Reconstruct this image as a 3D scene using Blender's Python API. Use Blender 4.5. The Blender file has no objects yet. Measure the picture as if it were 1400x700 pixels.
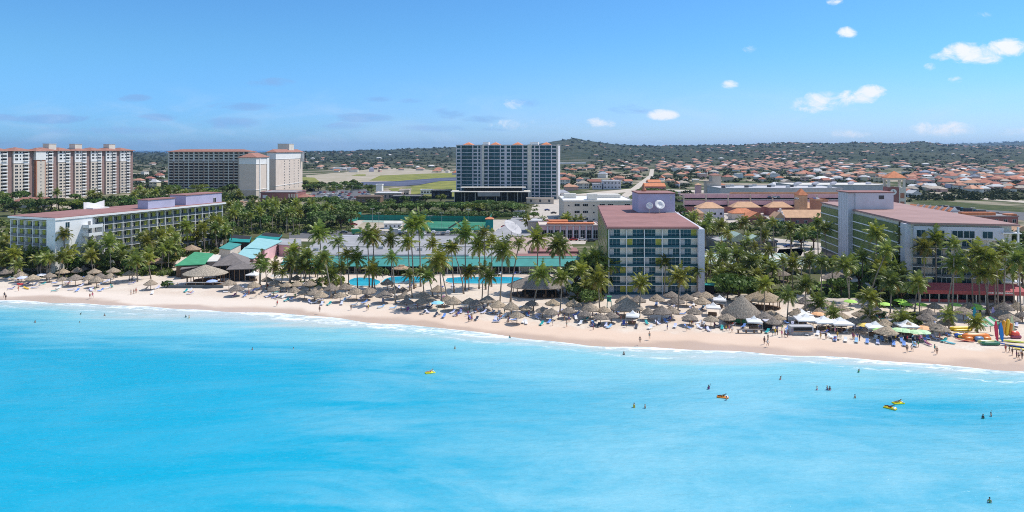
import bpy, math, random, time
import numpy as np
from mathutils import Vector, Matrix
T0 = time.time()
rnd = random.Random(11)
sc = bpy.context.scene
COL = sc.collection
F, H, HY = 950.0, 46.0, 204.0          # focal length in photo pixels, camera height, horizon row
SEA = -0.6

def G(px, py, z=0.0):
    Y = F * (H - z) / (py - HY)
    return ((px - 700) * Y / F, Y)
def zat(py, Y): return H - (py - HY) * Y / F
def img(x, y, z=0.0): return 700 + F * x / y, HY + F * (H - z) / y
def lerp(a, b, t): return a + (b - a) * t

# ------------------------------------------------------------------ materials
def nd(nt, typ, **kw):
    n = nt.nodes.new(typ)
    for k, v in kw.items():
        if k.startswith('i_'):
            n.inputs[k[2:].replace('_', ' ')].default_value = v
        else: setattr(n, k, v)
    return n
def mat(name, col, rough=0.8, var=0.15, scale=1.0, bump=0.0, tint=False, spec=0.25, metal=0.0, rand=0.0, stretch=None, trans=0.0, detail=4.0, col2=None):
    m = bpy.data.materials.new(name); m.use_nodes = True
    nt = m.node_tree; L = nt.links
    b = nt.nodes['Principled BSDF']
    b.inputs['Roughness'].default_value = rough
    b.inputs['Specular IOR Level'].default_value = spec
    b.inputs['Metallic'].default_value = metal
    tc = nd(nt, 'ShaderNodeTexCoord')
    src = tc.outputs['Object']
    if stretch:
        mp = nd(nt, 'ShaderNodeMapping'); mp.inputs['Scale'].default_value = stretch
        L.new(src, mp.inputs[0]); src = mp.outputs[0]
    nz = nd(nt, 'ShaderNodeTexNoise'); nz.inputs['Scale'].default_value = scale; nz.inputs['Detail'].default_value = detail
    nz.inputs['Roughness'].default_value = 0.65
    L.new(src, nz.inputs['Vector'])
    rp = nd(nt, 'ShaderNodeValToRGB')
    c = Vector(col)
    a = c * (1 - var) if col2 is None else Vector(col)
    d = c * (1 + var) if col2 is None else Vector(col2)
    rp.color_ramp.elements[0].position = 0.33; rp.color_ramp.elements[1].position = 0.67
    rp.color_ramp.elements[0].color = (*a, 1); rp.color_ramp.elements[1].color = (*d, 1)
    L.new(nz.outputs['Fac'], rp.inputs[0])
    out = rp.outputs[0]
    if tint or rand:
        oi = nd(nt, 'ShaderNodeObjectInfo')
        if tint:
            mx = nd(nt, 'ShaderNodeMix', data_type='RGBA', blend_type='MULTIPLY'); mx.inputs[0].default_value = 1
            L.new(out, mx.inputs[6]); L.new(oi.outputs['Color'], mx.inputs[7]); out = mx.outputs[2]
        if rand:
            hs = nd(nt, 'ShaderNodeHueSaturation')
            mr = nd(nt, 'ShaderNodeMapRange'); mr.inputs[3].default_value = 1 - rand; mr.inputs[4].default_value = 1 + rand
            L.new(oi.outputs['Random'], mr.inputs[0]); L.new(mr.outputs[0], hs.inputs['Value'])
            mr2 = nd(nt, 'ShaderNodeMapRange'); mr2.inputs[3].default_value = 0.5 - rand * .07; mr2.inputs[4].default_value = 0.5 + rand * .03
            L.new(oi.outputs['Random'], mr2.inputs[0]); L.new(mr2.outputs[0], hs.inputs['Hue'])
            L.new(out, hs.inputs['Color']); out = hs.outputs[0]
    L.new(out, b.inputs['Base Color'])
    if bump:
        bp = nd(nt, 'ShaderNodeBump'); bp.inputs['Strength'].default_value = bump; bp.inputs['Distance'].default_value = 0.2
        L.new(nz.outputs['Fac'], bp.inputs['Height']); L.new(bp.outputs[0], b.inputs['Normal'])
    if trans:
        tr = nd(nt, 'ShaderNodeBsdfTranslucent'); mxs = nd(nt, 'ShaderNodeMixShader'); mxs.inputs[0].default_value = trans
        L.new(out, tr.inputs[0]); L.new(b.outputs[0], mxs.inputs[1]); L.new(tr.outputs[0], mxs.inputs[2])
        L.new(mxs.outputs[0], nt.nodes['Material Output'].inputs[0])
    return m
M = {}
def mk(name, *a, **k): M[name] = mat(name, *a, **k); return M[name]
mk('white', (.78, .77, .76), .6, .05, .3)
mk('offwhite', (.66, .62, .55), .7, .07, .2)
mk('pinkdeck', (.36, .24, .22), .85, .12, .1)
mk('cream', (.63, .55, .47), .8, .08, .15)
mk('beige', (.54, .455, .375), .8, .08, .2)
mk('tanwall', (.68, .57, .49), .8, .06, .2)
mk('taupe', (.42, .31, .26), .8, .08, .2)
mk('maroon', (.30, .13, .12), .8, .12, .2)
mk('pinkwall', (.66, .42, .44), .8, .1, .2)
mk('brick', (.42, .19, .12), .85, .15, .5)
mk('concrete', (.50, .49, .50), .85, .12, .3)
mk('greyroof', (.33, .325, .33), .85, .16, .15)
mk('lilac', (.60, .585, .64), .8, .06, .2)
mk('pinkroof', (.36, .225, .205), .8, .1, .12, bump=.2)
mk('redroof', (.315, .16, .145), .8, .14, .12, bump=.2)
mk('terracotta', (.34, .165, .125), .8, .18, .6, bump=.3)
mk('orange', (.62, .23, .11), .8, .18, .6, bump=.3)
mk('peach', (.62, .37, .22), .8, .14, .4)
mk('undergrowth', (.065, .11, .022), .6, .3, .09, trans=.25, col2=(.17, .19, .045))
mk('teal', (.07, .31, .28), .6, .1, .4)
mk('tealdark', (.02, .27, .25), .6, .1, .4)
mk('aqua', (.31, .55, .55), .6, .08, .4)
mk('greenroof', (.07, .31, .15), .6, .12, .4)
mk('palegreen', (.40, .50, .42), .5, .14, .3)
mk('lilactone', (.47, .44, .60), .8, .08, .2)  # one even lilac tone on all sides of the rooftop rooms
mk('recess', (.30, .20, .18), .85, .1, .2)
mk('greenglass', (.13, .18, .05), .35, .25, .35, spec=.35)
mk('olive', (.42, .41, .08), .8, .1, .3)
mk('oliveg', (.26, .28, .06), .8, .1, .3)
mk('glass', (.018, .05, .066), .25, .4, .35, spec=.22, rand=.25)
mk('darkglass', (.014, .019, .024), .25, .4, .4, spec=.2, rand=.25)
mk('blueglass', (.012, .075, .105), .22, .35, .2, spec=.28, rand=.2)
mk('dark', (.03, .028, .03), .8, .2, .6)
mk('railing', (.10, .125, .145), .4, .15, .5, spec=.25)
mk('metal', (.45, .46, .47), .45, .1, 1, metal=.4)
mk('darkmetal', (.07, .07, .075), .5, .1, 1)
mk('wood', (.20, .13, .085), .8, .2, 2)
mk('shingle', (.20, .175, .165), .9, .2, 1.2, bump=.4)
mk('thatch', (.31, .275, .235), .95, .48, 3.2, bump=1.0, tint=True, stretch=(1, 1, .35))
mk('trunk', (.28, .235, .19), .9, .25, 3, bump=.4, rand=.2)
mk('bark', (.16, .12, .09), .9, .25, 3, bump=.4)
mk('frond', (.175, .225, .045), .4, .35, 1.2, spec=.5, rand=.3, trans=.35, tint=True)
mk('oldfrond', (.36, .28, .07), .7, .3, 1.2, rand=.3, trans=.2)
mk('nut', (.16, .17, .04), .6, .2, 3)
mk('leaf', (.105, .16, .032), .55, .4, .9, spec=.3, rand=.3, trans=.2, tint=True)
mk('scrubleaf', (.022, .038, .015), .8, .3, .008, trans=.1, col2=(.062, .076, .026))
mk('tint', (1, 1, 1), .6, .07, 2, tint=True)
mk('tintgloss', (1, 1, 1), .3, .04, 2, tint=True, spec=.5)
mk('carglass', (.02, .025, .03), .08, .1, 1, spec=.6)
mk('rubber', (.025, .025, .025), .8, .1, 3)
mk('fencemesh', (.03, .22, .17), .8, .12, .4)
mk('pool', (.02, .40, .58), .08, .16, .25, spec=.5)
mk('roofstuff', (.55, .27, .18), .85, .35, .02, col2=(.52, .47, .44))
mk('wallstuff', (.50, .46, .42), .85, .2, .02)

# ------------------------------------------------------------------ mesh builder
class MB:
    def __init__(s): s.v = []; s.f = []; s.m = []; s.mi = 0
    def add(s, vs, fs):
        o = len(s.v); s.v.extend(tuple(p) for p in vs)
        for f in fs: s.f.append(tuple(i + o for i in f)); s.m.append(s.mi)
        return s
    def box(s, x0, y0, z0, x1, y1, z1):
        vs = [(x0, y0, z0), (x1, y0, z0), (x1, y1, z0), (x0, y1, z0), (x0, y0, z1), (x1, y0, z1), (x1, y1, z1), (x0, y1, z1)]
        return s.add(vs, [(0, 3, 2, 1), (4, 5, 6, 7), (0, 1, 5, 4), (1, 2, 6, 5), (2, 3, 7, 6), (3, 0, 4, 7)])
    def quad(s, a, b, c, d): return s.add([a, b, c, d], [(0, 1, 2, 3)])
    def prism(s, poly, z0, z1):
        n = len(poly)
        vs = [(x, y, z0) for x, y in poly] + [(x, y, z1) for x, y in poly]
        return s.add(vs, [tuple(range(n))[::-1], tuple(range(n, 2 * n))] + [(i, (i + 1) % n, n + (i + 1) % n, n + i) for i in range(n)])
    def tube(s, pts, rad, n=6):
        pts = [Vector(p) for p in pts]; o = []
        if not isinstance(rad, (list, tuple)): rad = [rad] * len(pts)
        for i, p in enumerate(pts):
            d = (pts[min(i + 1, len(pts) - 1)] - pts[max(i - 1, 0)]).normalized()
            a = d.cross(Vector((0, 0, 1)) if abs(d.z) < .9 else Vector((1, 0, 0))).normalized(); b = d.cross(a)
            for k in range(n):
                t = 2 * math.pi * k / n
                o.append(p + (a * math.cos(t) + b * math.sin(t)) * rad[i])
        fs = []
        for i in range(len(pts) - 1):
            for k in range(n):
                k2 = (k + 1) % n
                fs.append((i * n + k, i * n + k2, (i + 1) * n + k2, (i + 1) * n + k))
        e = (len(pts) - 1) * n
        fs += [tuple(range(n))[::-1], tuple(range(e, e + n))]
        return s.add(o, fs)
    def lathe(s, prof, n=16, c=(0, 0), sx=1, sy=1, jit=0, rr=None):
        vs = []; rr = rr or rnd
        for r, z in prof:
            for k in range(n):
                t = 2 * math.pi * k / n
                q = r * (1 + (rr.uniform(-jit, jit) if jit else 0))
                vs.append((c[0] + q * sx * math.cos(t), c[1] + q * sy * math.sin(t), z + (rr.uniform(-jit, jit) * .8 if jit else 0)))
        fs = []
        for i in range(len(prof) - 1):
            for k in range(n):
                k2 = (k + 1) % n
                fs.append((i * n + k, i * n + k2, (i + 1) * n + k2, (i + 1) * n + k))
        fs += [tuple(range(n))[::-1], tuple(range((len(prof) - 1) * n, len(prof) * n))]
        return s.add(vs, fs)
    def hip(s, x0, y0, x1, y1, z, h, th=.25):
        w, d = x1 - x0, y1 - y0
        q = min(w, d) / 2 * .98
        if w >= d: r0, r1 = (x0 + q, (y0 + y1) / 2, z + h), (x1 - q, (y0 + y1) / 2, z + h)
        else: r0, r1 = ((x0 + x1) / 2, y0 + q, z + h), ((x0 + x1) / 2, y1 - q, z + h)
        b = [(x0, y0), (x1, y0), (x1, y1), (x0, y1)]
        vs = [(x, y, z - th) for x, y in b] + [(x, y, z) for x, y in b] + [r0, r1]
        fs = [(3, 2, 1, 0)] + [(i, (i + 1) % 4, 4 + (i + 1) % 4, 4 + i) for i in range(4)]
        if w >= d: fs += [(4, 5, 9, 8), (5, 6, 9), (6, 7, 8, 9), (7, 4, 8)]
        else: fs += [(4, 5, 8), (5, 6, 9, 8), (6, 7, 9), (7, 4, 8, 9)]
        return s.add(vs, fs)
    def gable(s, x0, y0, x1, y1, z, h, axis='x', th=.25):
        b = [(x0, y0), (x1, y0), (x1, y1), (x0, y1)]
        if axis == 'x': r0, r1 = (x0, (y0 + y1) / 2, z + h), (x1, (y0 + y1) / 2, z + h)
        else: r0, r1 = ((x0 + x1) / 2, y0, z + h), ((x0 + x1) / 2, y1, z + h)
        vs = [(x, y, z - th) for x, y in b] + [(x, y, z) for x, y in b] + [r0, r1]
        fs = [(3, 2, 1, 0)] + [(i, (i + 1) % 4, 4 + (i + 1) % 4, 4 + i) for i in range(4)]
        if axis == 'x': fs += [(4, 5, 9, 8), (5, 6, 9), (6, 7, 8, 9), (7, 4, 8)]
        else: fs += [(4, 5, 8), (5, 6, 9, 8), (6, 7, 9), (7, 4, 8, 9)]
        return s.add(vs, fs)
    def merge(s, o, loc, ang=0, mul=1):
        c, sn = math.cos(ang), math.sin(ang); k = len(s.v)
        s.v += [(loc[0] + (x * c - y * sn) * mul, loc[1] + (x * sn + y * c) * mul, loc[2] + z * mul) for x, y, z in o.v]
        s.f += [tuple(i + k for i in f) for f in o.f]; s.m += o.m
        return s
    def mesh(s, name, mats, smooth=False):
        me = bpy.data.meshes.new(name)
        me.from_pydata(s.v, [], s.f)
        if not isinstance(mats, (list, tuple)): mats = [mats]
        for m in mats: me.materials.append(M[m] if isinstance(m, str) else m)
        if len(mats) > 1: me.polygons.foreach_set('material_index', s.m)
        if smooth: me.polygons.foreach_set('use_smooth', [True] * len(s.f))
        me.update()
        return me
    def build(s, name, mats, parent=None, loc=(0, 0, 0), rot=0, smooth=False):
        return inst(name, s.mesh(name, mats, smooth), parent, loc, rot)
def inst(name, me, parent=None, loc=(0, 0, 0), rot=0, scale=None, color=None):
    o = bpy.data.objects.new(name, me); COL.objects.link(o)
    o.location = loc
    o.rotation_euler = (0, 0, rot) if not isinstance(rot, tuple) else rot
    if scale: o.scale = scale
    if color: o.color = (*color, 1)
    if parent: o.parent = parent
    return o
def tag(o, label=None, cat=None, group=None, kind=None):
    if label: o['label'] = label
    if cat: o['category'] = cat
    if group: o['group'] = group
    if kind: o['kind'] = kind
    return o
def thing(name, label, cat, loc=(0, 0, 0), rot=0, group=None):
    return tag(inst(name, None, None, loc, rot), label, cat, group)
def npmesh(name, v, f, mats, mi=None):
    """v: n x 3 array; f: m x 4 (or x 3) int array"""
    me = bpy.data.meshes.new(name)
    v = np.asarray(v, dtype=np.float32); f = np.asarray(f, dtype=np.int32)
    me.vertices.add(len(v)); me.vertices.foreach_set('co', v.ravel())
    k = f.shape[1]
    me.loops.add(f.size); me.loops.foreach_set('vertex_index', f.ravel())
    me.polygons.add(len(f)); me.polygons.foreach_set('loop_start', np.arange(0, f.size, k, dtype=np.int32))
    for m in mats: me.materials.append(M[m] if isinstance(m, str) else m)
    if mi is not None: me.polygons.foreach_set('material_index', np.asarray(mi, dtype=np.int32))
    me.update(calc_edges=True); me.validate()
    return me
# ------------------------------------------------------------------ shoreline and terrain
SH_PX = [(-420, 396), (-200, 402), (-60, 408), (0, 411), (60, 412.5), (120, 415), (200, 420), (330, 426), (400, 430), (470, 436), (540, 443), (600, 448), (650, 455), (700, 460), (800, 471), (900, 477), (1000, 480), (1100, 485), (1200, 493), (1300, 501), (1400, 506), (1480, 513), (1600, 524)]
SH = np.array([G(px, py, SEA) for px, py in SH_PX])
o_ = np.argsort(SH[:, 0]); SH = SH[o_]
def yshore(x):
    x = np.asarray(x, dtype=float)
    y = np.interp(x, SH[:, 0], SH[:, 1])
    return np.where(x < SH[0, 0], SH[0, 1] + (SH[0, 0] - x) * .30, np.where(x > SH[-1, 0], np.maximum(SH[-1, 1] - (x - SH[-1, 0]) * .30, -40000), y))
SK = np.array([(-3000, 210.5), (0, 210.2), (230, 209.8), (400, 208), (470, 207.2), (500, 206), (560, 203.8), (620, 202.2), (700, 200.5), (735, 197.5), (765, 193.5), (778, 191.6), (786, 190.5), (795, 191.8), (812, 195), (840, 198), (870, 199.4), (900, 200.2), (960, 199.6), (1010, 198.4), (1060, 196.6), (1085, 196), (1110, 197), (1140, 197), (1170, 195.4), (1200, 195.6), (1222, 198), (1240, 196.5), (1258, 195), (1275, 196.5), (1290, 199), (1340, 200), (1400, 200), (3000, 202)])
SKB = np.array([(-3000, 213), (1150, 209), (1230, 199), (1300, 197), (1340, 196), (1400, 194), (1500, 193.5), (3000, 197)])
def land_z(x, y):
    x = np.asarray(x, float); y = np.maximum(np.asarray(y, float), 1)
    px = 700 + F * x / y
    z = np.zeros_like(y)
    for sk, Rr, st in ((SK, 5200., .3), (SKB, 10500., .62)):
        top = H + (HY - np.interp(px, sk[:, 0], sk[:, 1])) / F * Rr
        t = np.clip((y - st * Rr) / ((1 - st) * Rr), 0, 1)
        up = top * t * t * (3 - 2 * t)
        t2 = np.clip((y - Rr) / (.7 * Rr), 0, 1)
        dn = np.where(y > Rr, top - (top + 6) * t2 * t2 * (3 - 2 * t2), up)
        z = np.maximum(z, dn) if Rr > 6000 else dn
    r = np.clip((y - 1800) / 1500, 0, 1) * np.clip((9500 - y) / 3000, 0, 1) * np.clip((px - 420) / 200, 0, 1)
    z = z + r * 5 * (np.sin(x * .011 + 1.3 * np.sin(y * .004)) * np.sin(y * .006 + x * .003) + .6 * np.sin(x * .023 + y * .017))
    return z
def lz(x, y): return float(land_z(x, y))

def gridmesh(name, X, Y, Z, material, attr=None):
    ny, nx = X.shape
    v = np.stack([X, Y, Z], -1).reshape(-1, 3)
    i = np.arange(ny * nx).reshape(ny, nx)
    f = np.stack([i[:-1, :-1], i[:-1, 1:], i[1:, 1:], i[1:, :-1]], -1).reshape(-1, 4)
    me = npmesh(name, v, f, [material])
    me.polygons.foreach_set('use_smooth', [True] * len(me.polygons))
    if attr is not None:
        a = me.attributes.new('shore', 'FLOAT', 'POINT'); a.data.foreach_set('value', attr.reshape(-1).astype(np.float32))
    o = bpy.data.objects.new(name, me); COL.objects.link(o); o['kind'] = 'structure'
    return o

# ---- node helpers for the big sheets
class NT:
    def __init__(s, m): s.nt = m.node_tree; s.L = s.nt.links
    def n(s, typ, **k): return nd(s.nt, typ, **k)
    def val(s, sock, x):
        if isinstance(x, (int, float)): sock.default_value = x
        elif isinstance(x, (tuple, list)): sock.default_value = (*x, 1) if len(x) == 3 and sock.type == 'RGBA' else x
        else: s.L.new(x, sock)
    def math(s, op, a, b=0.0, clamp=False):
        n = s.n('ShaderNodeMath', operation=op, use_clamp=clamp); s.val(n.inputs[0], a); s.val(n.inputs[1], b); return n.outputs[0]
    def mix(s, f, a, b, mode='MIX'):
        n = s.n('ShaderNodeMix', data_type='RGBA', blend_type=mode); s.val(n.inputs[0], f); s.val(n.inputs[6], a); s.val(n.inputs[7], b); return n.outputs[2]
    def noise(s, vec, scale, detail=4, rough=.6, dist=0, sc=None):
        if sc:
            mp = s.n('ShaderNodeMapping'); mp.inputs['Scale'].default_value = sc; s.L.new(vec, mp.inputs[0]); vec = mp.outputs[0]
        n = s.n('ShaderNodeTexNoise'); s.L.new(vec, n.inputs['Vector'])
        n.inputs['Scale'].default_value = scale; n.inputs['Detail'].default_value = detail; n.inputs['Roughness'].default_value = rough; n.inputs['Distortion'].default_value = dist
        return n.outputs['Fac']
    def rng(s, x, a, b, c=0., d=1., smooth=True):
        n = s.n('ShaderNodeMapRange'); n.interpolation_type = 'SMOOTHSTEP' if smooth else 'LINEAR'
        s.val(n.inputs[0], x)
        for i, q in enumerate((a, b, c, d)): n.inputs[i + 1].default_value = q
        return n.outputs[0]
def newmat(name):
    m = bpy.data.materials.new(name); m.use_nodes = True; M[name] = m
    t = NT(m); t.b = m.node_tree.nodes['Principled BSDF']; t.out = m.node_tree.nodes['Material Output']
    return t
def attr_shore(t):
    a = t.n('ShaderNodeAttribute', attribute_name='shore'); return a.outputs['Fac']

# sea
t = newmat('seawater'); d = attr_shore(t); P = t.n('ShaderNodeNewGeometry').outputs['Position']
sep = t.n('ShaderNodeSeparateXYZ'); t.L.new(P, sep.inputs[0])
big = t.noise(P, .014, 4, .6, .4, (.55, 1.9, 1)); mid = t.noise(P, .06, 6, .66, .6, (.4, 1.9, 1)); fine = t.noise(P, .5, 4, .65, 0, (.55, 1.3, 1))
deep = (.000, .355, .53); light = (.20, .50, .60)
side = t.math('ADD', t.rng(sep.outputs[0], -72, 35, -.36, .55), t.math('MULTIPLY', t.rng(sep.outputs[0], 45, 85), t.math('MULTIPLY', t.rng(sep.outputs[1], 112, 128), -.75)))
k = t.math('ADD', t.math('ADD', t.rng(big, .35, .65, -.1, .3), t.rng(mid, .3, .7, -.2, .2)), side)
k = t.math('ADD', k, t.rng(fine, .25, .75, -.10, .10), True)
c = t.mix(k, deep, light)
milk = t.noise(P, .035, 7, .68, 1.2, (.5, 1.3, 1)); mreg = t.math('MULTIPLY', t.rng(sep.outputs[0], -60, 25, .15, 1), t.rng(sep.outputs[1], 150, 210, 1, .6))
c = t.mix(t.math('MULTIPLY', t.math('MULTIPLY', t.rng(milk, .42, .66), mreg), .62), c, (.30, .58, .66))
rip = t.noise(P, 1.3, 5, .75, .4, (.5, 1.4, 1)); c = t.mix(t.rng(rip, .3, .7, .0, .22), c, (.0, .30, .44)); c = t.mix(t.math('MULTIPLY', t.rng(rip, .52, .75), .16), c, (.22, .72, .88))
w = t.math('ADD', d, t.rng(mid, .2, .8, -11, 11))
c = t.mix(t.rng(t.math('SUBTRACT', w, t.math('MULTIPLY', t.math('MULTIPLY', t.rng(sep.outputs[0], -150, -110), t.rng(sep.outputs[0], -60, -20, 1, 0)), 9.0)), 3, 36, .88, 0), c, (.25, .58, .64))
w2 = t.math('ADD', t.math('SUBTRACT', d, t.math('MULTIPLY', t.math('MULTIPLY', t.rng(sep.outputs[0], -150, -110), t.rng(sep.outputs[0], -60, -20, 1, 0)), 6.0)), t.rng(mid, .25, .75, -5, 5))
c = t.mix(t.rng(w2, 0, 11, .8, 0), c, (.56, .60, .58))
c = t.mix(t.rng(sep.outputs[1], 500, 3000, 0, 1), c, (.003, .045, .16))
# foam
fm = t.noise(P, .35, 6, .7, 1.5, (.5, 1.4, 1)); lon = t.noise(P, .02, 2, .5, 0, (1, .2, 1))
w3 = t.math('ADD', d, t.rng(lon, .3, .7, -1.5, 1.5)); band = t.math('MULTIPLY', t.rng(w3, -1.5, 1.5, 0, 1), t.rng(t.math('SUBTRACT', w3, t.math('MULTIPLY', t.math('MULTIPLY', t.rng(sep.outputs[0], -85, -60), t.rng(sep.outputs[0], -45, 0, 1, 0)), 5.0)), 1.0, 3.4, 1, 0))
foam = t.math('MULTIPLY', band, t.rng(fm, .44, .60), True)
edge = t.math('MULTIPLY', t.rng(t.math('ADD', d, t.rng(mid, .3, .7, -1.2, 1.2)), .4, 1.3, 1, 0), t.rng(fm, .36, .56), True)
w5 = t.math('ADD', d, t.rng(lon, .3, .7, -4, 4)); l2 = t.math('MULTIPLY', t.rng(w5, 4.6, 5.4), t.rng(w5, 5.6, 7.2, 1, 0)); edge = t.math('MAXIMUM', edge, t.math('MULTIPLY', t.math('MULTIPLY', l2, t.rng(fm, .48, .62)), .6))
foam = t.math('MAXIMUM', foam, edge)
streak = t.noise(P, .11, 5, .7, 2.5, (.35, 1.6, 1)); sz = t.math('MULTIPLY', t.rng(d, 5, 14, 0, 1), t.rng(d, 22, 42, 1, 0))
foam = t.math('MAXIMUM', foam, t.math('MULTIPLY', t.math('MULTIPLY', sz, t.rng(streak, .60, .74)), .14))
c = t.mix(foam, c, (.84, .86, .87))
t.L.new(c, t.b.inputs['Base Color']); t.b.inputs['Specular IOR Level'].default_value = .2
t.L.new(t.rng(foam, 0, 1, .22, .8), t.b.inputs['Roughness'])
wv = t.noise(P, .22, 6, .6, .3, (.55, 1.5, 1)); wv2 = t.noise(P, 1.1, 4, .6, 0, (.6, 1.3, 1))
bp = t.n('ShaderNodeBump'); bp.inputs['Strength'].default_value = .6; bp.inputs['Distance'].default_value = .6
t.L.new(t.math('ADD', wv, t.math('MULTIPLY', wv2, .35)), bp.inputs['Height']); t.L.new(bp.outputs[0], t.b.inputs['Normal'])
# beach sand
t = newmat('sand'); d = attr_shore(t); P = t.n('ShaderNodeNewGeometry').outputs['Position']
n1 = t.noise(P, .12, 4, .6); n2 = t.noise(P, 1.6, 5, .7); n3 = t.noise(P, .04, 3, .5, .6)
dry = t.mix(t.rng(n1, .3, .7), (.66, .535, .43), (.76, .665, .56)); dry = t.mix(t.rng(n2, .35, .7, 0, .45), dry, (.42, .345, .285))
berm = t.math('ADD', d, t.rng(n1, .2, .8, 3, -3))
sm = t.mix(t.rng(n3, .3, .7), (.66, .49, .37), (.71, .545, .425)); spx = t.n('ShaderNodeSeparateXYZ'); t.L.new(P, spx.inputs[0]); sm = t.mix(t.rng(spx.outputs[0], -70, 0, 1, 0), sm, (.72, .615, .52)); n4 = t.noise(P, .55, 6, .75, .8, (.5, 1.4, 1)); sm = t.mix(t.rng(n4, .5, .8, 0, .3), sm, (.50, .40, .32))
c = t.mix(t.rng(berm, -16, -10, 1, 0), sm, dry)
wet = t.math('ADD', d, t.rng(n3, .2, .8, 5, -2)); wv = t.rng(wet, -4.5, -1.0, 0, .8)
c = t.mix(wv, c, (.50, .365, .28))
t.L.new(c, t.b.inputs['Base Color']); t.L.new(t.rng(wet, -4, -.5, .9, .35), t.b.inputs['Roughness'])
t.b.inputs['Specular IOR Level'].default_value = .2
bp = t.n('ShaderNodeBump'); bp.inputs['Strength'].default_value = .35; bp.inputs['Distance'].default_value = .18
t.L.new(n2, bp.inputs['Height']); t.L.new(bp.outputs[0], t.b.inputs['Normal'])
# land
t = newmat('soil'); P = t.n('ShaderNodeNewGeometry').outputs['Position']
sep = t.n('ShaderNodeSeparateXYZ'); t.L.new(P, sep.inputs[0])
n1 = t.noise(P, .012, 5, .6, .5); n2 = t.noise(P, .11, 5, .65); n3 = t.noise(P, .0016, 5, .65, .5)
g = t.mix(t.rng(n2, .35, .65), (.045, .065, .022), (.09, .10, .038)); s = t.mix(t.rng(n2, .3, .7), (.30, .24, .175), (.42, .36, .28))
c = t.mix(t.rng(n1, .46, .60), g, s)
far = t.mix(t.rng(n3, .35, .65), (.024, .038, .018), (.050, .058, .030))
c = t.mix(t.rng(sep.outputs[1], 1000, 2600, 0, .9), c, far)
t.L.new(c, t.b.inputs['Base Color']); t.b.inputs['Roughness'].default_value = .95; t.b.inputs['Specular IOR Level'].default_value = .1

xs = np.unique(np.concatenate([-np.geomspace(230, 26000, 34), np.arange(-230, 230.1, 2.2), np.geomspace(230, 26000, 34)]))
ys = np.unique(np.concatenate([[-300, -100, 0, 30], np.arange(40, 262, 1.8), np.geomspace(262, 24000, 40)]))
X, Y = np.meshgrid(xs, ys)
D = (yshore(X) - Y) * .96
D = np.where(Y > 2500, 400, D)
gridmesh('sea', X, Y, np.full_like(X, SEA), 'seawater', D)
ts = np.array([-16, -12, -9, -6, -4, -2.5, -1, 0, 1, 2, 3, 4.5, 6, 8, 10, 13, 17, 22, 28, 36, 46, 58, 72, 88, 104])
xb = np.concatenate([-np.geomspace(900, 232, 20), np.arange(-230, 230.1, 2.5), np.geomspace(232, 420, 10)])
X, TT = np.meshgrid(xb, ts); Y = yshore(X) + TT
Z = np.interp(TT, [-16, 0, 8, 200], [-1.6, SEA, .03, .03]) + np.where((TT > -6) & (TT < 8), .05 * np.sin(X * .13) + .04 * np.sin(X * .31 + 1), 0) * np.where(TT > 6, .3, 1)
gridmesh('beach', X, Y, Z, 'sand', -TT)
tg = np.concatenate([[12, 30, 60, 100, 160], np.arange(240, 1500, 110), np.arange(1500, 13500, 160), [16000, 19000]])
ug = np.concatenate([np.linspace(-2.6, -.8, 18), np.arange(-.78, .85, .004), np.linspace(.86, 2.6, 18)])   # rows widen with distance
U, TT = np.meshgrid(ug, tg)
X = U * (TT + 260); Y = np.maximum(yshore(X), -600) * np.exp(-np.maximum(TT - 400, 0) / 900) + TT + np.where(TT > 100, 0, 0)
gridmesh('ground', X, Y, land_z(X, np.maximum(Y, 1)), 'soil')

def sheet(name, pts, material, z=.06, px=True, kind='structure'):
    pp = [G(*p) if px else p for p in pts]
    me = bpy.data.meshes.new(name)
    me.from_pydata([(x, y, z) for x, y in pp], [], [tuple(range(len(pp)))])
    me.materials.append(M[material]); me.update()
    if me.polygons[0].normal.z < 0: me.flip_normals()
    o = bpy.data.objects.new(name, me); COL.objects.link(o); o['kind'] = kind
    return o
mk('lawn', (.075, .13, .02), .9, .3, .35, col2=(.13, .19, .03))
mk('gardenbed', (.10, .085, .055), .95, .4, .25, col2=(.10, .12, .035))
mk('asphalt', (.13, .13, .135), .9, .15, .3)
mk('paving', (.50, .44, .38), .9, .14, .3)
mk('terrace', (.56, .46, .38), .9, .1, .3)
mk('dirtroad', (.52, .45, .37), .95, .14, .08)
mk('saltflat', (.47, .39, .32), .95, .14, .035, col2=(.30, .27, .17), detail=7)
mk('marsh', (.13, .15, .03), .95, .3, .05, col2=(.28, .27, .06))
mk('lagoonwater', (.10, .105, .15), .6, .3, .03, spec=.1)
mk('court', (.035, .20, .12), .85, .1, .2)
mk('courtgrey', (.30, .38, .33), .85, .1, .2)
mk('paint', (.75, .75, .74), .7, .05, 1)
sheet('garden_bed', [(-60, 379), (60, 380), (150, 378), (232, 372), (245, 352), (330, 322), (330, 300), (-60, 345)], 'gardenbed', .07)
sheet('grove_bed', [(300, 322), (420, 326), (478, 322), (480, 285), (200, 282), (170, 292), (250, 300)], 'gardenbed', .08)
sheet('grove_bed', [(962, 400), (1052, 404), (1120, 396), (1122, 376), (1150, 366), (1230, 395), (1236, 330), (1120, 310), (945, 305), (935, 335), (962, 352)], 'gardenbed', .07)
sheet('park_ground', [(480, 300), (735, 292), (735, 268), (480, 276)], 'gardenbed', .08)
sheet('lawn', [(1112, 407), (1185, 408), (1196, 398), (1180, 386), (1125, 384), (1096, 394)], 'lawn', .10)
sheet('lawn', [(338, 336), (372, 337), (376, 328), (345, 328)], 'lawn', .10)
sheet('lawn', [(962, 392), (990, 394), (994, 380), (965, 380)], 'lawn', .10)
sheet('lawn', [(1060, 350), (1095, 350), (1100, 340), (1065, 341)], 'lawn', .10)
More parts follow.
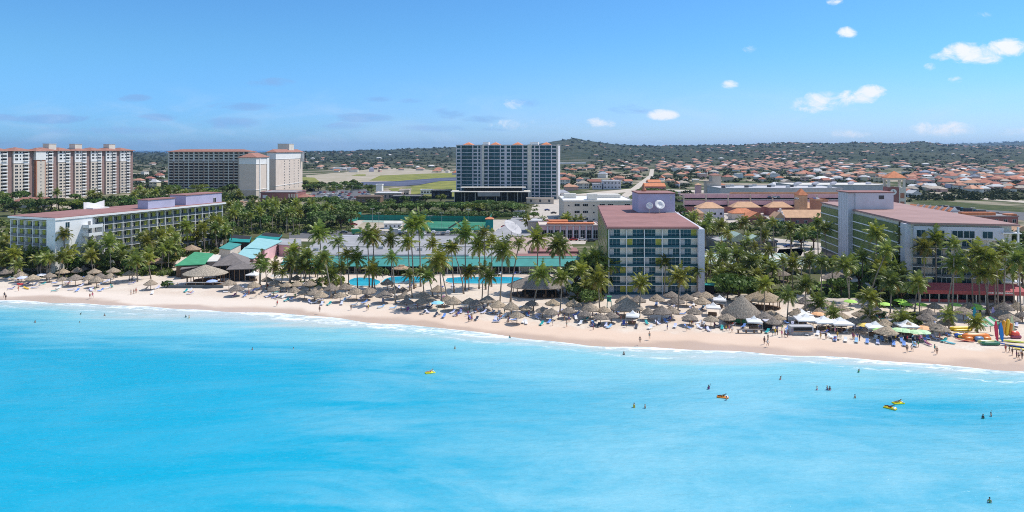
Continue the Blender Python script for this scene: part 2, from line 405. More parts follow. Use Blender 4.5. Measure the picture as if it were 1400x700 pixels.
sheet('pool_terrace', [(395, 375), (800, 379), (800, 372), (700, 366), (395, 366)], 'terrace', .06)
sheet('service_yard', [(395, 330), (800, 334), (812, 300), (775, 284), (735, 300), (480, 301), (480, 318), (395, 318)], 'paving', .06)
sheet('service_road', [(395, 326), (700, 330), (700, 318), (395, 314)], 'asphalt', .10)
sheet('sand_yard', [(484, 313), (580, 313), (590, 299), (505, 299)], 'saltflat', .12)
sheet('parking_lot', [(415, 276), (512, 272), (500, 258), (428, 261)], 'asphalt', .12)
sheet('avenue', [(798, 300), (815, 302), (868, 263), (893, 241), (895, 228), (890, 228), (887, 240), (857, 262)], 'dirtroad', .10)
sheet('hotel_driveway', [(955, 366), (1100, 368), (1160, 362), (1165, 346), (1120, 332), (1060, 326), (950, 345)], 'paving', .10)
sheet('mall_yard', [(925, 304), (1180, 306), (1180, 280), (925, 282)], 'paving', .07)
sheet('salt_flat', [(425, 250), (505, 251), (560, 247), (640, 244), (640, 236), (560, 230), (515, 230), (470, 236), (418, 240)], 'saltflat', .15)
sheet('marsh_grass', [(405, 256), (440, 251), (430, 243), (405, 242)], 'marsh', .25)
sheet('marsh_grass', [(505, 247), (560, 248), (660, 242), (660, 236), (600, 237), (520, 240)], 'marsh', .25)
sheet('marsh_grass', [(480, 240.5), (500, 240.5), (500, 238.5), (488, 238.5)], 'marsh', .25)
sheet('marsh_grass', [(545, 266), (640, 270), (660, 247), (600, 248), (560, 256), (530, 258)], 'marsh', .22)
sheet('lagoon', [(488, 253), (545, 255), (575, 252.5), (600, 248), (660, 245), (660, 241.5), (600, 243.5), (540, 248), (495, 249)], 'lagoonwater', .30)
sheet('field_road', [(1262, 266), (1420, 279), (1420, 276), (1262, 264)], 'dirtroad', .10)
sheet('lot', [(1252, 291), (1420, 303), (1420, 292), (1252, 280)], 'asphalt', .08)
sheet('paved_yard', [(722, 301), (815, 304), (800, 272), (765, 266), (728, 281)], 'paving', .09)
sheet('cross_street', [(745, 276), (862, 262), (1000, 264), (1000, 261), (862, 258), (745, 270)], 'dirtroad', .12)
sheet('boardwalk', [(960, 411), (1090, 414), (1240, 420), (1400, 424), (1400, 410), (1240, 409), (1090, 404), (960, 401)], 'paving', .09)
# ------------------------------------------------------------------ repeats and their labels
REP = []      # (object, phrase, group)
def rep(o, phrase, cat, group, px=None, py=None):
    o['category'] = cat; o['group'] = group
    x, y = o.location.x, o.location.y
    if px is None: px, py = img(x, y, max(o.location.z, SEA))
    REP.append((o, phrase, x, y, px)); return o
ORD = ['', 'first', 'second', 'third', 'fourth', 'fifth', 'sixth', 'seventh', 'eighth', 'ninth', 'tenth', 'eleventh', 'twelfth', 'thirteenth', 'fourteenth', 'fifteenth', 'sixteenth', 'seventeenth', 'eighteenth', 'nineteenth', 'twentieth']
def finish_labels(LM):
    """Each repeat is told apart by its look, by the landmark it stands at, and last by its order there."""
    by = {}
    for o, ph, x, y, px in REP:
        best = min(LM, key=lambda l: ((px - l[1]) / 1.0) ** 2 + ((math.log(y) - math.log(G(l[1], l[2])[1])) * 330) ** 2)
        yl = G(best[1], best[2])[1]; q = y / yl
        prep = 'before' if q < .955 else ('behind' if q > 1.05 else 'level with')
        by.setdefault((ph, prep, best[0]), []).append((px, o))
    for (ph, prep, lm), v in by.items():
        v.sort(key=lambda q: q[0]); n = len(v)
        for i, (px, o) in enumerate(v):
            if n == 1: s = ''
            elif n == 2: s = ', left one of two' if i == 0 else ', right one of two'
            elif i == 0: s = ', leftmost of several'
            elif i == n - 1: s = ', rightmost of several'
            elif i < 20: s = ', %s from left' % ORD[i + 1]
            else: s = ', %s from right' % ORD[min(n - i, 20)]
            o['label'] = f'{ph} {prep} {lm}{s}'

# ------------------------------------------------------------------ palms
def frond(mb, az, el, L, droop, rr, wind=.0, wide=1.0):
    """one pinnate leaf: a drooping rachis with leaflets on both sides"""
    n = 9; p = Vector((0, 0, 0)); d = Vector((math.cos(az) * math.cos(el), math.sin(az) * math.cos(el), math.sin(el)))
    st = L / n; pts = [p.copy()]; dirs = [d.copy()]
    for i in range(n):
        d = (d + Vector((-wind * .06, 0, -droop * (.3 + i / n) * .22))).normalized()
        p = p + d * st; pts.append(p.copy()); dirs.append(d.copy())
    for i in range(n):       # rachis
        a, b = pts[i], pts[i + 1]; sd = dirs[i].cross(Vector((0, 0, 1))).normalized() * (.05 * (1 - i / n) + .015)
        mb.quad(a - sd, b - sd, b + sd, a + sd)
    for i in range(1, n + 1):
        for q in (0, .5):
            if i == n and q: continue
            a = pts[i].lerp(pts[min(i + 1, n)], q); dd = dirs[min(i, n)]
            t = (i + q) / (n + .5)
            ln = L * .30 * wide * (math.sin(math.pi * min(1, .18 + .82 * t)) ** .7 + .12)
            s0 = dd.cross(Vector((0, 0, 1))).normalized(); up = s0.cross(dd)
            for sg in (-1, 1):
                if rr.random() < .06: continue
                ld = (s0 * sg * .85 + dd * (.45 + .35 * t) + up * rr.uniform(-.1, .25) + Vector((-wind * .25, 0, -.35 - rr.random() * .3))).normalized()
                w = dd * (.075 + .04 * rr.random()) * L / 3.6
                m_, e_ = a + ld * ln * .55 + Vector((0, 0, .05)), a + ld * ln + Vector((0, 0, -.14 * ln))
                mb.quad(a - w, a + w, m_ + w * 1.15, m_ - w * 1.15)
                mb.add([m_ - w * 1.15, m_ + w * 1.15, e_], [(0, 1, 2)])
def crown_mesh(seed, L, n, wind, dry=.12):
    rr = random.Random(seed); mb = MB()
    for i in range(n):
        az = i * 2.39996 + rr.uniform(-.25, .25); t = i / n
        el = lerp(1.35, -.55, t ** .9) + rr.uniform(-.12, .12)
        mb.mi = 1 if (t > .86 and rr.random() < dry * 6) else 0
        frond(mb, az, el, L * rr.uniform(.82, 1.08) * (1 if mb.mi == 0 else .85), lerp(.55, 1.15, t) * rr.uniform(.8, 1.25), rr, wind)
    mb.mi = 2
    for k in range(7):
        a = rr.uniform(0, 6.28); r = .28
        mb.lathe([(.02, -.52), (.14, -.42), (.16, -.32), (.1, -.2), (.02, -.15)], 6, (r * math.cos(a), r * math.sin(a)), rr=rr)
    mb.mi = 0
    mb.lathe([(.12, -.3), (.2, 0), (.08, .5)], 6, rr=rr)
    return mb.mesh('crown', ['frond', 'oldfrond', 'nut'])
CROWNS = [crown_mesh(20 + i, L, n, w, d) for i, (L, n, w, d) in enumerate([(3.3, 20, .5, .1), (3.7, 22, .3, .16), (3.0, 17, .8, .14), (3.5, 24, .4, .2), (2.8, 15, .9, .08), (3.9, 21, .5, .16), (3.2, 26, .2, .12)])]
def trunk_mesh(lean, seed):
    rr = random.Random(seed); mb = MB(); pts = []; rad = []
    for i in range(9):
        t = i / 8
        pts.append((lean * 12 * (t ** 1.5 if lean > .12 else t) + rr.uniform(-.05, .05) * (0 < i < 8), .25 * math.sin(t * 3 + seed) * t, 12 * t - .15 * (i == 0)))
        rad.append(.30 if i == 0 else lerp(.2, .115, t))
    mb.tube(pts, rad, 7)
    return mb.mesh('trunk', 'trunk', True), pts[-1]
TRUNKS = [(l,) + trunk_mesh(l, 3 + i) for i, l in enumerate((.0, .035, .07, .12, .18, .26, .34))]
def palm(px, py, h, lean=None, spread=1.0, ci=None, z=0, rr=rnd):
    """lean in image direction: + right, - left (metres at the top); None = slight random"""
    x, y = G(px, py); 
    if lean is None: lean = rr.uniform(-.09, .09) * h
    k = min(range(7), key=lambda i: abs(TRUNKS[i][0] - abs(lean) / h))
    l, me, tip = TRUNKS[k]
    ang = (0 if lean >= 0 else math.pi) + rr.uniform(-.5, .5) * (1 if abs(lean) / h < .2 else .4)
    r = inst('coconut_palm', None, None, (x, y, z), ang)
    s = .85 + .022 * h
    inst('trunk', me, r, (0, 0, 0), 0, (s, s, h / 12))
    ci = rr.randrange(7) if ci is None else ci
    sp = spread * (.88 + .024 * h) * rr.uniform(.92, 1.1)
    g = rr.random(); col = lerp(Vector((.75, .85, .8)), Vector((1.45, 1.2, .8)), g)
    inst('crown', CROWNS[ci], r, (tip[0] * s, tip[1] * s, h - .1), -ang + rr.uniform(-.6, .6), (sp, sp, sp * rr.uniform(.9, 1.1)), col)
    size = 'short' if h < 7 else ('tall' if h > 13 else 'mid-height')
    tone = 'yellowish' if g > .66 else ('dark green' if g < .33 else 'green')
    ln = 'straight' if abs(lean) / h < .05 else ('left-leaning' if lean < 0 else 'right-leaning')
    rep(r, f'{size} {ln} {tone} coconut palm', 'palm tree', 'coconut palms around the resort')
    return r

# ------------------------------------------------------------------ broadleaf trees, shrubs
def leafcloud(lobes, n, size, seed, flat=.0):
    rg = np.random.default_rng(seed); V = []; 
    w = np.array([l[3] * l[4] for l in lobes]); w = w / w.sum()
    for li, (cx, cy, cz, rx, rz) in enumerate(lobes):
        m = int(n * w[li]) + 4
        u = rg.normal(size=(m, 3)); u /= np.linalg.norm(u, axis=1)[:, None]
        u[:, 2] = np.where(u[:, 2] < -.35, -u[:, 2], u[:, 2])
        r = rg.uniform(.55, 1.06, m) ** .8
        p = u * r[:, None] * np.array([rx, rx, rz]) + np.array([cx, cy, cz])
        nn = u + rg.normal(size=(m, 3)) * .55; nn /= np.linalg.norm(nn, axis=1)[:, None]
        a = np.cross(nn, rg.normal(size=(m, 3))); a /= np.linalg.norm(a, axis=1)[:, None]; b = np.cross(nn, a)
        s = size * rg.uniform(.5, 1.2, m)[:, None]
        V.append(np.stack([p - a * s - b * s * .5, p + a * s * .4 - b * s * .8, p + a * s + b * s * .4, p - a * s * .3 + b * s * .8], 1).reshape(-1, 3))
    return np.concatenate(V)
def cloud_mesh(name, V, mats=('leaf',)): return npmesh(name, V, np.arange(len(V)).reshape(-1, 4), mats)
def tree_kind(seed, H_, R_, flat, nl, n, leaf):
    rr = random.Random(seed); lobes = []; mb = MB()
    top = H_ * (.62 if flat else .5)
    mb.tube([(0, 0, -.2), (.1, .05, H_ * .2), (.05, .1, H_ * .42)], [R_ * .075, R_ * .055, R_ * .04], 7)
    for i in range(nl):
        a = i * 2.4 + rr.random(); r = R_ * .72 * math.sqrt((i + .3) / nl)
        c = (r * math.cos(a), r * math.sin(a), top + rr.uniform(-.06, .12) * H_ + (0 if flat else .14 * H_ * (1 - i / nl)))
        lr = R_ * rr.uniform(.32, .5)
        lobes.append((*c, lr, lr * (.42 if flat else .72)))
        mb.tube([(.05, .1, H_ * rr.uniform(.25, .4)), (c[0] * .5, c[1] * .5, lerp(H_ * .4, c[2], .6)), c], [R_ * .035, R_ * .025, R_ * .01], 5)
    return mb.mesh('trunk', 'bark', True), cloud_mesh('crown', leafcloud(lobes, n, leaf, seed))
TREES = [tree_kind(41, 8, 5, 0, 9, 900, .55), tree_kind(42, 9, 4.4, 0, 8, 800, .5), tree_kind(43, 7, 6.5, 1, 12, 1000, .55), tree_kind(44, 6, 4.2, 0, 7, 700, .5), tree_kind(45, 7.5, 7.5, 1, 14, 1100, .6)]
TKIND = ['round-crowned', 'upright', 'spreading', 'bushy', 'umbrella-crowned']
def tree(px, py, k, s=1.0, tone=(1, 1, 1), phrase=None, z=0, grp='broadleaf trees among the hotels', sz=1.0):
    x, y = G(px, py)
    r = inst('broadleaf_tree', None, None, (x, y, z), rnd.uniform(0, 6.28))
    inst('trunk', TREES[k][0], r, (0, 0, 0), 0, (s, s, s * sz)); inst('crown', TREES[k][1], r, (0, 0, 0), 0, (s, s, s * sz), tone)
    rep(r, (phrase or f'{"dark" if tone[0] < .8 else "bright" if tone[0] > 1.3 else "green"} {TKIND[k]} tree'), 'tree', grp)
    return r
SHRUBS = []
for i in range(4):
    rr = random.Random(70 + i)
    SHRUBS.append(cloud_mesh('shrub', leafcloud([(rr.uniform(-.8, .8), rr.uniform(-.6, .6), rr.uniform(.4, .8), rr.uniform(.6, 1), rr.uniform(.5, .8)) for _ in range(5)], 240, .26, 80 + i)))
def shrub(px, py, s=1.0, tone=(1, 1, 1), w='green'):
    x, y = G(px, py)
    o = inst('shrub', SHRUBS[rnd.randrange(4)], None, (x, y, -.05), rnd.uniform(0, 6), (s, s, s), tone)
    rep(o, f'low {w} shrub', 'shrub', 'low shrubs in the resort gardens')

# palms read off the photograph: (base x, base y, crown y, crown x)
PALMS = [(48,361,318,46),(89,372,322,87),(22,362,330,8),(8,366,338,5),(30,370,350,26),(12,372,352,14),
 (441,386,322,435),(466,392,332,461),(505,396,324,503),(509,394,328,511),(536,392,330,534),(560,398,333,558),(566,395,311,558),(575,392,308,573),(593,384,335,591),
 (408,388,345,402),(424,392,352,421),(453,408,354,443),(477,398,350,476),(489,396,356,487),(513,396,371,511),(541,415,354,536),(459,402,378,456),(605,421,358,600),(564,407,378,562),(580,403,374,578),(592,405,380,589),(621,400,341,617),(611,414,362,602),
 (634,402,341,620),(636,397,322,637),(655,395,339,654),(664,396,320,661),(672,392,333,671),(683,420,345,690),(698,413,335,712),(735,398,330,734),(766,402,341,766),(770,405,338,762),(641,397,374,641),(659,413,371,661),(667,418,380,668),(729,425,377,737),(765,430,382,769),
 (800,400,358,799),(812,402,355,813),(796,408,372,794),(820,428,383,818),(806,414,393,804),
 (822,398,356,821),(836,402,365,836),(877,400,359,877),(908,404,360,909),(874,434,390,876),(927,430,381,929),(953,404,373,953),(966,396,364,966),(990,396,351,990),(984,398,370,984),(824,412,390,821),
 (986,350,310,986),(993,356,321,994),(1016,347,306,1016),(1024,372,332,1023),(1040,360,306,1040),(1058,352,306,1058),(1081,352,314,1081),(1100,366,318,1099),(1119,360,306,1118),(1130,362,314,1129),(1051,386,344,1051),(1009,392,351,1008),(1072,404,359,1071),(1084,396,362,1083),(1108,402,359,1107),(1123,410,362,1123),(1135,350,299,1135),(1147,352,305,1146),(1165,352,297,1166),(1138,400,362,1138),(1161,412,362,1161),(996,402,372,997),(1006,400,376,1008),(990,404,378,986),(1034,405,377,1034),(1045,426,391,1045),(1076,440,407,1077),(1101,434,392,1101),
 (1163,418,366,1157),(1200,400,322,1198),(1189,414,344,1214),(1237,400,321,1235),(1217,432,388,1218),(1188,450,410,1189),(1258,436,388,1257),(1265,410,340,1262),(1281,408,329,1279),(1246,396,318,1244),
 (1301,429,337,1307),(1296,428,364,1310),(1349,430,356,1351),(1365,426,359,1362),(1353,432,377,1346),(1360,420,378,1360),(1396,438,359,1392),(1388,420,372,1385),(1189,449,434,1189),(1236,452,438,1235),(1296,456,434,1298),(1338,458,443,1337),(1120,433,416,1120),(1139,447,432,1139),(1372,424,345,1376),(1340,428,350,1336),
 (1250,428,392,1254),(1331,424,366,1326),(1208,396,352,1206),(1178,400,355,1180),(1225,398,360,1228)]
for bx, by, cy, cx in PALMS:
    y = G(bx, by)[1]; m = y / F
    palm(bx, by, max(2.5, (by - cy) * m + .6), (cx - bx) * m * 1.0)
rp = random.Random(5)
def scatter_palms(n, poly_px, hh, keep=3.2):
    xs_ = [p[0] for p in poly_px]; ys_ = [p[1] for p in poly_px]; done = []; tries = 0
    while len(done) < n and tries < n * 60:
        tries += 1
        px, py = rp.uniform(min(xs_), max(xs_)), rp.uniform(min(ys_), max(ys_))
        ins = False; j = len(poly_px) - 1
        for i in range(len(poly_px)):
            (xi, yi), (xj, yj) = poly_px[i], poly_px[j]
            if (yi > py) != (yj > py) and px < (xj - xi) * (py - yi) / (yj - yi) + xi: ins = not ins
            j = i
        if not ins: continue
        w = G(px, py)
        if any((w[0] - a) ** 2 + (w[1] - b) ** 2 < keep ** 2 for a, b in done): continue
        done.append(w); palm(px, py, rp.uniform(*hh), None, rr=rp)
scatter_palms(34, [(84, 378), (232, 374), (262, 350), (318, 345), (330, 325), (285, 335), (200, 362), (84, 370)], (6.5, 12.5))
scatter_palms(7, [(-10, 376), (60, 380), (70, 370), (-10, 362)], (4, 7))
scatter_palms(30, [(305, 322), (390, 320), (470, 316), (470, 300), (330, 296), (300, 305)], (9, 14))
scatter_palms(20, [(185, 292), (330, 290), (330, 283), (185, 280)], (10, 15))
scatter_palms(15, [(965, 402), (1052, 404), (1120, 380), (1120, 360), (1040, 368), (965, 372)], (6, 11))
scatter_palms(5, [(1000, 347), (1120, 350), (1120, 334), (1000, 334)], (5.5, 8.5))
scatter_palms(10, [(945, 345), (985, 340), (985, 318), (945, 322)], (8, 11))
scatter_palms(8, [(1195, 415), (1240, 415), (1238, 396), (1195, 396)], (7, 11))
scatter_palms(10, [(395, 394), (470, 396), (470, 380), (395, 378)], (6, 9))
scatter_palms(7, [(0, 292), (180, 290), (180, 284), (0, 286)], (10, 14))
scatter_palms(7, [(354, 397), (402, 402), (402, 386), (354, 386)], (5.5, 9))
scatter_palms(6, [(60, 384), (235, 386), (235, 378), (60, 378)], (5, 9))
scatter_palms(6, [(-10, 382), (80, 384), (80, 376), (-10, 374)], (4.5, 8))
scatter_palms(6, [(720, 322), (800, 326), (800, 320), (720, 316)], (6, 9))
D_ = (.62, .72, .62); B_ = (1.5, 1.3, .7); N_ = (1, 1, 1); S_ = (1.3, 1.4, 1.7)
for px, py, k, s, tn in [(348,300,0,1.5,D_),(372,302,1,1.4,D_),(395,300,0,1.5,N_),(418,303,0,1.5,D_),(440,308,2,1.4,N_),(466,312,2,1.3,D_),(452,300,2,1.5,N_),(430,297,4,1.3,N_),(405,310,1,1.2,D_),(380,312,0,1.1,N_),(470,300,0,1.2,D_),(355,312,3,1.3,N_),(335,308,1,1.4,D_),
   (400,288,0,1.4,D_),(425,285,4,1.3,N_),(450,283,2,1.3,D_),(420,262,0,1.2,N_),(438,259,0,1.3,D_),(455,258,0,1.2,D_),(472,258,0,1.3,N_),(490,259,0,1.2,D_),(508,262,0,1.1,N_),
   (490,296,4,1.1,N_),(515,294,4,1.0,D_),(540,292,4,1.1,N_),(562,293,4,1.2,N_),(585,292,4,1.2,D_),(608,293,4,1.3,N_),(632,294,4,1.3,N_),(655,295,4,1.3,B_),(678,296,4,1.3,N_),(700,295,4,1.3,N_),(690,290,4,1.2,N_),(664,288,4,1.2,D_),(530,284,2,.8,(1.2,1.15,.8)),(561,282,0,.6,(1.0,1.1,.8)),(592,283,3,.8,(1.3,1.2,.9)),(716,303,3,.9,N_),
   (94,374,1,.95,B_),(110,372,3,1.0,(1.2,1.2,.8)),(132,374,0,.9,N_),(160,370,0,1.0,D_),(190,368,1,1.0,N_),(212,362,0,.9,N_),(255,342,1,1.0,(1.7,1.4,.5)),(240,352,3,.9,(1.6,1.35,.5)),(285,332,0,1.2,D_),(300,340,0,1.1,D_),(310,325,1,1.2,D_),(270,336,0,1.1,N_),(228,356,0,1.0,D_),(178,374,3,.9,D_),
   (20,372,3,1.0,N_),(4,376,3,1.1,(1.4,1.2,.6)),(45,374,3,.7,N_),
   (786,398,0,1.2,D_),(800,392,1,1.3,D_),(812,396,0,1.2,D_),(790,412,3,1.0,D_),(806,420,3,.9,N_),(822,402,1,.9,D_),
   (1010,412,2,1.2,(.8,1.0,.7)),(1026,414,3,1.1,D_),(995,410,3,.9,N_),(1000,396,0,1.0,(1.3,1.15,.7)),(1030,396,1,1.1,N_),(1050,400,3,.9,N_),
   (950,330,2,1.2,N_),(965,326,2,1.2,N_),(980,324,2,.9,D_),(1000,322,2,.9,N_),(1018,320,0,.8,N_),(945,320,0,1.1,D_),(1060,322,0,1.0,N_),(1082,334,0,1.2,D_),(1095,342,0,1.2,D_),(1112,340,0,1.2,(.6,.85,.7)),(1100,330,1,1.1,D_),(1070,320,0,1.0,D_),(1038,312,1,.7,D_),(1052,311,0,.7,D_),(930,300,1,1.2,D_),(918,296,1,1.1,N_),(940,306,0,1.0,D_),
   (1175,396,0,1.2,S_),(1232,416,2,.95,S_),(1216,408,0,1.0,S_),(1150,404,3,1.0,N_),(1195,404,0,.9,D_),(1393,372,1,1.4,D_),(1400,352,0,1.5,D_),(1388,345,0,1.4,N_),(1398,390,0,1.2,D_),
   (20,295,0,1.4,D_),(60,292,1,1.4,N_),(100,290,2,1.3,(1.5,1.3,.6)),(130,288,0,1.3,D_),(150,287,1,1.4,D_),(168,284,0,1.4,N_),(190,280,0,1.5,D_),(205,278,0,1.4,N_),(40,290,0,1.3,N_),(80,287,0,1.3,D_),(112,285,0,1.2,N_),(225,282,0,1.3,D_),(255,281,1,1.4,D_),(290,280,0,1.3,D_),(320,283,0,1.3,N_),(305,278,1,1.2,D_),(270,276,0,1.3,N_),
   (793,324,3,.8,N_),(760,330,3,.8,N_),(745,331,3,.7,N_),(808,287,1,1.2,N_),(730,300,3,.9,N_),(900,272,2,1.5,N_),(880,269,2,1.3,N_),(915,274,2,1.3,D_)]:
    tree(px, py, k, s, tn)
rt = random.Random(77)
for n_, (a, b, c, d), ss in [(34, (-20, 232, 276, 292), 1.35), (26, (232, 345, 262, 286), 1.35), (34, (300, 482, 286, 318), 1.2), (10, (405, 500, 256, 262), 1.2), (14, (955, 1125, 312, 324), .62), (16, (88, 240, 360, 377), .8), (12, (480, 620, 279, 290), 1.0)]:
    for _ in range(n_):
        px, py = rt.uniform(a, b), rt.uniform(c, d)
        if 326 < px < 412 and 262 < py < 279: continue
        g = rt.random(); tree(px, py, rt.choice((0, 1, 2, 3, 0)), ss * rt.uniform(.75, 1.15), (.62, .74, .62) if g < .45 else ((1, 1, 1) if g < .8 else (1.5, 1.3, .65)))
for _ in range(75):
    zone = rnd.choice([((505, 640), (368, 374), 1.0, 1), ((965, 1120), (394, 410), 1.1, 2), ((400, 470), (384, 396), .9, 3), ((1100, 1190), (384, 410), .9, 2), ((86, 300), (372, 379), 1.2, 1), ((1200, 1260), (432, 446), .8, 3)])
    (a, b), (c, d), s, w = zone
    yel = rnd.random() < .35
    shrub(rnd.uniform(a, b), rnd.uniform(c, d), s * rnd.uniform(.7, 1.5), (1.7, 1.3, .5) if yel else (rnd.uniform(.7, 1.2),) * 3, 'yellowish' if yel else 'green')
# dense planting between the trunks: nobody could count it
def undergrowth(zones, seed):
    rg = np.random.default_rng(seed); C = []
    no = [(1092, 1200, 380, 410), (1120, 1170, 384, 394), (326, 414, 262, 279), (338, 380, 326, 340), (960, 995, 378, 395), (1000, 1030, 399, 410)]
    for x0, x1, y0, y1, h, n in zones:
        for _ in range(n):
            px, py = rg.uniform(x0, x1), rg.uniform(y0, y1)
            if any(a < px < b and c < py < d for a, b, c, d in no): continue
            x, y = G(px, py); C.append((x, y, h * rg.uniform(.5, 1.3)))
    C = np.array(C); m = len(C); K = 26
    u = rg.normal(size=(m, K, 3)); u /= np.linalg.norm(u, axis=2, keepdims=True); u[..., 2] = np.abs(u[..., 2])
    rad = C[:, 2][:, None, None]
    p = u * rad * rg.uniform(.5, 1.05, (m, K, 1)) * np.array([1.3, 1.3, .9]); p[..., 0] += C[:, 0][:, None]; p[..., 1] += C[:, 1][:, None]
    nn = u + rg.normal(size=u.shape) * .6; nn /= np.linalg.norm(nn, axis=2, keepdims=True)
    a = np.cross(nn, rg.normal(size=u.shape)); a /= np.linalg.norm(a, axis=2, keepdims=True); b = np.cross(nn, a); s = rad * .30 * rg.uniform(.6, 1.3, (m, K, 1))
    V = np.stack([p - a * s - b * s * .5, p + a * s * .4 - b * s * .9, p + a * s + b * s * .4, p - a * s * .3 + b * s * .9], 2).reshape(-1, 3)
    o = inst('undergrowth', npmesh('undergrowth', V, np.arange(len(V)).reshape(-1, 4), ['undergrowth'])); o['kind'] = 'stuff'; o['label'] = 'dense bushes filling the hotel gardens'
undergrowth([(-30, 14, 300, 360, 2.6, 60), (-30, 235, 280, 293, 3.0, 150), (86, 235, 362, 377, 1.4, 130), (235, 330, 322, 350, 1.8, 120), (300, 480, 286, 321, 2.2, 260), (185, 345, 263, 291, 2.8, 170), (960, 1235, 374, 401, 1.1, 190), (945, 1130, 309, 326, 1.7, 130), (480, 735, 276, 292, 1.9, 190), (784, 822, 386, 414, 1.4, 60), (1196, 1244, 396, 420, 1.5, 60), (500, 600, 371, 377, .9, 40), (400, 475, 382, 396, .8, 30), (415, 512, 255, 261, 3, 60), (1190, 1262, 434, 448, .9, 14), (1402, 1540, 330, 405, 2.2, 120)], 61)
# long clipped hedges behind the tennis courts
def hedge(label, p0, p1, w, h, tone, z=0):
    a, b = Vector((*G(*p0), 0)), Vector((*G(*p1), 0)); L = (b - a).length; n = int(L / 2.2)
    lob = [(*(a.lerp(b, (i + .5) / n).xy + Vector((rnd.uniform(-.5, .5), rnd.uniform(-w, w) * .3)) - a.xy), h * rnd.uniform(.4, .6), w * rnd.uniform(.7, 1.1), h * rnd.uniform(.45, .6)) for i in range(n)]
    o = inst('hedge', cloud_mesh('hedge', leafcloud(lob, n * 60, .5, 5)), None, a, 0, None, tone)
    tag(o, label, 'hedge')
hedge('long dark green hedge behind the tennis court windscreen', (505, 298), (720, 300), 2.5, 5, (.75, .85, .75))
hedge('clipped green hedge before the pool restaurant with teal awning', (508, 376), (530, 377), 2, 2.4, (.9, 1, .9))
hedge('dense shrub border between pool pavilion and awning', (545, 375), (583, 376), 2, 2.0, (1, 1, .9))
# ------------------------------------------------------------------ buildings
class Many:
    """repeated parts of one thing: the first hundred one by one, the rest as one mass"""
    def __init__(s, root, name, mats, cap=100): s.r, s.n, s.m, s.cap, s.it, s.cache = root, name, mats, cap, [], {}
    def add(s, key, proto, loc, rot=0): s.it.append((key, proto, loc, rot))
    def done(s):
        mw = Matrix.Rotation(s.r.rotation_euler.z, 4, 'Z'); mw.translation = s.r.location
        s.it.sort(key=lambda q: (mw @ Vector(q[2])).length)
        for k, p, loc, rot in s.it[:s.cap]:
            if k not in s.cache: s.cache[k] = p.mesh(s.n, s.m)
            inst(s.n, s.cache[k], s.r, loc, rot)
        if len(s.it) > s.cap:
            mb = MB()
            for k, p, loc, rot in s.it[s.cap:]: mb.merge(p, loc, rot)
            o = mb.build(s.n, s.m, s.r); o['kind'] = 'stuff'
def W(o, ang, x, y, z):
    c, s = math.cos(ang), math.sin(ang)
    return (o[0] + x * c - y * s, o[1] + x * s + y * c, (o[2] if len(o) > 2 else 0) + z)
def box(x0, y0, z0, x1, y1, z1): return MB().box(x0, y0, z0, x1, y1, z1)
def winproto(w, h, mull=1, trans=0, fr=.07, dp=.10):
    """pane with a frame, mullions and transoms; local x centred, z from 0, outward -y"""
    mb = MB(); mb.box(-w / 2, -.03, 0, w / 2, .04, h); mb.mi = 1
    mb.box(-w / 2 - fr, -dp, -fr, w / 2 + fr, .02, 0); mb.box(-w / 2 - fr, -dp, h, w / 2 + fr, .02, h + fr)
    mb.box(-w / 2 - fr, -dp, 0, -w / 2, .02, h); mb.box(w / 2, -dp, 0, w / 2 + fr, .02, h)
    for i in range(1, mull + 1): x = -w / 2 + w * i / (mull + 1); mb.box(x - fr / 2, -dp * .8, 0, x + fr / 2, -.03, h)
    for i in range(1, trans + 1): z = h * i / (trans + 1); mb.box(-w / 2, -dp * .7, z - fr / 2, w / 2, -.032, z + fr / 2)
    return mb
def root_at(name, label, p, ang, cat='building', group=None): return thing(name, label, cat, (p[0], p[1], 0), ang, group)
def dirang(p, q): return math.atan2(q[1] - p[1], q[0] - p[0])

def grid(root, o, ang, nb, bw, nf, fh, dep, doors, rails, panels, door, rail, panel, slabname='floor_slab', fin='dividing_wall', mat_='white', fins=True, flip=None, skip=None, th=.16):
    """balcony grid: slabs and dividing walls stand out by dep in front of the wall; doors, panels and railings in every bay"""
    w = nb * bw
    dv = MB(); dv.merge(door, (0, 0, 0)); hw_ = max(p[0] for p in door.v); hh_ = max(p[2] for p in door.v); dv.mi = 2
    dv.box(-hw_ * .85, -.055, .15, -hw_ * .1, -.032, hh_ - .2)
    for i in range(nf + 1):
        inst(slabname, box(-.1, -dep, -th / 2, w + .1, 0, th / 2).mesh(slabname, mat_), root, W(o, ang, 0, 0, i * fh), ang)
    if fins:
        me = box(-.11, -dep - .03, .14, .11, 0, nf * fh - .14).mesh(fin, mat_)
        for i in range(nb + 1): inst(fin, me, root, W(o, ang, i * bw, 0, 0), ang)
    for i in range(nb):
        for j in range(nf):
            if skip and skip(i, j): continue
            f = flip(i, j) if flip else 0
            x0 = i * bw
            dx, pxx = (.33, .80) if not f else (.67, .2)
            ck_ = rnd.random() < .38; doors.add('d1' if ck_ else 'd', dv if ck_ else door, W(o, ang, x0 + bw * dx, -.02, j * fh + .15), ang)
            if panels: panels.add('p', panel, W(o, ang, x0 + bw * pxx, -.02, j * fh + .15), ang)
            if rails: rails.add('r', rail, W(o, ang, x0 + bw / 2, -dep + .06, j * fh + .14), ang)

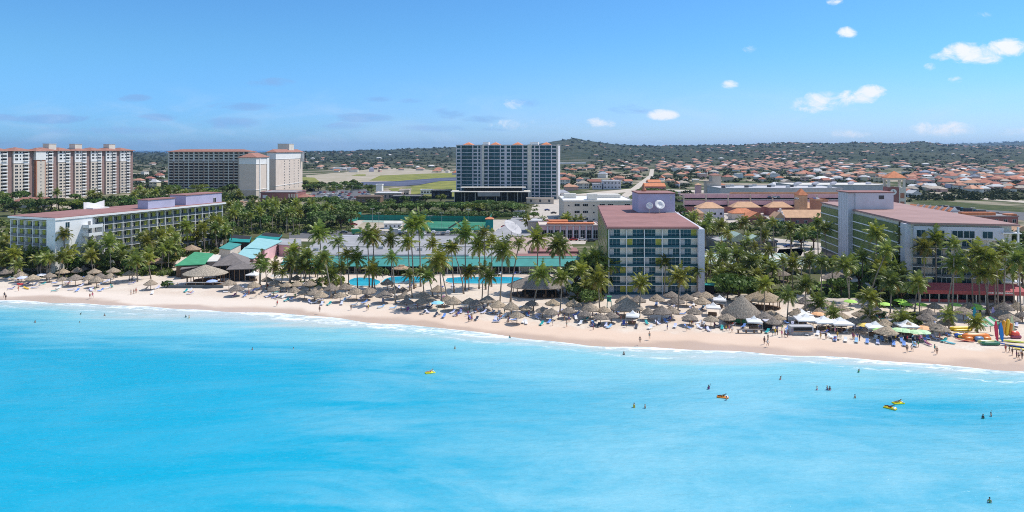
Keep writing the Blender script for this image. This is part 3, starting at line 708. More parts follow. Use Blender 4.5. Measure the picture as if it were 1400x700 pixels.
# ---- A: white and green hotel on the left
zA = 20.2; cA = G(77, 298.6, zA); eA = G(304.5, 277, zA)
LA = math.hypot(eA[0] - cA[0], eA[1] - cA[1]); aA = dirang(cA, eA) - math.pi / 2
A = root_at('hotel', 'white six storey beach hotel with olive balcony panels and red flat roof', cA, aA)
wA = 24.5; fh = zA / 6.35
box(-wA, 0, 0, -.85, LA, zA - .6).build('wall', 'oliveg', A)
box(-1.5, 12.5, 0, 0, 15, zA - .6).build('stair_wall', 'white', A)
mb = MB(); mb.box(-3.5, -1.3, 0, 1.3, 13.5, zA - .61); mb.build('blank_end_wall', 'white', A)
box(-wA - .3, -1.6, zA - .6, 1.6, LA + .4, zA + .15).build('roof_edge', 'white', A)
box(-wA, -1.2, zA + .155, 1.2, LA, zA + .40).build('roof', 'redroof', A)
dr = Many(A, 'balcony_door', ['darkglass', 'offwhite', 'beige']); rl = Many(A, 'railing', ['railing']); pn = Many(A, 'wall_panel', ['olive'])
nbB = 16; bwB = (LA - 15.5) / nbB; nbA = 5; bwA = (wA - 3.7) / nbA
rail = box(-bwB / 2 + .15, -.05, 0, bwB / 2 - .15, .05, 1.0); railA = box(-bwA / 2 + .15, -.05, 0, bwA / 2 - .15, .05, 1.0)
grid(A, (-.83, 15.5), math.pi / 2, nbB, bwB, 6, fh, .85, dr, rl, pn, winproto(bwB * .5, 2.5, 1, 0, .05), rail, box(-bwB * .19, -.05, 0, bwB * .19, .05, fh - .3))
grid(A, (-wA + .2, 0), 0, nbA, bwA, 6, fh, .9, dr, None, pn, winproto(bwA * .36, 2.5, 1, 0, .05), None, box(-bwA * .12, -.05, 0, bwA * .12, .05, fh - .4), flip=lambda i, j: 1)
rl2 = [inst('railing', railA.mesh('railing', 'railing'), A, (-wA + .2 + (i + .5) * bwA, -.84, j * fh + .14)) for i in range(nbA) for j in range(6)]
dr.done(); rl.cap = 70; rl.done(); pn.done()
me = winproto(1.5, 2.0, 1).mesh('window', ['glass', 'white'])
for j in (4, 5): inst('window', me, A, (1.31, 3.4, j * fh + .6), math.pi / 2)
# outside stair with white rails
for j in range(1, 6):
    mb = MB(); mb.box(0, 9.3, j * fh - .15, 3.6, 15.2, j * fh + .15); mb.box(3.5, 9.3, j * fh + .15, 3.6, 15.2, j * fh + 1.1); mb.box(0, 9.3, j * fh + .15, 3.6, 9.4, j * fh + 1.1)
    mb.build('stair_landing', 'white', A, (1.31, 0, 0))
    inst('stair_door', winproto(.9, 2).mesh('stair_door', ['darkglass', 'white']), A, (1.33, 12.2, j * fh + .16), math.pi / 2)
box(1.3, 15.0, 0, 5.0, 15.25, 5 * fh + .1).build('stair_screen', 'white', A)
def penthouse(root, x0, y0, x1, y1, z0, z1, nm='machine_room', wall='lilactone', cap='redroof'):
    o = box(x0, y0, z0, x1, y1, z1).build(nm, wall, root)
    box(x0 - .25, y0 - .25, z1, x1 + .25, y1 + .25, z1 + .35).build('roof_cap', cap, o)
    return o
zr = zA + .41
def locA(px, py): # photo point on the roof -> local
    X_, Y_ = G(px, py, zr); v = Matrix.Rotation(-aA, 4, 'Z') @ Vector((X_ - cA[0], Y_ - cA[1], 0)); return v.x, v.y
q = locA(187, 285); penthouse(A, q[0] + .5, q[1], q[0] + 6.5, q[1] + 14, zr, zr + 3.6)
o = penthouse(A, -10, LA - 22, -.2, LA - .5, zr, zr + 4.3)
inst('door', winproto(1.6, 2.2).mesh('door', ['darkglass', 'white']), o, (-.18, LA - 5, zr + .1), math.pi / 2)
# white sail shaped canopy at the back of the roof
mb = MB(); n = 10; sy0, sy1 = locA(91, 285)[1], locA(128, 283)[1]; sx0 = locA(91, 285)[0]
for s in range(2):
    x = max(-23.5, sx0) + s * .3
    for i in range(n + 1):
        t = i / n; mb.v += [(x, lerp(sy0, sy1, t), zr), (x, lerp(sy0, sy1, t), zr + 2.5 + .35 * math.sin(t * 9) + (.5 if i in (0, n) else 0))]
for i in range(n):
    a = 2 * i; b = a + 2 * (n + 1); mb.f += [(a, a + 2, a + 3, a + 1), (b + 1, b + 3, b + 2, b), (a + 1, a + 3, b + 3, b + 1)]; mb.m += [0, 0, 0]
e1 = 2 * n; mb.f += [(0, 1, 2 * (n + 1) + 1, 2 * (n + 1)), (e1, e1 + 2 * (n + 1), e1 + 2 * (n + 1) + 1, e1 + 1)]; mb.m += [0, 0]
mb.build('parapet_screen', 'white', A)
box(max(-23, sx0 + .5), sy0 + 1, zr, max(-23, sx0 + .5) + 4, sy1 - 1, zr + .5).build('roof_plinth', 'white', A)

# ---- B: long terracotta roofed tower far left
def slabtower(root, L, z, secs, nf, dx=20):
    """long facade on local x = 0 facing +x, running along +y"""
    fh = z / nf; zl = fh * 11.5
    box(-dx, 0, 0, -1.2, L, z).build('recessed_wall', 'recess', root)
    sw = L / secs
    wn = Many(root, 'window', ['darkglass', 'white'], 60); ws = Many(root, 'small_window', ['darkglass', 'white'], 60); bl = Many(root, 'balcony', ['dark', 'white'], 60)
    pw = winproto(2.6, 1.6, 1); ps = winproto(1.2, 1.3, 0)
    pb = MB(); pb.box(-2.2, -.06, .1, 2.2, .04, fh - .75); pb.mi = 1; pb.box(-2.4, -1.0, 0, 2.4, .0, .18); pb.box(-2.4, -1.0, .18, 2.4, -.9, 1.05)
    for k in range(secs):
        y0, y1 = k * sw + .3, (k + 1) * sw - 5.2
        box(-1.2, y0, 0, 0, y1, zl - .01).build('lower_wall', 'cream', root)
        box(-1.2, y0 - .1, zl, .12, y1 + .1, z - .01).build('upper_wall', 'white', root)
        for zz in (fh * 2.5, zl): box(-1.2, y0 - .2, zz - .25, .3, y1 + .2, zz + .12).build('cornice', 'white', root)
        for j in range(nf):
            e = .12 if j * fh >= zl else 0
            wn.add('w', pw, (e + .02, y0 + 2.6, j * fh + 1), math.pi / 2); 
            for q in (6.2, 9.0): ws.add('s', ps, (e + .02, y0 + q, j * fh + 1.1), math.pi / 2)
            bl.add('b', pb, (e + .02, y1 - 3.0, j * fh), math.pi / 2)
        h_ = MB(); h_.hip(-dx - 1, y0 - 1.2, 1.6, y1 + 5.6, z + .25, 3.0); h_.build('roof', 'terracotta', root)
    for w_ in (wn, ws, bl): w_.done()
p, q = G(55, 273), G(183, 263)
aB = dirang(p, q) - math.pi / 2; LB = math.hypot(q[0] - p[0], q[1] - p[1])
B = root_at('resort_tower', 'long cream and white tower with terracotta roofs, farthest left behind white hotel', p, aB)
zB = zat(205.5, p[1]) - .6
slabtower(B, LB, zB, 6, 15)
for y0 in (LB * .12, LB * .38, LB * .75): penthouse(B, -12, y0, -5, y0 + 8, zB + .5, zB + 6.5, 'machine_room', 'offwhite', 'concrete')
B2 = root_at('resort_tower', 'cream tower wing with brick stair bay cut by the left picture edge', (p[0] - 9, p[1] - 14 - 60), aB)
v = MB()
slabtower(B2, 60, zB, 3, 15)
# stair bay between the wings
mb = box(-9, 60.5, 0, 1.2, 70, zB - 8).build('stair_tower', 'brick', B2)
box(-6.5, 60.3, 0, -1.2, 60.5, zB - 9).build('stair_wall', 'cream', mb)
box(1.2, 61.5, 0, 1.35, 69, zB - 9).build('stair_face', 'cream', mb)
box(-9.3, 60.2, zB - 8, 1.6, 70.2, zB - .4).build('stair_crown', 'white', mb)
me = winproto(.9, 1.1).mesh('window', ['darkglass', 'white'])
for j in range(11): inst('window', me, mb, (1.37, 65.2, 4 + j * 3.1), math.pi / 2)
mb = MB(); mb.hip(-10, 59.4, 2.2, 71, zB, 3); mb.build('roof', 'terracotta', B2)

# ---- C: terracotta roofed tower group second from left
Yw = 820.; xw0 = (231 - 700) * Yw / F; zC = zat(207.6, Yw); wC = (340 - 231) * Yw / F
C = root_at('resort_tower', 'wide tower in shade with terracotta roof and pale side wings behind palms', (xw0, Yw), 0)
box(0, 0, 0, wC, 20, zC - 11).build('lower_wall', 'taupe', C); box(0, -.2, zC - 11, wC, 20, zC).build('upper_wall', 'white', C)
dr = Many(C, 'balcony', ['dark', 'offwhite']); 
nb = 16; bw = wC / nb; nf = 13; fh = zC / nf
pb = MB(); pb.box(-bw * .32, -.1, .2, bw * .32, .05, fh - .6); pb.mi = 1; pb.box(-bw * .38, -1.1, 0, bw * .38, 0, .18); pb.box(-bw * .38, -1.1, .18, bw * .38, -1.0, 1.0)
for i in range(nb):
    for j in range(nf): dr.add('b', pb, ((i + .5) * bw, -.22, j * fh), 0)
dr.done()
for i in range(0, nb + 1, 2): box(i * bw - .5, -1.2, 0, i * bw + .5, -.21, zC - .02).build('pilaster', 'beige' if i % 4 else 'offwhite', C)
box(-.5, -1.4, zC - 11.2, wC + .5, -.2, zC - 10.7).build('cornice', 'white', C)
mb = MB(); mb.hip(-2, -2.5, wC + 2, 22, zC + .3, 2.8); mb.build('roof', 'terracotta', C)
def block(px0, py, px1, Yd, pytop, label, low, roofh=3.5, nwin=0, group=None):
    p = G(px0, py); w = (px1 - px0) * p[1] / F; z = zat(pytop, p[1])
    r = root_at('resort_tower', label, p, 0, group=group)
    box(0, 0, 0, w, Yd, z * .2).build('base_wall', low[0], r); box(.05, .05, z * .2, w - .05, Yd, z * .84).build('middle_wall', low[1], r); box(-.1, -.1, z * .84, w + .1, Yd, z).build('upper_wall', low[2], r)
    for zz in (z * .2, z * .84): box(-.3, -.3, zz - .2, w + .3, Yd + .3, zz + .2).build('cornice', 'white', r)
    wn = Many(r, 'window', ['darkglass', 'white'])
    pw = winproto(1.3, 1.3, 0)
    for j in range(nwin):
        for q in range(4): wn.add('w', pw, (w + .03, Yd * .30 + q * Yd * .18, 4 + j * (z - 8) / max(nwin, 1)), math.pi / 2)
    wn.done()
    if roofh: mb = MB(); mb.hip(-1.2, -1.2, w + 1.2, Yd + 1.2, z + .3, roofh); mb.build('roof', 'terracotta', r)
    return r, w, z
r1, w1, z1 = block(327, 271, 350, 34, 215.5, 'pale tower block with terracotta roof standing nearest in the second resort group', ('beige', 'tanwall', 'white'), 4.2)
box(w1, 8, 0, w1 + .6, 10, z1 - .1).build('pilaster', 'white', r1); box(w1, 28, 0, w1 + .6, 34, z1 - .1).build('pilaster', 'white', r1)
r2, w2, z2 = block(365, 266, 377, 90, 208.5, 'tall pale tower block with rows of small windows at right of second resort group', ('tanwall', 'tanwall', 'white'), 3, 12)
mb = penthouse(r2, -6, 50, 6.5, 66, z2 + 2, z2 + 9, 'machine_room', 'offwhite', 'concrete')
mb = MB(); mb.box(w2, 84, z2 * .75, w2 + 5, 85, z2); mb.box(w2 + 4, 84, z2 * .75, w2 + 5, 85, z2 - .5); mb.build('balcony_frame', 'white', r2)

def simple(name, label, px0, px1, pyb, pyt, dep, wall, roof, cat='building', ang=0, over=.4, kind='flat', rh=3, wins=0, rows=1, wmat='darkglass', yb=None, ww=1.6, wh=1.5, group=None):
    """a box of a building whose front foot runs px0-px1 at row pyb and whose front top is at row pyt"""
    p = G(px0, pyb); w = (px1 - px0) * p[1] / F; z = zat(pyt, p[1])
    r = root_at(name, label, p, ang, cat, group)
    box(0, 0, 0, w, dep, z).build('wall', wall, r)
    if kind == 'flat':
        box(-over, -over, z, w + over, dep + over, z + .3).build('roof', roof, r)
        for (a, b, c, d) in ((-over, -over, w + over, -over + .25), (-over, dep + over - .25, w + over, dep + over), (-over, -over + .25, -over + .25, dep + over - .25), (w + over - .25, -over + .25, w + over, dep + over - .25)):
            box(a, b, z + .3, c, d, z + .75).build('parapet', wall, r)
    else:
        mb = MB()
        if kind == 'hip': mb.hip(-over, -over, w + over, dep + over, z + .25, rh)
        else: mb.gable(-over, -over, w + over, dep + over, z + .25, rh, kind[-1])
        mb.build('roof', roof, r)
    if wins:
        me = winproto(ww, wh, 1).mesh('window', [wmat, 'white'])
        for j in range(rows):
            for i in range(wins): inst('window', me, r, (w * (i + .5) / wins, -.03, (z / rows) * (j + .38)))
    return r, w, z

r, w, z = simple('conference_hall', 'low maroon hall with grey flat roof beside the pale resort towers', 356, 404, 277, 263.5, 30, 'maroon', 'greyroof')
box(2, -.1, z * .45, 6, .02, z * .75).build('sign_panel', 'white', r); 
for k in range(4): box(w * .80 + k * 2.2, -.15, 1, w * .80 + k * 2.2 + 1.3, .02, z - 1).build('pier', 'cream', r)
simple('pavilion', 'small pavilion with orange hip roof beside maroon hall', 404, 424, 276, 270, 14, 'cream', 'terracotta', kind='hip', rh=2.5)
simple('shed', 'little white roofed shed before the nearest pale tower', 333, 349, 276, 272.5, 6, 'cream', 'white')
simple('shed', 'brown shed with peach roof under palms near the pale tower', 318, 332, 283, 277, 8, 'taupe', 'peach')
simple('villa', 'small villa with terracotta roof half hidden between palms at far left tower', 18, 68, 284, 275.5, 9, 'cream', 'terracotta', kind='hip', wins=5)

# ---- D: glass tower
pD = G(622, 272.5); wD = 141 * pD[1] / F; zD = zat(198.5, pD[1]); aD = -math.radians(9); wD /= math.cos(aD)
Dt = root_at('glass_tower', 'tall concrete apartment tower with blue glass bays and small red roofs', (pD[0], pD[1] + 13), aD, 'tower')
box(0, 0, 0, wD, 20, zD).build('wall', 'lilac', Dt)
fh = zD / 15; wn = Many(Dt, 'window', ['blueglass', 'lilac']); ws = Many(Dt, 'small_window', ['blueglass', 'lilac'])
S = wD / 1095.  # facade plan measured in an enlarged photograph
bays = [(75, 195, 25, 65, 205, 243, 258, 280), (372, 492, 322, 360, 500, 540, 0, 0), (612, 732, 565, 600, 745, 782, 0, 0), (918, 1036, 868, 905, 1045, 1088, 832, 855)]
for a, b, c, d_, e, f, g, h in bays:
    a, b, c, d_, e, f, g, h = [q * S - 15 * S for q in (a, b, c, d_, e, f, g, h)]
    pw = winproto(b - a, fh - .5, 1, 0, .12)
    p1 = winproto(d_ - c, fh - 1.2, 0, 0, .06); p2 = winproto(f - e, fh - 1.2, 0, 0, .06)
    for j in range(15):
        wn.add(('w', a), pw, ((a + b) / 2, -.03, j * fh + .2)); ws.add(('s', c), p1, ((c + d_) / 2, -.02, j * fh + .6)); ws.add(('t', e), p2, ((e + f) / 2, -.02, j * fh + .6))
        if h > 0: ws.add(('u', g), winproto(h - g, fh - .9, 0, 0, .06), ((g + h) / 2, -.02, j * fh + .5))
    for x in (a - .4, b + .4): box(x - .45, -.7, 0, x + .45, 0, zD - .05).build('pier', 'lilac', Dt)
    for j in range(0, 16, 3): box(c - .3, -.5, j * fh - .2, f + .3, -.001, j * fh + .2).build('band', 'lilac', Dt)
    mb = MB(); mb.hip(a + 1, 1, b - 1, 14, zD + .6, 2.2); mb.build('roof', 'orange', Dt)
wn.done(); ws.done()
for x0, x1 in ((287 * S, 306 * S), (775 * S, 812 * S), (1080 * S, 1096 * S)): box(x0, -1.6, 0, x1, 0, zD + .8).build('stair_shaft', 'offwhite', Dt)
for x0, x1 in ((285 * S, 345 * S), (790 * S, 880 * S)): box(x0, 4, zD, x1, 10, zD + 3).build('machine_room', 'white', Dt)
box(-.3, -.3, zD, wD + .3, 20.3, zD + .5).build('parapet', 'concrete', Dt)
pp = G(622, 276); wp = (722 - 622) * pp[1] / F; sp = pp[1] / F
P_ = root_at('podium', 'dark glass podium with white overhanging roofs at foot of tall tower', (pp[0], pp[1] - 8), 0)
z1 = zat(262, pp[1]); z2 = zat(256, pp[1] + 9)
box(0, 6, 0, wp, 16, z1).build('lower_glass', 'darkglass', P_); box(wp * .12, 10, z1 + .6, wp * .92, 17, z2).build('upper_glass', 'darkglass', P_)
box(-3, -1, z1 + .02, wp + 2, 17, z1 + .6).build('roof', 'offwhite', P_); box(wp * .08, 6, z2, wp * .97, 18, z2 + .5).build('upper_roof', 'offwhite', P_)
for i in range(8): box(wp * i / 7 - .2, 1, 0, wp * i / 7 + .2, 1.4, z1).build('column', 'offwhite', P_)
for i in range(12): box(wp * i / 11 - .08, 5.8, 0, wp * i / 11 + .08, 5.99, z1).build('mullion', 'metal', P_)
box(wp * .32, -3, z1 - 3.4, wp * .62, 5.9, z1 - .3).build('entrance_canopy', 'greyroof', P_)
simple('service_building', 'low beige service building with dark doors right below the tall tower', 720, 757, 279, 272, 9, 'beige', 'cream', wins=3, wh=2.2)
simple('skip', 'open blue waste skip parked on pale concrete right of tower', 763, 768, 272.5, 269.8, 4, 'blueglass', 'dark', 'container')
# ---- E: red roofed hotel with satellite dishes
zE = 21.2; a0, a1 = G(832, 311, zE), G(953, 311, zE); b0 = G(819, 282, zE)
aE = 0; E = root_at('hotel', 'red roofed hotel with blue glass balconies and two satellite dishes on top', a0, 0)
wE = a1[0] - a0[0]; LE = b0[1] - a0[1]; sk = (b0[0] - a0[0]) / LE       # plan leans back to the right
def para(x0, y0, x1, y1): return [(x0 + sk * y0, y0), (x1 + sk * y0, y0), (x1 + sk * y1, y1), (x0 + sk * y1, y1)]
MB().prism(para(0, 0, wE, LE), 0, zE - .3).build('wall', 'offwhite', E)
MB().prism(para(-.5, .01, 0, LE), 0, zE - .31).build('green_side_wall', 'greenglass', E)
MB().prism(para(-.7, -1.7, wE + .4, LE + .3), zE - .3, zE + .15).build('roof_edge', 'redroof', E)
MB().prism(para(-.5, -1.2, wE + .2, LE), zE + .15, zE + .4).build('roof', 'redroof', E)
MB().prism(para(wE, -2.2, wE + 2.0, LE), 0, zE - .3).build('end_wall', 'lilac', E)
dr = Many(E, 'window', ['blueglass', 'metal', 'concrete']); rl = Many(E, 'railing', ['blueglass']); pn = Many(E, 'wall_panel', ['offwhite']); 
nb = 5; bw = wE / nb; nf = 7; fh = (zE - .4) / nf
grid(E, (0, 0), 0, nb, bw, nf, fh, .9, dr, rl, None, winproto(bw * .62, fh - .4, 2, 1, .06), box(-bw / 2 + .15, -.05, 0, bw / 2 - .15, .05, .75), None, flip=lambda i, j: i in (1, 3), mat_='white')
dr.done(); rl.done()
for i in range(nb):
    for j in range(nf): 
        f = i in (1, 3); inst('wall_panel', box(-bw * .16, -.06, .15, bw * .16, .05, fh - .15).mesh('wall_panel', 'olive' if (i * 3 + j * 5) % 7 in (0, 3) else 'offwhite'), E, (i * bw + bw * (.80 if not f else .2), -.02, j * fh))
for j in range(1, nf): inst('slab_line', box(-.05, 0, -.15, .05, LE, .15).mesh('slab_line', 'olive'), E, (-.56, 0, j * fh), (0, 0, -math.atan(sk)))
zr = zE + .42; pb = G(873, 290.5, zr); xb = pb[0] - a0[0]; yb = pb[1] - a0[1]; wb = 50 * pb[1] / F
o = box(xb, yb, zr, xb + wb, yb + 14, zr + 7.2).build('machine_room', 'lilactone', E); box(xb - .3, yb - .3, zr + 7.2, xb + wb + .3, yb + 14.3, zr + 7.6).build('roof_cap', 'redroof', o)
box(xb + wb * .86, yb - .05, zr + 5, xb + wb * .92, yb + .02, zr + 6.4).build('vent', 'concrete', o)
def dish(parent, name, loc, R_, tilt, yaw, col='white', mast=1.6, top=True):
    mb = MB(); prof = [(R_ * t, R_ * .32 * t * t) for t in (.05, .3, .55, .8, 1)]
    mb.lathe(prof + [(R_ * .98, R_ * .32 + .06), (R_ * .5, R_ * .08 + .08), (.05, .07)], 20)
    mb.tube([(R_ * .9, 0, R_ * .3), (0, 0, R_ * .75)], .05, 4); mb.tube([(-R_ * .5, R_ * .8, R_ * .3), (0, 0, R_ * .75)], .05, 4); mb.tube([(-R_ * .5, -R_ * .8, R_ * .3), (0, 0, R_ * .75)], .05, 4)
    mb.lathe([(.12, R_ * .7), (.12, R_ * .85)], 6)
    r = thing('satellite_dish', name, 'satellite dish', loc, 0) if top else None
    inst('reflector', mb.mesh('reflector', col, True), r, (0, 0, mast), (tilt, 0, yaw))
    MB().tube([(0, .3, 0), (0, .3, mast)], .16, 8).build('mast', 'metal', r)
    return r
dish(None, 'smaller white satellite dish on red roof, at left of the lilac machine room', (a0[0] + xb + wb * .27, a0[1] + yb - 2.2, zr), 1.35, math.radians(62), math.radians(-12), mast=2.6)
dish(None, 'larger white satellite dish on red roof before the lilac machine room', (a0[0] + xb + wb * .53, a0[1] + yb - 2.6, zr), 1.95, math.radians(60), math.radians(8), mast=3.0)
mb = MB(); mb.prism([(0, 0), (5, -.3), (5, .3), (0, .6)], 0, .2); tag(mb.build('roof_ramp', 'white', None, (a0[0] + xb + wb * .72, a0[1] + yb - 1.5, zr + .1)), 'white slanted stair rail leaning at right of lilac roof room', 'stair')
mb = MB(); mb.lathe([(.9, 0), (1, .5), (.5, 1.4), (.2, 2.2), (.25, 2.8)], 10); tag(mb.build('roof_ventilator', 'brick', None, (a0[0] + xb + wb * .28, a0[1] + yb + 10, zr + 7.62)), 'small red ventilator on top of the lilac roof room', 'vent')
# plinth terrace before E
pt = G(835, 402); box(0, 0, 0, 28, 6, 1.3).build('terrace_wall', 'offwhite', None, (pt[0], pt[1], .05)); tag(bpy.data.objects['terrace_wall'], 'long pale terrace wall at foot of the red roofed hotel', 'wall')
# ---- F: right hotel
zF = 23.0; f0, f1 = G(1245, 304.5, zF), G(1383, 307.5, zF); fb = G(1168, 287, zF)
Fr = root_at('hotel', 'large hotel with green louvred side and flat pink roof, at right picture edge', f0, 0)
def LF(p): return (p[0] - f0[0], p[1] - f0[1])
q1 = LF(f1); qb = LF(fb); k_ = qb[0] / qb[1]; yb = qb[1] + 36; q0b = (k_ * yb, yb); q1b = (q1[0] + .28 * yb * .5, yb)
MB().prism([(0, 0), q1, q1b, q0b], 0, zF - .3).build('wall', 'offwhite', Fr)
MB().prism([(-.8, -1.6), (q1[0] + 1.5, q1[1] - 1.6), (q1b[0] + 1, yb + .5), (q0b[0] - .6, yb + .5)], zF - .3, zF + .3).build('roof', 'pinkroof', Fr)
aF = math.atan2(q1[1], q1[0]); wF = math.hypot(*q1); nf = 7; fh = (zF - 3.6) / 6.6
wn = Many(Fr, 'window', ['glass', 'white', 'beige']); rl = Many(Fr, 'railing', ['railing']); pn = Many(Fr, 'wall_panel', ['cream'])
nb = 6; bw = (wF - 3) / nb; o_ = W((0, 0, 0), aF, .4, -.05, 3.6)
grid(Fr, o_, aF, nb, bw, 6, fh, 1.0, wn, rl, None, winproto(bw * .6, fh - .4, 1, 0, .05), box(-bw / 2 + .1, -.04, 0, bw / 2 - .1, .04, .7), None, flip=lambda i, j: i % 2, fins=False, skip=lambda i, j: j == 5)
wn.done(); rl.done()
for i in range(nb):
    for j in range(5): inst('wall_panel', box(-bw * .17, -.06, .15, bw * .17, .05, fh - .2).mesh('wall_panel', ('cream', 'olive', 'offwhite')[(i * 2 + j * 3) % 5 % 3]), Fr, W(o_, aF, i * bw + bw * (.2 if i % 2 else .8), -.02, j * fh), aF)
inst('top_storey_wall', box(.2, -1.32, .15, wF - 3, -.02, fh + .9).mesh('top_storey_wall', 'lilac'), Fr, W(o_, aF, 0, 0, 5 * fh), aF)
for x_, w_ in ((1.7, 2.4), (7, 2.4), (11.8, 2.9), (15.0, 2.9), (20, 2.7)):
    inst('window', winproto(w_, 2.1, 1, 0, .06).mesh('window', ['glass', 'white']), Fr, W(o_, aF, x_ + .4, -1.36, 5 * fh + .55), aF)
for i in range(7): inst('corner_balcony', box(-3.4, -2.2, -.14, 1.6, 1.5, .14).mesh('corner_balcony', 'white'), Fr, W(o_, aF, wF - .2, 0, (i - .2) * fh), aF)
inst('corner_post', box(-.25, -2.1, 0, .25, -1.7, zF - .4).mesh('corner_post', 'white'), Fr, (q1[0] + .6, q1[1], 0))
# green louvre side, floor by floor
aS = math.atan2(qb[1], qb[0]); LS = math.hypot(*q0b)
for j in range(6):
    o = box(8, 0, .25, LS, .5, fh - .12).build('louvre_wall', 'greenglass', Fr, (0, 0, 3.6 + j * fh + .4), aS)
    box(7.5, 0, -.13, LS, .75, .22).build('floor_edge', 'white', Fr, (0, 0, 3.6 + j * fh + .4), aS)
box(0, -.2, 0, 3.4, 1.6, zF - .35).build('end_pier', 'lilac', Fr, (0, 0, 0), aS); box(3.4, 0, 0, 7.5, .4, zF - .4).build('window_strip', 'darkglass', Fr, (0, 0, 0), aS)
for j in range(7): box(3.4, .4, 0, 7.5, .8, .25).build('sill', 'white', Fr, (0, 0, 3.3 + j * fh), aS)
box(7.5, 0, 0, LS, .3, 3.8).build('base_glass', 'glass', Fr, (0, 0, 0), aS)
pT = LF(G(1148, 288, zF)); hT = zat(263.5, fb[1]) 
tw = MB(); tw.box(qb[0] - 2.3, qb[1], 0, qb[0] + .2, qb[1] + 8, hT); tw.build('lift_tower', 'lilac', Fr)
tw = MB(); tw.box(qb[0] + .21, qb[1] - .5, zF + .3, qb[0] + 14.6, qb[1] + 9, hT); o = tw.build('machine_room', 'lilac', Fr)
box(qb[0] + 9, qb[1] - .56, hT - 2.4, qb[0] + 11, qb[1] - .49, hT - 1).build('vent', 'darkmetal', o)
box(qb[0] - 2.6, qb[1] - .8, hT + .002, qb[0] + 14.9, qb[1] + 9.3, hT + .35).build('roof_cap', 'redroof', Fr)
for k in range(4): box(qb[0] - 2.35, qb[1] + 1.2 + k * 2, 0, qb[0] - 2.3, qb[1] + 1.3 + k * 2, hT - .1).build('wall_joint', 'concrete', Fr)
# beach restaurant under F with red awning
pR = G(1256, 411.5); wR = (1386 - 1256) * pR[1] / F; s_ = pR[1] / F
Rr = root_at('beach_restaurant', 'low open restaurant with long red awning under the right hotel', pR, aF * .5)
zt = zat(391.5, pR[1]); zl = zat(398.5, pR[1])
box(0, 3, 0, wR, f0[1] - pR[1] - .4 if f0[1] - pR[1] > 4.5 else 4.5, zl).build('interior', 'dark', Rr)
mb = MB(); mb.add([(-1, -1.6, zl - .3), (wR + 1, -1.6, zl - .3), (wR + 1, -1.6, zl + .8), (-1, -1.6, zl + .8), (-.5, 2.4, zt + .8), (wR + .5, 2.4, zt + .8), (-.5, 2.4, zl - .3), (wR + .5, 2.4, zl - .3)], [(0, 1, 2, 3), (3, 2, 5, 4), (6, 0, 3, 4), (1, 7, 5, 2), (7, 6, 4, 5), (0, 6, 7, 1)])
aw = mb.build('awning', 'maroonred' if 'maroonred' in M else mk('maroonred', (.42, .10, .10), .75, .1, .4) and 'maroonred', Rr)
mb = MB(); x = wR * .64   # the sign's lettering is too small to read in the photograph: strokes of its size
for n_, wd in ((8, .34), (10, .30), (9, .34)):
    for i in range(n_): mb.box(x, -1.66, zl + .12 + .08 * (i % 2), x + wd * .5, -1.61, zl + .62 - .1 * ((i * 3) % 2)); x += wd * .72
    x += .5
mb.build('sign_lettering', 'white', aw)
for i in range(12): box(i * wR / 11 - .12, -1.2, 0, i * wR / 11 + .12, -1, zl - .3).build('post', 'offwhite', Rr)
for i in (0, 1, 2, 3, 4): box(i * wR / 11 + .15, -1.15, 0, (i + 1) * wR / 11 - .15, -1.05, .9).build('low_wall', 'maroonred', Rr)
for i in range(7): box(i * wR / 11 + .4, 2.6, .5, (i + 1) * wR / 11 - .4, 2.95, zl - .6).build('window', 'glass', Rr)
for k in range(9): box(1 + k * wR / 9, .3, .0, 2 + k * wR / 9, 1.2, .75).build('table', 'wood', Rr)
# ---- G: pale three storey building behind E
r, w, z = simple('office_block', 'long pale three storey block with flat white roof behind the red roofed hotel', 771, 866, 304, 275.5, 46, 'cream', 'white', wins=0)
me = winproto(3.2, 1.5, 2).mesh('window', ['darkglass', 'white']); m2 = winproto(1, .8, 0).mesh('small_window', ['darkglass', 'white'])
for j in range(3):
    for i in range(8): inst('window' if i % 3 else 'small_window', me if i % 3 else m2, r, (3 + i * w / 8.3, -.03, 1.5 + j * 4.3))
for a, b, c, d, h in ((2, 24, 10, 30, 3.0), (16, 8, 22, 16, 3.8), (24, 28, 40, 40, 2.2)): box(a, b, z + .3, c, d, z + .3 + h).build('roof_room', 'offwhite', r)
# ---- H: pink arcade with orange roof
r, w, z = simple('arcade', 'low pink arcade with orange roof strip and tall openings beyond grey flat roof', 738, 819, 327.5, 309, 16, 'pinkwall', 'cream', wins=0)
box(4, 2, z + .75, w - 2, 7, z + 1.3).build('orange_roof', 'orange', r); box(5, 7.1, z + .31, 15, 13, z + 2).build('orange_roof', 'orange', r)
me = winproto(2.2, 4.2, 1, 1).mesh('window', ['darkglass', 'white'])
for i in range(9): inst('window', me, r, (2.2 + i * (w - 4) / 8, -.05, .6)); box(3.7 + i * (w - 4) / 8, -.6, 0, 4.3 + i * (w - 4) / 8, .02, z - .1).build('pilaster', 'lilac', r)
for k in range(3): box(w * .5 + k * 5, 8.5, z + .32, w * .5 + 3 + k * 5, 11, z + 1.9).build('air_conditioner', 'darkmetal', r)
simple('store', 'grey windowless store building at left of the pink arcade', 722, 742, 322, 303.5, 16, 'beige', 'concrete')
simple('store', 'tiny grey plant room on parking deck beyond curved ramp', 702, 717, 296, 290, 7, 'concrete', 'greyroof')
pts = [(668, 326), (742, 326), (735, 312), (718, 298), (702, 298), (690, 311)]
mb = MB(); g0 = G(668, 326); mb.prism([(G(*p)[0] - g0[0], G(*p)[1] - g0[1]) for p in pts], 0, 1.2)
tag(mb.build('parking_deck', 'greyroof', None, (g0[0], g0[1], .1)), 'grey sloping parking deck narrowing towards the back beside satellite dish', 'deck')
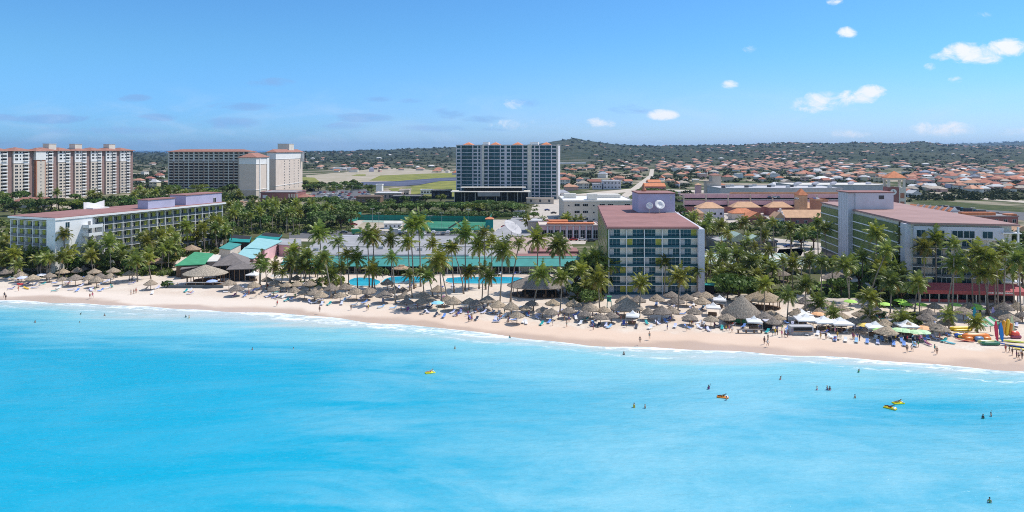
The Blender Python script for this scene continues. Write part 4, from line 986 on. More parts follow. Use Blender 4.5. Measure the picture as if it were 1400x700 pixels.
dish(None, 'huge grey satellite dish lying tilted on the service building roof', (*G(699, 327), 2.0), 5.2, math.radians(40), math.radians(55), 'concrete', 3)
# ---- J: long grey roof with teal awning
yJ = G(500, 372)[1]; xJ0 = (392 - 700) * yJ / F; xJ1 = (793 - 700) * yJ / F; wJ = xJ1 - xJ0; zJ = 5.6
dJ = G(500, 323, zJ)[1] - yJ
J = root_at('pool_restaurant', 'long grey flat roofed building with sloping teal awning behind pool', (xJ0, yJ), 0)
box(0, 0, 0, wJ, dJ, zJ - .3).build('wall', 'taupe', J)
cut = (696 - 392) / 401 * wJ
box(-.4, 1.6, zJ - .3, cut, dJ + .4, zJ).build('flat_roof', 'greyroof', J)
box(cut + .01, 1.6, zJ - .3, wJ + .4, 8, zJ + .15).build('red_roof', 'redroof', J); box(cut + 8, 8.6, zJ - .3, wJ + .4, 19, zJ + .9).build('red_roof', 'redroof', J); box(cut + .01, 8.01, zJ - .3, wJ, 8.59, zJ).build('gutter', 'dark', J)
box(0, 1.3, zJ, wJ * .62, 1.59, zJ + .8).build('parapet', 'concrete', J)
for q in (.2, .45, .62): box(wJ * q - 12, dJ * .42, zJ, wJ * q + 10, dJ * .42 + .5, zJ + .5).build('roof_kerb', 'offwhite', J)
for q in range(9): box(wJ * (.05 + q * .075), dJ * (.25 + .4 * ((q * 7) % 5) / 5), zJ, wJ * (.05 + q * .075) + 2, dJ * (.25 + .4 * ((q * 7) % 5) / 5) + 1.6, zJ + 1.1).build('roof_unit', 'metal', J)
mb = MB(); mb.add([(-1, -4.5, 3.0), (wJ + 1, -4.5, 3.0), (wJ + 1, 1.2, zJ + .1), (-1, 1.2, zJ + .1), (-1, -4.5, 2.8), (wJ + 1, -4.5, 2.8), (wJ + 1, 1.2, zJ - .1), (-1, 1.2, zJ - .1)], [(0, 1, 2, 3), (7, 6, 5, 4), (4, 5, 1, 0), (5, 6, 2, 1), (6, 7, 3, 2), (7, 4, 0, 3)])
mb.build('awning', 'teal', J)
me = box(-.09, -.09, 0, .09, .09, 2.85).mesh('post', 'offwhite')
for i in range(30): inst('post', me, J, (i * wJ / 29, -4.2, 0))
me = winproto(4.2, 2.1, 3).mesh('window', ['darkglass', 'darkmetal'])
for i in range(20): inst('window', me, J, (2.6 + i * wJ / 20, -.05, .4))
box(wJ * .79, -.3, 0, wJ, -.06, 2.8).build('light_wall', 'offwhite', J)
# ---- K: turquoise roofed cluster at left
def flatroof(label, quad, z, th, material, wall, name='pavilion', zw=None, cat='building', slope=0):
    g = [G(x, y, z) for x, y in quad]; o = g[0]
    r = root_at(name, label, o, 0, cat); n = [(a - o[0], b - o[1]) for a, b in g]
    c = (sum(p[0] for p in n) / 4, sum(p[1] for p in n) / 4); inn = [(lerp(a, c[0], .06), lerp(b, c[1], .06)) for a, b in n]
    MB().prism(inn, 0, z - th).build('wall', wall, r)
    mb = MB(); zz = [z, z, z + slope, z + slope]
    mb.add([(*p, q - th) for p, q in zip(n, zz)] + [(*p, q) for p, q in zip(n, zz)], [(3, 2, 1, 0), (4, 5, 6, 7), (0, 1, 5, 4), (1, 2, 6, 5), (2, 3, 7, 6), (3, 0, 4, 7)])
    mb.build('roof', material, r); return r
flatroof('pale aqua flat roofed hall with pink wall, larger and farther of two', [(335, 338.5), (362, 340.5), (386, 329), (352, 325)], 5.5, .3, 'aqua', 'pinkwall')
flatroof('pale aqua roofed pink walled annex behind the grey shingle roof', [(322, 350.5), (347, 353.5), (358, 341.5), (335, 337.5)], 5.2, .3, 'aqua', 'pinkwall')
flatroof('dark teal roofed kiosk nearest the hotel, behind pink annex', [(299, 339), (315, 341), (330, 333.5), (313, 331)], 4.5, .3, 'teal', 'offwhite')
flatroof('dark teal canopy roof left of two beyond aqua halls', [(313, 330), (341, 331), (344, 322), (315, 319)], 4.2, .25, 'tealdark', 'dark', slope=-.5)
flatroof('dark teal canopy roof right of two beyond aqua halls', [(348, 326), (380, 328), (386, 319.5), (362, 316.5)], 4.2, .25, 'tealdark', 'dark', slope=-.5)
flatroof('grey slate roof beside right teal canopy and long grey building', [(380, 334), (412, 336), (412, 327), (384, 326)], 5, .3, 'greyroof', 'pinkwall')
flatroof('bright green roof with two dark vents, left of thatched restaurant', [(239, 363), (280, 361), (292, 349.5), (266, 347)], 4.4, .3, 'greenroof', 'wood', slope=.8)
flatroof('whitish metal roof joining the bright green roof and shingle roof', [(283, 357.5), (297, 357), (302, 349), (290, 347.5)], 4.9, .3, 'offwhite', 'taupe')
flatroof('dark brown lean-to roof in front of bright green roof', [(246, 368), (285, 362), (290, 357.5), (250, 364)], 3.7, .25, 'shingle', 'dark')
for lab, (xa, xb, pb, pt, dep, rh) in (('steep grey shingle roofed hall behind the round thatched restaurant', (293, 332, 381, 362, 13, 3.4)), ('lower grey shingle roof hall at right of the thatched restaurant', (313, 347, 385, 367, 9, 1.8))):
    p = G(xa, pb); w = (xb - xa) * p[1] / F; z = zat(pt + 2, p[1])
    r = root_at('shingle_hall', lab, p, math.radians(14)); box(.5, .5, 0, w - .5, dep - .5, z).build('wall', 'dark', r)
    mb = MB(); mb.hip(-.8, -.8, w + .8, dep + .8, z + .25, rh); mb.build('roof', 'shingle', r)
    for i in range(6): box(i * (w - .3) / 5, -.1, 0, i * (w - .3) / 5 + .25, .15, z - .05).build('post', 'wood', r)
def thatchhut(label, px, py, rx, ry, eave, peak, n=22, posts=10, floor=True, wall=None, tintc=(1, 1, 1), cat='hut', ridge=0, name='thatched_hut'):
    x, y = G(px, py); r = thing(name, label, cat, (x, y, .05))
    rr = random.Random(int(px)); mb = MB()
    prof = [(1.0, eave - .25), (1.03, eave), (.86, lerp(eave, peak, .22)), (.845, lerp(eave, peak, .20)), (.62, lerp(eave, peak, .47)), (.60, lerp(eave, peak, .46)), (.33, lerp(eave, peak, .74)), (.06 + ridge, peak), (.02, peak + .1)]
    mb.lathe([(a, b) for a, b in prof], n, (0, 0), rx, ry, .018, rr)
    mb.lathe([(.9, eave - .1), (.1, peak - .4)], n, (0, 0), rx, ry)
    inst('thatch_roof', mb.mesh('thatch_roof', 'thatch'), r, (0, 0, 0), 0, None, tintc)
    me = MB().tube([(0, 0, -.1), (0, 0, eave + .3)], .13, 6).mesh('post', 'wood')
    for i in range(posts): a = 6.283 * i / posts + .2; inst('post', me, r, (rx * .84 * math.cos(a), ry * .84 * math.sin(a), 0))
    if floor: MB().lathe([(.9, .0), (.9, .16)], n, (0, 0), rx, ry).build('floor_deck', 'wood', r)
    if wall: MB().lathe([(.55, .16), (.55, wall[0])], 16, (0, 0), rx, ry).build('bar_counter', wall[1], r)
    return r
r = thatchhut('round thatched beach restaurant on stilts above the sand, beside green roof', 281, 388, 7.2, 6, 3.6, 6.4, 28, 12, True, (1.4, 'wood'), (1.25, 1.2, 1.1))
box(-9, -7.5, 0, 9, -6.9, .9).build('deck_wall', 'railing', r); 
for k in range(7): box(-9 + k * 3, -7.6, .9, -8.9 + k * 3, -7.5, 1.8).build('deck_post', 'wood', r)
box(-9, -7.6, 1.75, 9, -7.5, 1.85).build('deck_rail', 'white', r)
r = thatchhut('long grey thatched pool bar with deep shaded veranda, largest on beach', 738, 403, 10.2, 6.5, 3.0, 6.9, 30, 16, True, (1.3, 'dark'), (.88, .86, .86), ridge=.22)
for k in range(6): box(-7 + k * 2.6, -4.6, .16, -6.3 + k * 2.6, -3.9, .95).build('bar_stool', 'wood', r)
thatchhut('big steep cone of grey thatch on the beach beside white tents', 1014, 440, 5.3, 4.8, 2.0, 7.0, 24, 9, True, (1.2, 'greenroof'), (.95, .9, .85))
thatchhut('wide tan thatched roof half hidden behind the big thatch cone', 1043, 421, 5.6, 4.2, 2.6, 5.2, 24, 9, True, None, (1.2, 1.05, .85))
thatchhut('thatched gazebo with pale posts standing on green lawn', 1144, 391, 4.8, 4.0, 2.6, 5.0, 22, 10, True, None, (.85, .8, .78), 'gazebo')
thatchhut('small peach roofed pavilion under teal awning by pool', 549, 376, 3.4, 2.4, 2.4, 3.6, 18, 6, True, None, (1.5, 1.1, .85), 'pavilion', .3)
thatchhut('broad tan thatched sun shelter before the red roofed hotel', 857, 433, 4.5, 3.6, 2.3, 5.2, 22, 6, False, None, (1.05, 1, .95))
thatchhut('thatched roof snack hut seen between garden palms left of hotel lawn', 1066, 385, 3.6, 3, 2.5, 4.4, 18, 6, True, None, (.7, .65, .6))
thatchhut('thatched hut among garden shrubs behind bright green roof', 262, 349, 4, 3, 2.6, 4.5, 18, 6, True, None, (1.2, 1.0, .8))
thatchhut('small thatched hut at hotel garden edge left of green roof', 217, 367, 3.2, 2.6, 2.4, 4, 18, 6, True, None, (1.3, 1.0, .8))
# ------------------------------------------------------------------ mall quarter on the right, tennis courts, works yard
Yg = G(1000, 291)[1]
Gg = root_at('parking_garage', 'long pink multi level parking garage with cars on its roof', ((936 - 700) * Yg / F, Yg), 0)
wg = (1180 - 936) * Yg / F
for j, (z0, z1, m_) in enumerate(((0, 4.4, 'maroon'), (5.6, 8.6, 'pinkwall'), (10.4, 13.2, 'pinkwall'))):
    box(0, j * 3., z0, wg, j * 3. + .6, z1).build('parapet_wall', m_, Gg); box(.5, j * 3. + .6, z1 - 1.2, wg - .5, 24, z1 - .8).build('deck', 'pinkdeck', Gg)
for j in range(2): box(.6, 5 + j * 3, 4.4 + j * 5, wg - .6, 5.4 + j * 3, 6 + j * 5).build('opening_shade', 'dark', Gg)  # dark slabs stand in for the shade inside the open levels
for i in range(9): box(i * wg / 8 - .4, 2.0, 0, i * wg / 8 + .4, 2.9, 13.0).build('column', 'beige', Gg)
box(wg * .27, 6.8, 12.4, wg * .95, 7.4, 14.6).build('roof_wall', 'peach', Gg)
r, w, z = simple('warehouse_store', 'long blue grey warehouse with flat pale roof beyond the parking garage', 985, 1152, 274.5, 258, 45, 'concrete', 'concrete')
for k in range(14): box(4 + k * w / 14.5, 8 + (k * 11) % 28, z + .3, 7 + k * w / 14.5, 11 + (k * 11) % 28, z + 2.2).build('air_conditioner', 'metal' if k % 3 else 'darkmetal', r)
r, w, z = simple('warehouse_store', 'wide pale roofed store with rows of rooftop units left of clock tower', 1085, 1215, 263, 253.5, 50, 'concrete', 'offwhite')
for k in range(14): box(4 + k * w / 14.5, 6 + (k * 13) % 36, z + .3, 8 + k * w / 14.5, 10 + (k * 13) % 36, z + 2.2).build('air_conditioner', 'lilac', r)
r, w, z = simple('cream_tower', 'plain cream tower block with small red cap left of grey warehouse', 974, 986, 270, 241, 12, 'beige', 'cream')
mb = MB(); mb.hip(-.8, -.8, w + .8, 12.8, z + .9, 1.8); mb.build('cap_roof', 'terracotta', r)
simple('cream_annex', 'lower cream block attached left of the cream tower', 966, 974, 270, 249, 10, 'beige', 'shingle')
simple('tank_tower', 'little pinkish tower with peach cap roof left of cream tower', 952, 959, 266, 253, 6, 'pinkwall', 'peach', kind='hip', rh=1.6)
for i, (a, b, py, pt) in enumerate(((1002, 1040, 292, 284), (1051, 1084, 292, 284), (1095, 1120, 293, 285))):
    simple('mall_pavilion', ('maroon walled pavilion with cream orange hip roof, leftmost of three before garage', 'maroon walled pavilion with cream orange hip roof, middle of three before garage', 'maroon walled pavilion with cream orange hip roof, rightmost of three before garage')[i], a, b, py + 3, pt, 10, 'maroon', 'peach', kind='hip', rh=3.6, group='hip roofed pavilions before the parking garage')
simple('mall_pavilion', 'white pavilion with peach hip roof at left end of garage', 956, 990, 299, 285, 12, 'lilac', 'peach', kind='hip', rh=3.5, wins=4)
simple('mall_pavilion', 'small peach cone roof kiosk left before white pavilion', 948, 962, 301, 292, 7, 'peach', 'peach', kind='hip', rh=3)
simple('mall_shop', 'bright orange hip roofed shop between the garage and green pavilion', 1001, 1033, 301, 292, 9, 'cream', 'orange', kind='hip', rh=2.8)
simple('mall_shop', 'vivid orange roofed shop with maroon gable beside the orange hip roof', 1023, 1048, 307, 298.5, 12, 'maroon', 'orange', kind='gabley', rh=3.4)
r, w, z = simple('gabled_house', 'dutch gabled maroon house with long peach roof below the garage', 1073, 1130, 309, 298, 12, 'maroon', 'peach', kind='gablex', rh=4.2, wins=5)
MB().prism([(0, -.5), (.5, -.5), (.5, 12.5), (0, 12.5)], 0, z + 1).build('end_gable', 'pinkwall', r, (-.6, 0, 0))
for k, h in ((1.5, 2), (3.5, 3.6), (6, 5.2), (8.5, 3.6), (10.5, 2)): box(-.7, k - 1, z + 1, 0, k + 1, z + h).build('gable_step', 'white', r)
simple('gabled_house', 'lilac house with white curved gable left of peach roofed house', 1060, 1073, 309, 298, 9, 'lilac', 'peach', kind='gabley', rh=3, wins=2)
r, w, z = simple('brick_tower', 'small square brick tower with pyramid orange roof on the garage', 1092, 1104, 297, 267, 7, 'peach', 'orange', kind='hip', rh=4.2)
simple('brick_block', 'plain terracotta coloured block between garage and right hotel', 1116, 1132, 301, 274, 10, 'brick', 'peach')
simple('bright_kiosk', 'tiny turquoise roofed kiosk on the left end of garage roof', 999, 1008, 296, 290, 4, 'teal', 'greenroof', kind='hip', rh=1)
# clock tower
Yc = 455.; xc = (1214 - 700) * Yc / F; wc = 22 * Yc / F
Ct = root_at('clock_tower', 'maroon clock tower with white open belfry and orange pyramid roof', (xc, Yc), math.radians(-12), 'clock tower')
zc = [zat(p, Yc) for p in (277, 256, 246, 243.5, 234.5)]
box(0, 0, 0, wc, wc, zc[1]).build('shaft', 'maroon', Ct)
box(wc * .62, -.15, 0, wc + .15, wc + .1, zc[1] + .01).build('corner_wall', 'offwhite', Ct)
for i in range(2):
    for j in range(2): box(i * (wc - 1.4), j * (wc - 1.4), zc[1] + .02, i * (wc - 1.4) + 1.4, j * (wc - 1.4) + 1.4, zc[2]).build('belfry_pier', 'offwhite', Ct)
box(-.2, -.2, zc[2], wc + .2, wc + .2, zc[3]).build('belfry_beam', 'offwhite', Ct)
mb = MB(); mb.hip(-.8, -.8, wc + .8, wc + .8, zc[3] + .25, zc[4] - zc[3]); mb.build('roof', 'orange', Ct)
mb = MB(); mb.lathe([(1.9, 0), (1.9, .3)], 24); ck = mb.build('clock_face', 'white', Ct, (wc * .31, -.02, zc[1] - 3), 0); ck.rotation_euler = (math.pi / 2, 0, 0)
mb = MB(); mb.box(-.09, 0, .32, .09, 1.4, .38); mb.box(0, -.09, .32, 1.0, .09, .37); mb.build('clock_hands', 'dark', ck)
for k in range(3): box(wc + .16, wc * .3, 4 + k * 6, wc + .2, wc * .7, 8 + k * 6).build('arch_window', 'brick', Ct)
for k in range(3): box(wc * .7, -.19, 3 + k * 5.5, wc * .93, -.14, 6.4 + k * 5.5).build('arch_window', 'brick', Ct)
# right mall
r, w, z = simple('shopping_mall', 'long maroon mall building with orange parapet roofs behind right hotel', 1307, 1392, 309, 296.5, 26, 'maroon', 'greyroof')
box(w * .12, 1, z + .76, w * .66, 5, z + 2.6).build('orange_roof', 'orange', r); box(w * .84, 1, z + .76, w * 1.0, 5, z + 1.6).build('orange_roof', 'orange', r)
me = winproto(2, 2, 1).mesh('window', ['darkglass', 'white'])
for i in range(7): inst('window', me, r, (3 + i * w / 7, -.05, 2))
Ym = G(1258, 298)[1]
for k in range(7):
    px = 1251 + k * 8.2; p = G(px, 297 + k * .9); ww = 5.2
    r = root_at('gabled_shop', 'x', (p[0], p[1]), 0); box(0, 0, 0, ww - .4, 9, 6).build('wall', 'maroon', r)
    mb = MB(); mb.gable(-.3, .5, ww - .1, 9, 6.2, 2.2, 'y'); mb.build('roof', 'orange', r)
    MB().add([(-.4, 0, 6.01), (ww, 0, 6.01), (ww / 2 - .2, 0, 9.2), (-.4, .4, 6.01), (ww, .4, 6.01), (ww / 2 - .2, .4, 9.2)], [(0, 1, 2), (5, 4, 3), (0, 2, 5, 3), (1, 4, 5, 2), (0, 3, 4, 1)]).build('white_gable', 'white', r)
    rep(r, 'white gabled shop with orange roof', 'shop', 'row of white gabled shops')
simple('pink_house', 'pink gabled house with dark window cut by right picture edge', 1384, 1412, 330, 318, 10, 'pinkwall', 'peach', kind='gabley', rh=3, wins=2)
# green glass roofed pavilion
r, w, z = simple('glass_pavilion', 'low pavilion with pale green pitched glass roof among the garden palms', 980, 1062, 345, 331, 17, 'railing', 'greyroof')
mb = MB(); mb.gable(w * .15, -1, w * .62, 12, z + .32, 3.6, 'y', .05); mb.build('glass_roof', 'palegreen', r)
mb = MB(); mb.gable(w * .50, .5, w * .86, 11, z + .33, 2.4, 'y', .05); mb.build('glass_roof', 'palegreen', r)
for i in range(9): box(w * i / 8.2, -.06, .3, w * i / 8.2 + .25, -.01, z - .3).build('mullion', 'white', r)
p = G(956, 361, 4); Y2 = G(956, 346, 4)[1]; w = (1108 - 956) * p[1] / F
r = root_at('covered_walk', 'long flat covered walk with pale translucent roof between both hotels', p, 0, 'canopy')
for i in range(20): box(w * i / 20 + .04, 0, 4 - .2, w * (i + 1) / 20 - .04, Y2 - p[1], 4).build('roof_panel', 'palegreen' if i % 4 else 'offwhite', r)
box(0, -.25, 3.4, w, -.02, 4.05).build('fascia', 'offwhite', r)
for i in range(14): box(w * i / 13 - .12, .2, 0, w * i / 13 + .12, .5, 3.79).build('post', 'offwhite', r)
r = flatroof('small dark green canopy right beside red roofed hotel', [(954, 389), (977, 390), (977, 387), (955, 386)], 3, .2, 'tealdark', 'dark')
# tennis courts
sheet('tennis_court', [(566, 314), (660, 316), (668, 303), (590, 301)], 'court', .16)
sheet('tennis_court', [(494, 304), (560, 305), (585, 298), (505, 297)], 'courtgrey', .16)
for (a, b) in (((590, 311), (655, 312)), ((598, 304), (660, 305))):
    g0, g1 = G(*a), G(*b); mb = MB(); mb.box(0, 0, 0, math.hypot(g1[0] - g0[0], g1[1] - g0[1]), .25, .01)
    o = mb.build('court_line', 'paint', None, (*g0, .17), dirang(g0, g1)); o['kind'] = 'structure'
def fence(label, p0, p1, h, npost, material='fencemesh', screen=True):
    a, b = G(*p0), G(*p1); L = math.hypot(b[0] - a[0], b[1] - a[1]); r = thing('court_fence', label, 'fence', (a[0], a[1], .05), dirang(a, b))
    for i in range(npost + 1): MB().tube([(L * i / npost, 0, 0), (L * i / npost, 0, h + .1)], .07, 5).build('post', 'darkmetal', r)
    if screen: box(0, -.04, .1, L, .04, h * screen).build('windscreen', material, r)
    for z in (h, h * .5): box(0, -.09, z - .04, L, -.05, z + .04).build('rail', 'darkmetal', r)
fence('green windscreen fence along the back of the tennis courts', (490, 301), (665, 303.5), 3.6, 24, screen=.98)
fence('green windscreen at near side of right tennis court', (567, 315.5), (661, 318), 3.6, 14, screen=.42)
fence('slanting green fence dividing the two tennis courts', (552, 316), (583, 299), 4.2, 9, screen=.8)
fence('green fence at right end of the tennis courts', (663, 318), (672, 300), 4.2, 6, screen=.9)
fence('green fence at far left end of tennis courts', (476, 305), (494, 300), 5, 4, screen=.98)
g0 = G(613, 314); g1 = G(632, 302)
mb = MB(); L = math.hypot(g1[0] - g0[0], g1[1] - g0[1]); mb.box(0, -.03, .15, L, .03, 1.05); r = thing('tennis_net', 'dark tennis net stretched across the green court', 'net', (*g0, .17), dirang(g0, g1)); mb.build('net', 'dark', r)
for x in (0, L): MB().tube([(x, 0, 0), (x, 0, 1.2)], .06, 6).build('post', 'metal', r)
LAMPS = [(509, 305), (604, 312), (588, 317), (640, 306), (447, 268), (460, 267), (471, 269), (482, 266), (495, 267), (428, 270), (518, 312), (560, 270), (1295, 300), (1330, 303)]
pole = MB().tube([(0, 0, 0), (0, 0, 9)], [.13, .07], 6).mesh('pole', 'metal'); 
mb = MB(); mb.box(-1.1, -.09, 8.85, 1.1, .09, 9.05); mb.box(-1.3, -.3, 8.75, -.6, .3, 8.95); mb.box(.6, -.3, 8.75, 1.3, .3, 8.95); lampm = mb.mesh('lamp_head', 'offwhite')
for px, py in LAMPS:
    r = inst('lamp_post', None, None, (*G(px, py), 0)); inst('pole', pole, r); inst('lamp_head', lampm, r)
    rep(r, 'tall double headed lamp post', 'lamp post', 'lamp posts around the car parks')
r, w, z = simple('site_cabin', 'white site cabin with pale gable roof standing before tennis fence', 525, 548, 313, 306, 6, 'white', 'offwhite', kind='gablex', rh=1.2, wins=4, ww=.9, wh=1)
simple('booth', 'teal booth with orange and blue roof beside the court fence', 664, 674, 316, 300, 5, 'tealdark', 'orange', kind='hip', rh=1.0)
# works yard beyond the courts
simple('works_building', 'unfinished brown building with white flat roof in works yard', 512, 548, 274, 264.5, 22, 'taupe', 'white', wins=6, wh=2.5)
simple('works_building', 'beige unfinished block with open dark storey in works yard', 546, 559, 272, 260, 14, 'beige', 'cream', wins=3, wh=2.5)
simple('works_building', 'white lift shaft rising above the works yard roofs', 514, 522, 268, 253, 8, 'white', 'white')
simple('works_building', 'dark brown roofless building with rubble before works yard', 487, 520, 279, 269.5, 14, 'wood', 'taupe', wins=5)
simple('works_building', 'dark open frame building beside rubble in works yard', 535, 575, 278, 268.5, 16, 'dark', 'greyroof', wins=5)
simple('works_building', 'white container office on works yard', 575, 591, 266, 260, 9, 'white', 'lilac', wins=4)
simple('works_building', 'dark building with white awning right end of works yard', 590, 616, 271, 261, 14, 'dark', 'offwhite', wins=4)
simple('low_store', 'long low pale store beyond the salt flat at left', 455, 484, 233, 229.5, 20, 'white', 'white')
simple('white_house', 'white two storey house with flat roof behind pale office block', 825, 849, 259, 247.5, 16, 'lilac', 'white', wins=5, rows=2)
simple('white_house', 'small whitish house with flat roof left of white two storey house', 811, 823, 259, 252, 12, 'lilac', 'offwhite', wins=3)
r, w, z = simple('orange_house', 'long vivid orange roofed house beside the straight inland road', 882, 910, 261, 255, 16, 'maroon', 'orange', kind='gablex', rh=3.4, wins=6)
simple('orange_house', 'second orange roofed house just behind vivid orange roof', 887, 904, 255, 249.5, 18, 'lilac', 'orange', kind='gablex', rh=3)
simple('white_wall_building', 'long low white building at foot of the dark hill', 764, 801, 226, 222.5, 30, 'white', 'offwhite')
for i, (px, py) in enumerate(((1284, 287), (1300, 288.5), (1317, 291), (1334, 294), (1351, 297), (1368, 299.5))):
    p = G(px, py); r = thing('box_truck', 'x', 'truck', (p[0], p[1], .1), -.22)
    box(0, -1.2, .9, 6, 1.2, 3.4).build('cargo_box', 'darkmetal', r); box(6.1, -1.1, .6, 8, 1.1, 2.7).build('cab', 'blueglass', r)
    for xx in (1.2, 6.9):
        for yy in (-1, 1): o = MB().lathe([(.45, -.14), (.45, .14)], 12).build('wheel', 'rubber', r, (xx, yy * 1.06, .45)); o.rotation_euler = (math.pi / 2, 0, 0)
    rep(r, 'dark box truck with blue cab', 'truck', 'trucks parked behind the mall')
# pools
def pool(label, pts, edge=.5):
    g = [G(*p) for p in pts]; o = g[0]; c = (sum(a for a, _ in g) / len(g), sum(b for _, b in g) / len(g))
    sm = []
    n = len(g)
    for i in range(n):   # round the corners
        a, b = Vector(g[i]), Vector(g[(i + 1) % n]); sm += [a.lerp(b, .22), a.lerp(b, .5), a.lerp(b, .78)]
    r = thing('swimming_pool', label, 'pool', (o[0], o[1], 0))
    out = [(p.x - o[0] + (p.x - c[0]) * .03, p.y - o[1] + (p.y - c[1]) * .06) for p in sm]; inn = [(p.x - o[0], p.y - o[1]) for p in sm]
    k = len(sm); mb = MB(); mb.add([(*p, .08) for p in out] + [(*p, .22) for p in out] + [(*p, .22) for p in inn] + [(*p, .10) for p in inn], [(i, (i + 1) % k, k + (i + 1) % k, k + i) for i in range(k)] + [(k + i, k + (i + 1) % k, 2 * k + (i + 1) % k, 2 * k + i) for i in range(k)] + [(2 * k + i, 2 * k + (i + 1) % k, 3 * k + (i + 1) % k, 3 * k + i) for i in range(k)])
    mb.build('pool_rim', 'offwhite', r)
    MB().add([(*p, .15) for p in inn], [tuple(range(k))]).build('pool_water', 'pool', r)
pool('turquoise swimming pool basin behind palms, left of three', [(476, 384), (480, 391.5), (513, 391.5), (522, 386), (508, 380.5), (486, 380)])
pool('turquoise swimming pool basin with small island, middle of three', [(520, 387.5), (560, 388), (588, 386.5), (586, 379.5), (548, 378), (528, 380.5)])
pool('long bright turquoise swimming pool basin beside thatched bar, right of three', [(608, 387), (640, 388.5), (700, 388.5), (722, 382), (705, 379.3), (612, 379.3)])
p = G(833, 420); r = thing('lifeguard_chair', 'teal lifeguard chair tower on sand by dark trees', 'lifeguard chair', (p[0], p[1], .03))
for a in (-.5, .5):
    for b in (-.5, .5): MB().tube([(a * 1.3, b * 1.3, 0), (a, b, 1.7)], .06, 5).build('leg', 'teal', r)
box(-.6, -.6, 1.7, .6, .6, 1.82).build('seat', 'teal', r); box(-.6, .5, 1.82, .6, .6, 2.7).build('backrest', 'teal', r); box(-.7, -.7, 3.1, .7, .7, 3.2).build('sun_roof', 'greenroof', r)
for a in (-.55, .55): box(a - .04, .5, 2.7, a + .04, .58, 3.1).build('roof_post', 'teal', r)
# ------------------------------------------------------------------ beach: palapas, loungers, parasols, tents, boards
GZ = .03
def at(px, py): x, y = G(px, py, GZ); return x, y
PAL = []
def palapa_mesh(seed, R_, eave, peak):
    rr = random.Random(seed); mb = MB(); n = 18
    mb.lathe([(R_ * .97, eave - .22), (R_, eave), (R_ * .70, lerp(eave, peak, .36)), (R_ * .68, lerp(eave, peak, .345)), (R_ * .38, lerp(eave, peak, .68)), (.12, peak), (.03, peak + .12)], n, jit=.075, rr=rr)
    mb.lathe([(R_ * .92, eave - .05), (.1, peak - .35)], n)
    return mb.mesh('thatch_canopy', 'thatch')
PMS = [palapa_mesh(i, 2.05 + .12 * (i % 3), 2.0 + .1 * (i % 2), 3.2 + .15 * (i % 4)) for i in range(6)]
pst = MB().tube([(0, 0, -.2), (0, 0, 3.0)], .09, 6).mesh('post', 'wood')
PALAPAS = [(58,365),(29,376),(86,370),(106,369),(115,365),(103,381),(85,380),(129,371),(121,379),(132,383),(137,376),(151,378),(155,370),(177,374),(206,386),(7,372),(19,369),(45,380),(68,376),
 (313,387),(323,394),(347,390),(365,381),(377,387),(374,394),(392,388),(406,387),(402,395),(416,398),(436,393),(430,400),(405,380),(439,402),(453,395),(472,393),(487,399),(503,399),(506,395),(525,403),(553,404),(556,411),(578,403),(587,409),(611,407),(620,413),(540,398),(465,402),
 (642,411),(651,413),(667,412),(681,416),(699,420),(718,418),(727,414),(756,414),(777,423),(784,415),(807,423),(826,422),(836,429),(742,422),
 (872,411),(898,408),(886,425),(918,403),(924,412),(939,407),(955,402),(960,412),(918,424),(949,425),(943,432),(972,434),(994,433),(905,426),(852,412),(965,403),
 (1054,425),(1065,431),(1057,438),(1046,433),(1100,412),(1108,420),(1151,421),(1151,431),(1166,438),(1179,429),(1187,421),(1131,415),(1210,439),(1207,446),(1120,424),(1090,428),
 (1196,424),(1226,431),(1235,436),(1269,426),(1278,418),(1267,434),(1273,445),(1284,449),(1317,426),(1325,417),(1363,419),(1367,428),(1391,421),(1376,430),(1293,440),(1398,428)]
ppos = []
_r = random.Random(99); FR_ = [(400, 414), (540, 429), (700, 444), (840, 449), (1000, 455), (1200, 470), (1390, 466)]
for _ in range(34):
    px = _r.uniform(400, 1390); fy = float(np.interp(px, [a for a, b in FR_], [b for a, b in FR_])); pc = fy - _r.uniform(14, 46)
    if min(abs(px - a) + abs(pc - b) * 2 for a, b in PALAPAS) > 13 and not (690 < px < 790 and pc < 418) and not (995 < px < 1160) and not (1300 < px and pc > 436): PALAPAS.append((px, pc))
for i, (px, pc) in enumerate(PALAPAS):
    py = pc + 2.6 * F / G(px, pc)[1]; x, y = at(px, py)
    t = rnd.random(); tc = lerp(Vector((.62, .6, .62)), Vector((1.3, 1.15, .95)), t)
    r = inst('palapa', None, None, (x, y, GZ), rnd.uniform(0, 6)); s = rnd.uniform(.88, 1.16)
    inst('thatch_canopy', PMS[i % 6], r, (0, 0, 0), 0, (s, s, s * rnd.uniform(.92, 1.1)), tc); inst('post', pst, r)
    w = 'dark grey' if t < .33 else ('tan' if t > .66 else 'grey')
    rep(r, f'{"wide" if s > 1.06 else "small" if s < .95 else "plain"} {w} thatched palapa', 'beach umbrella', 'thatched palapas on the beach'); ppos.append((x, y, px, py))
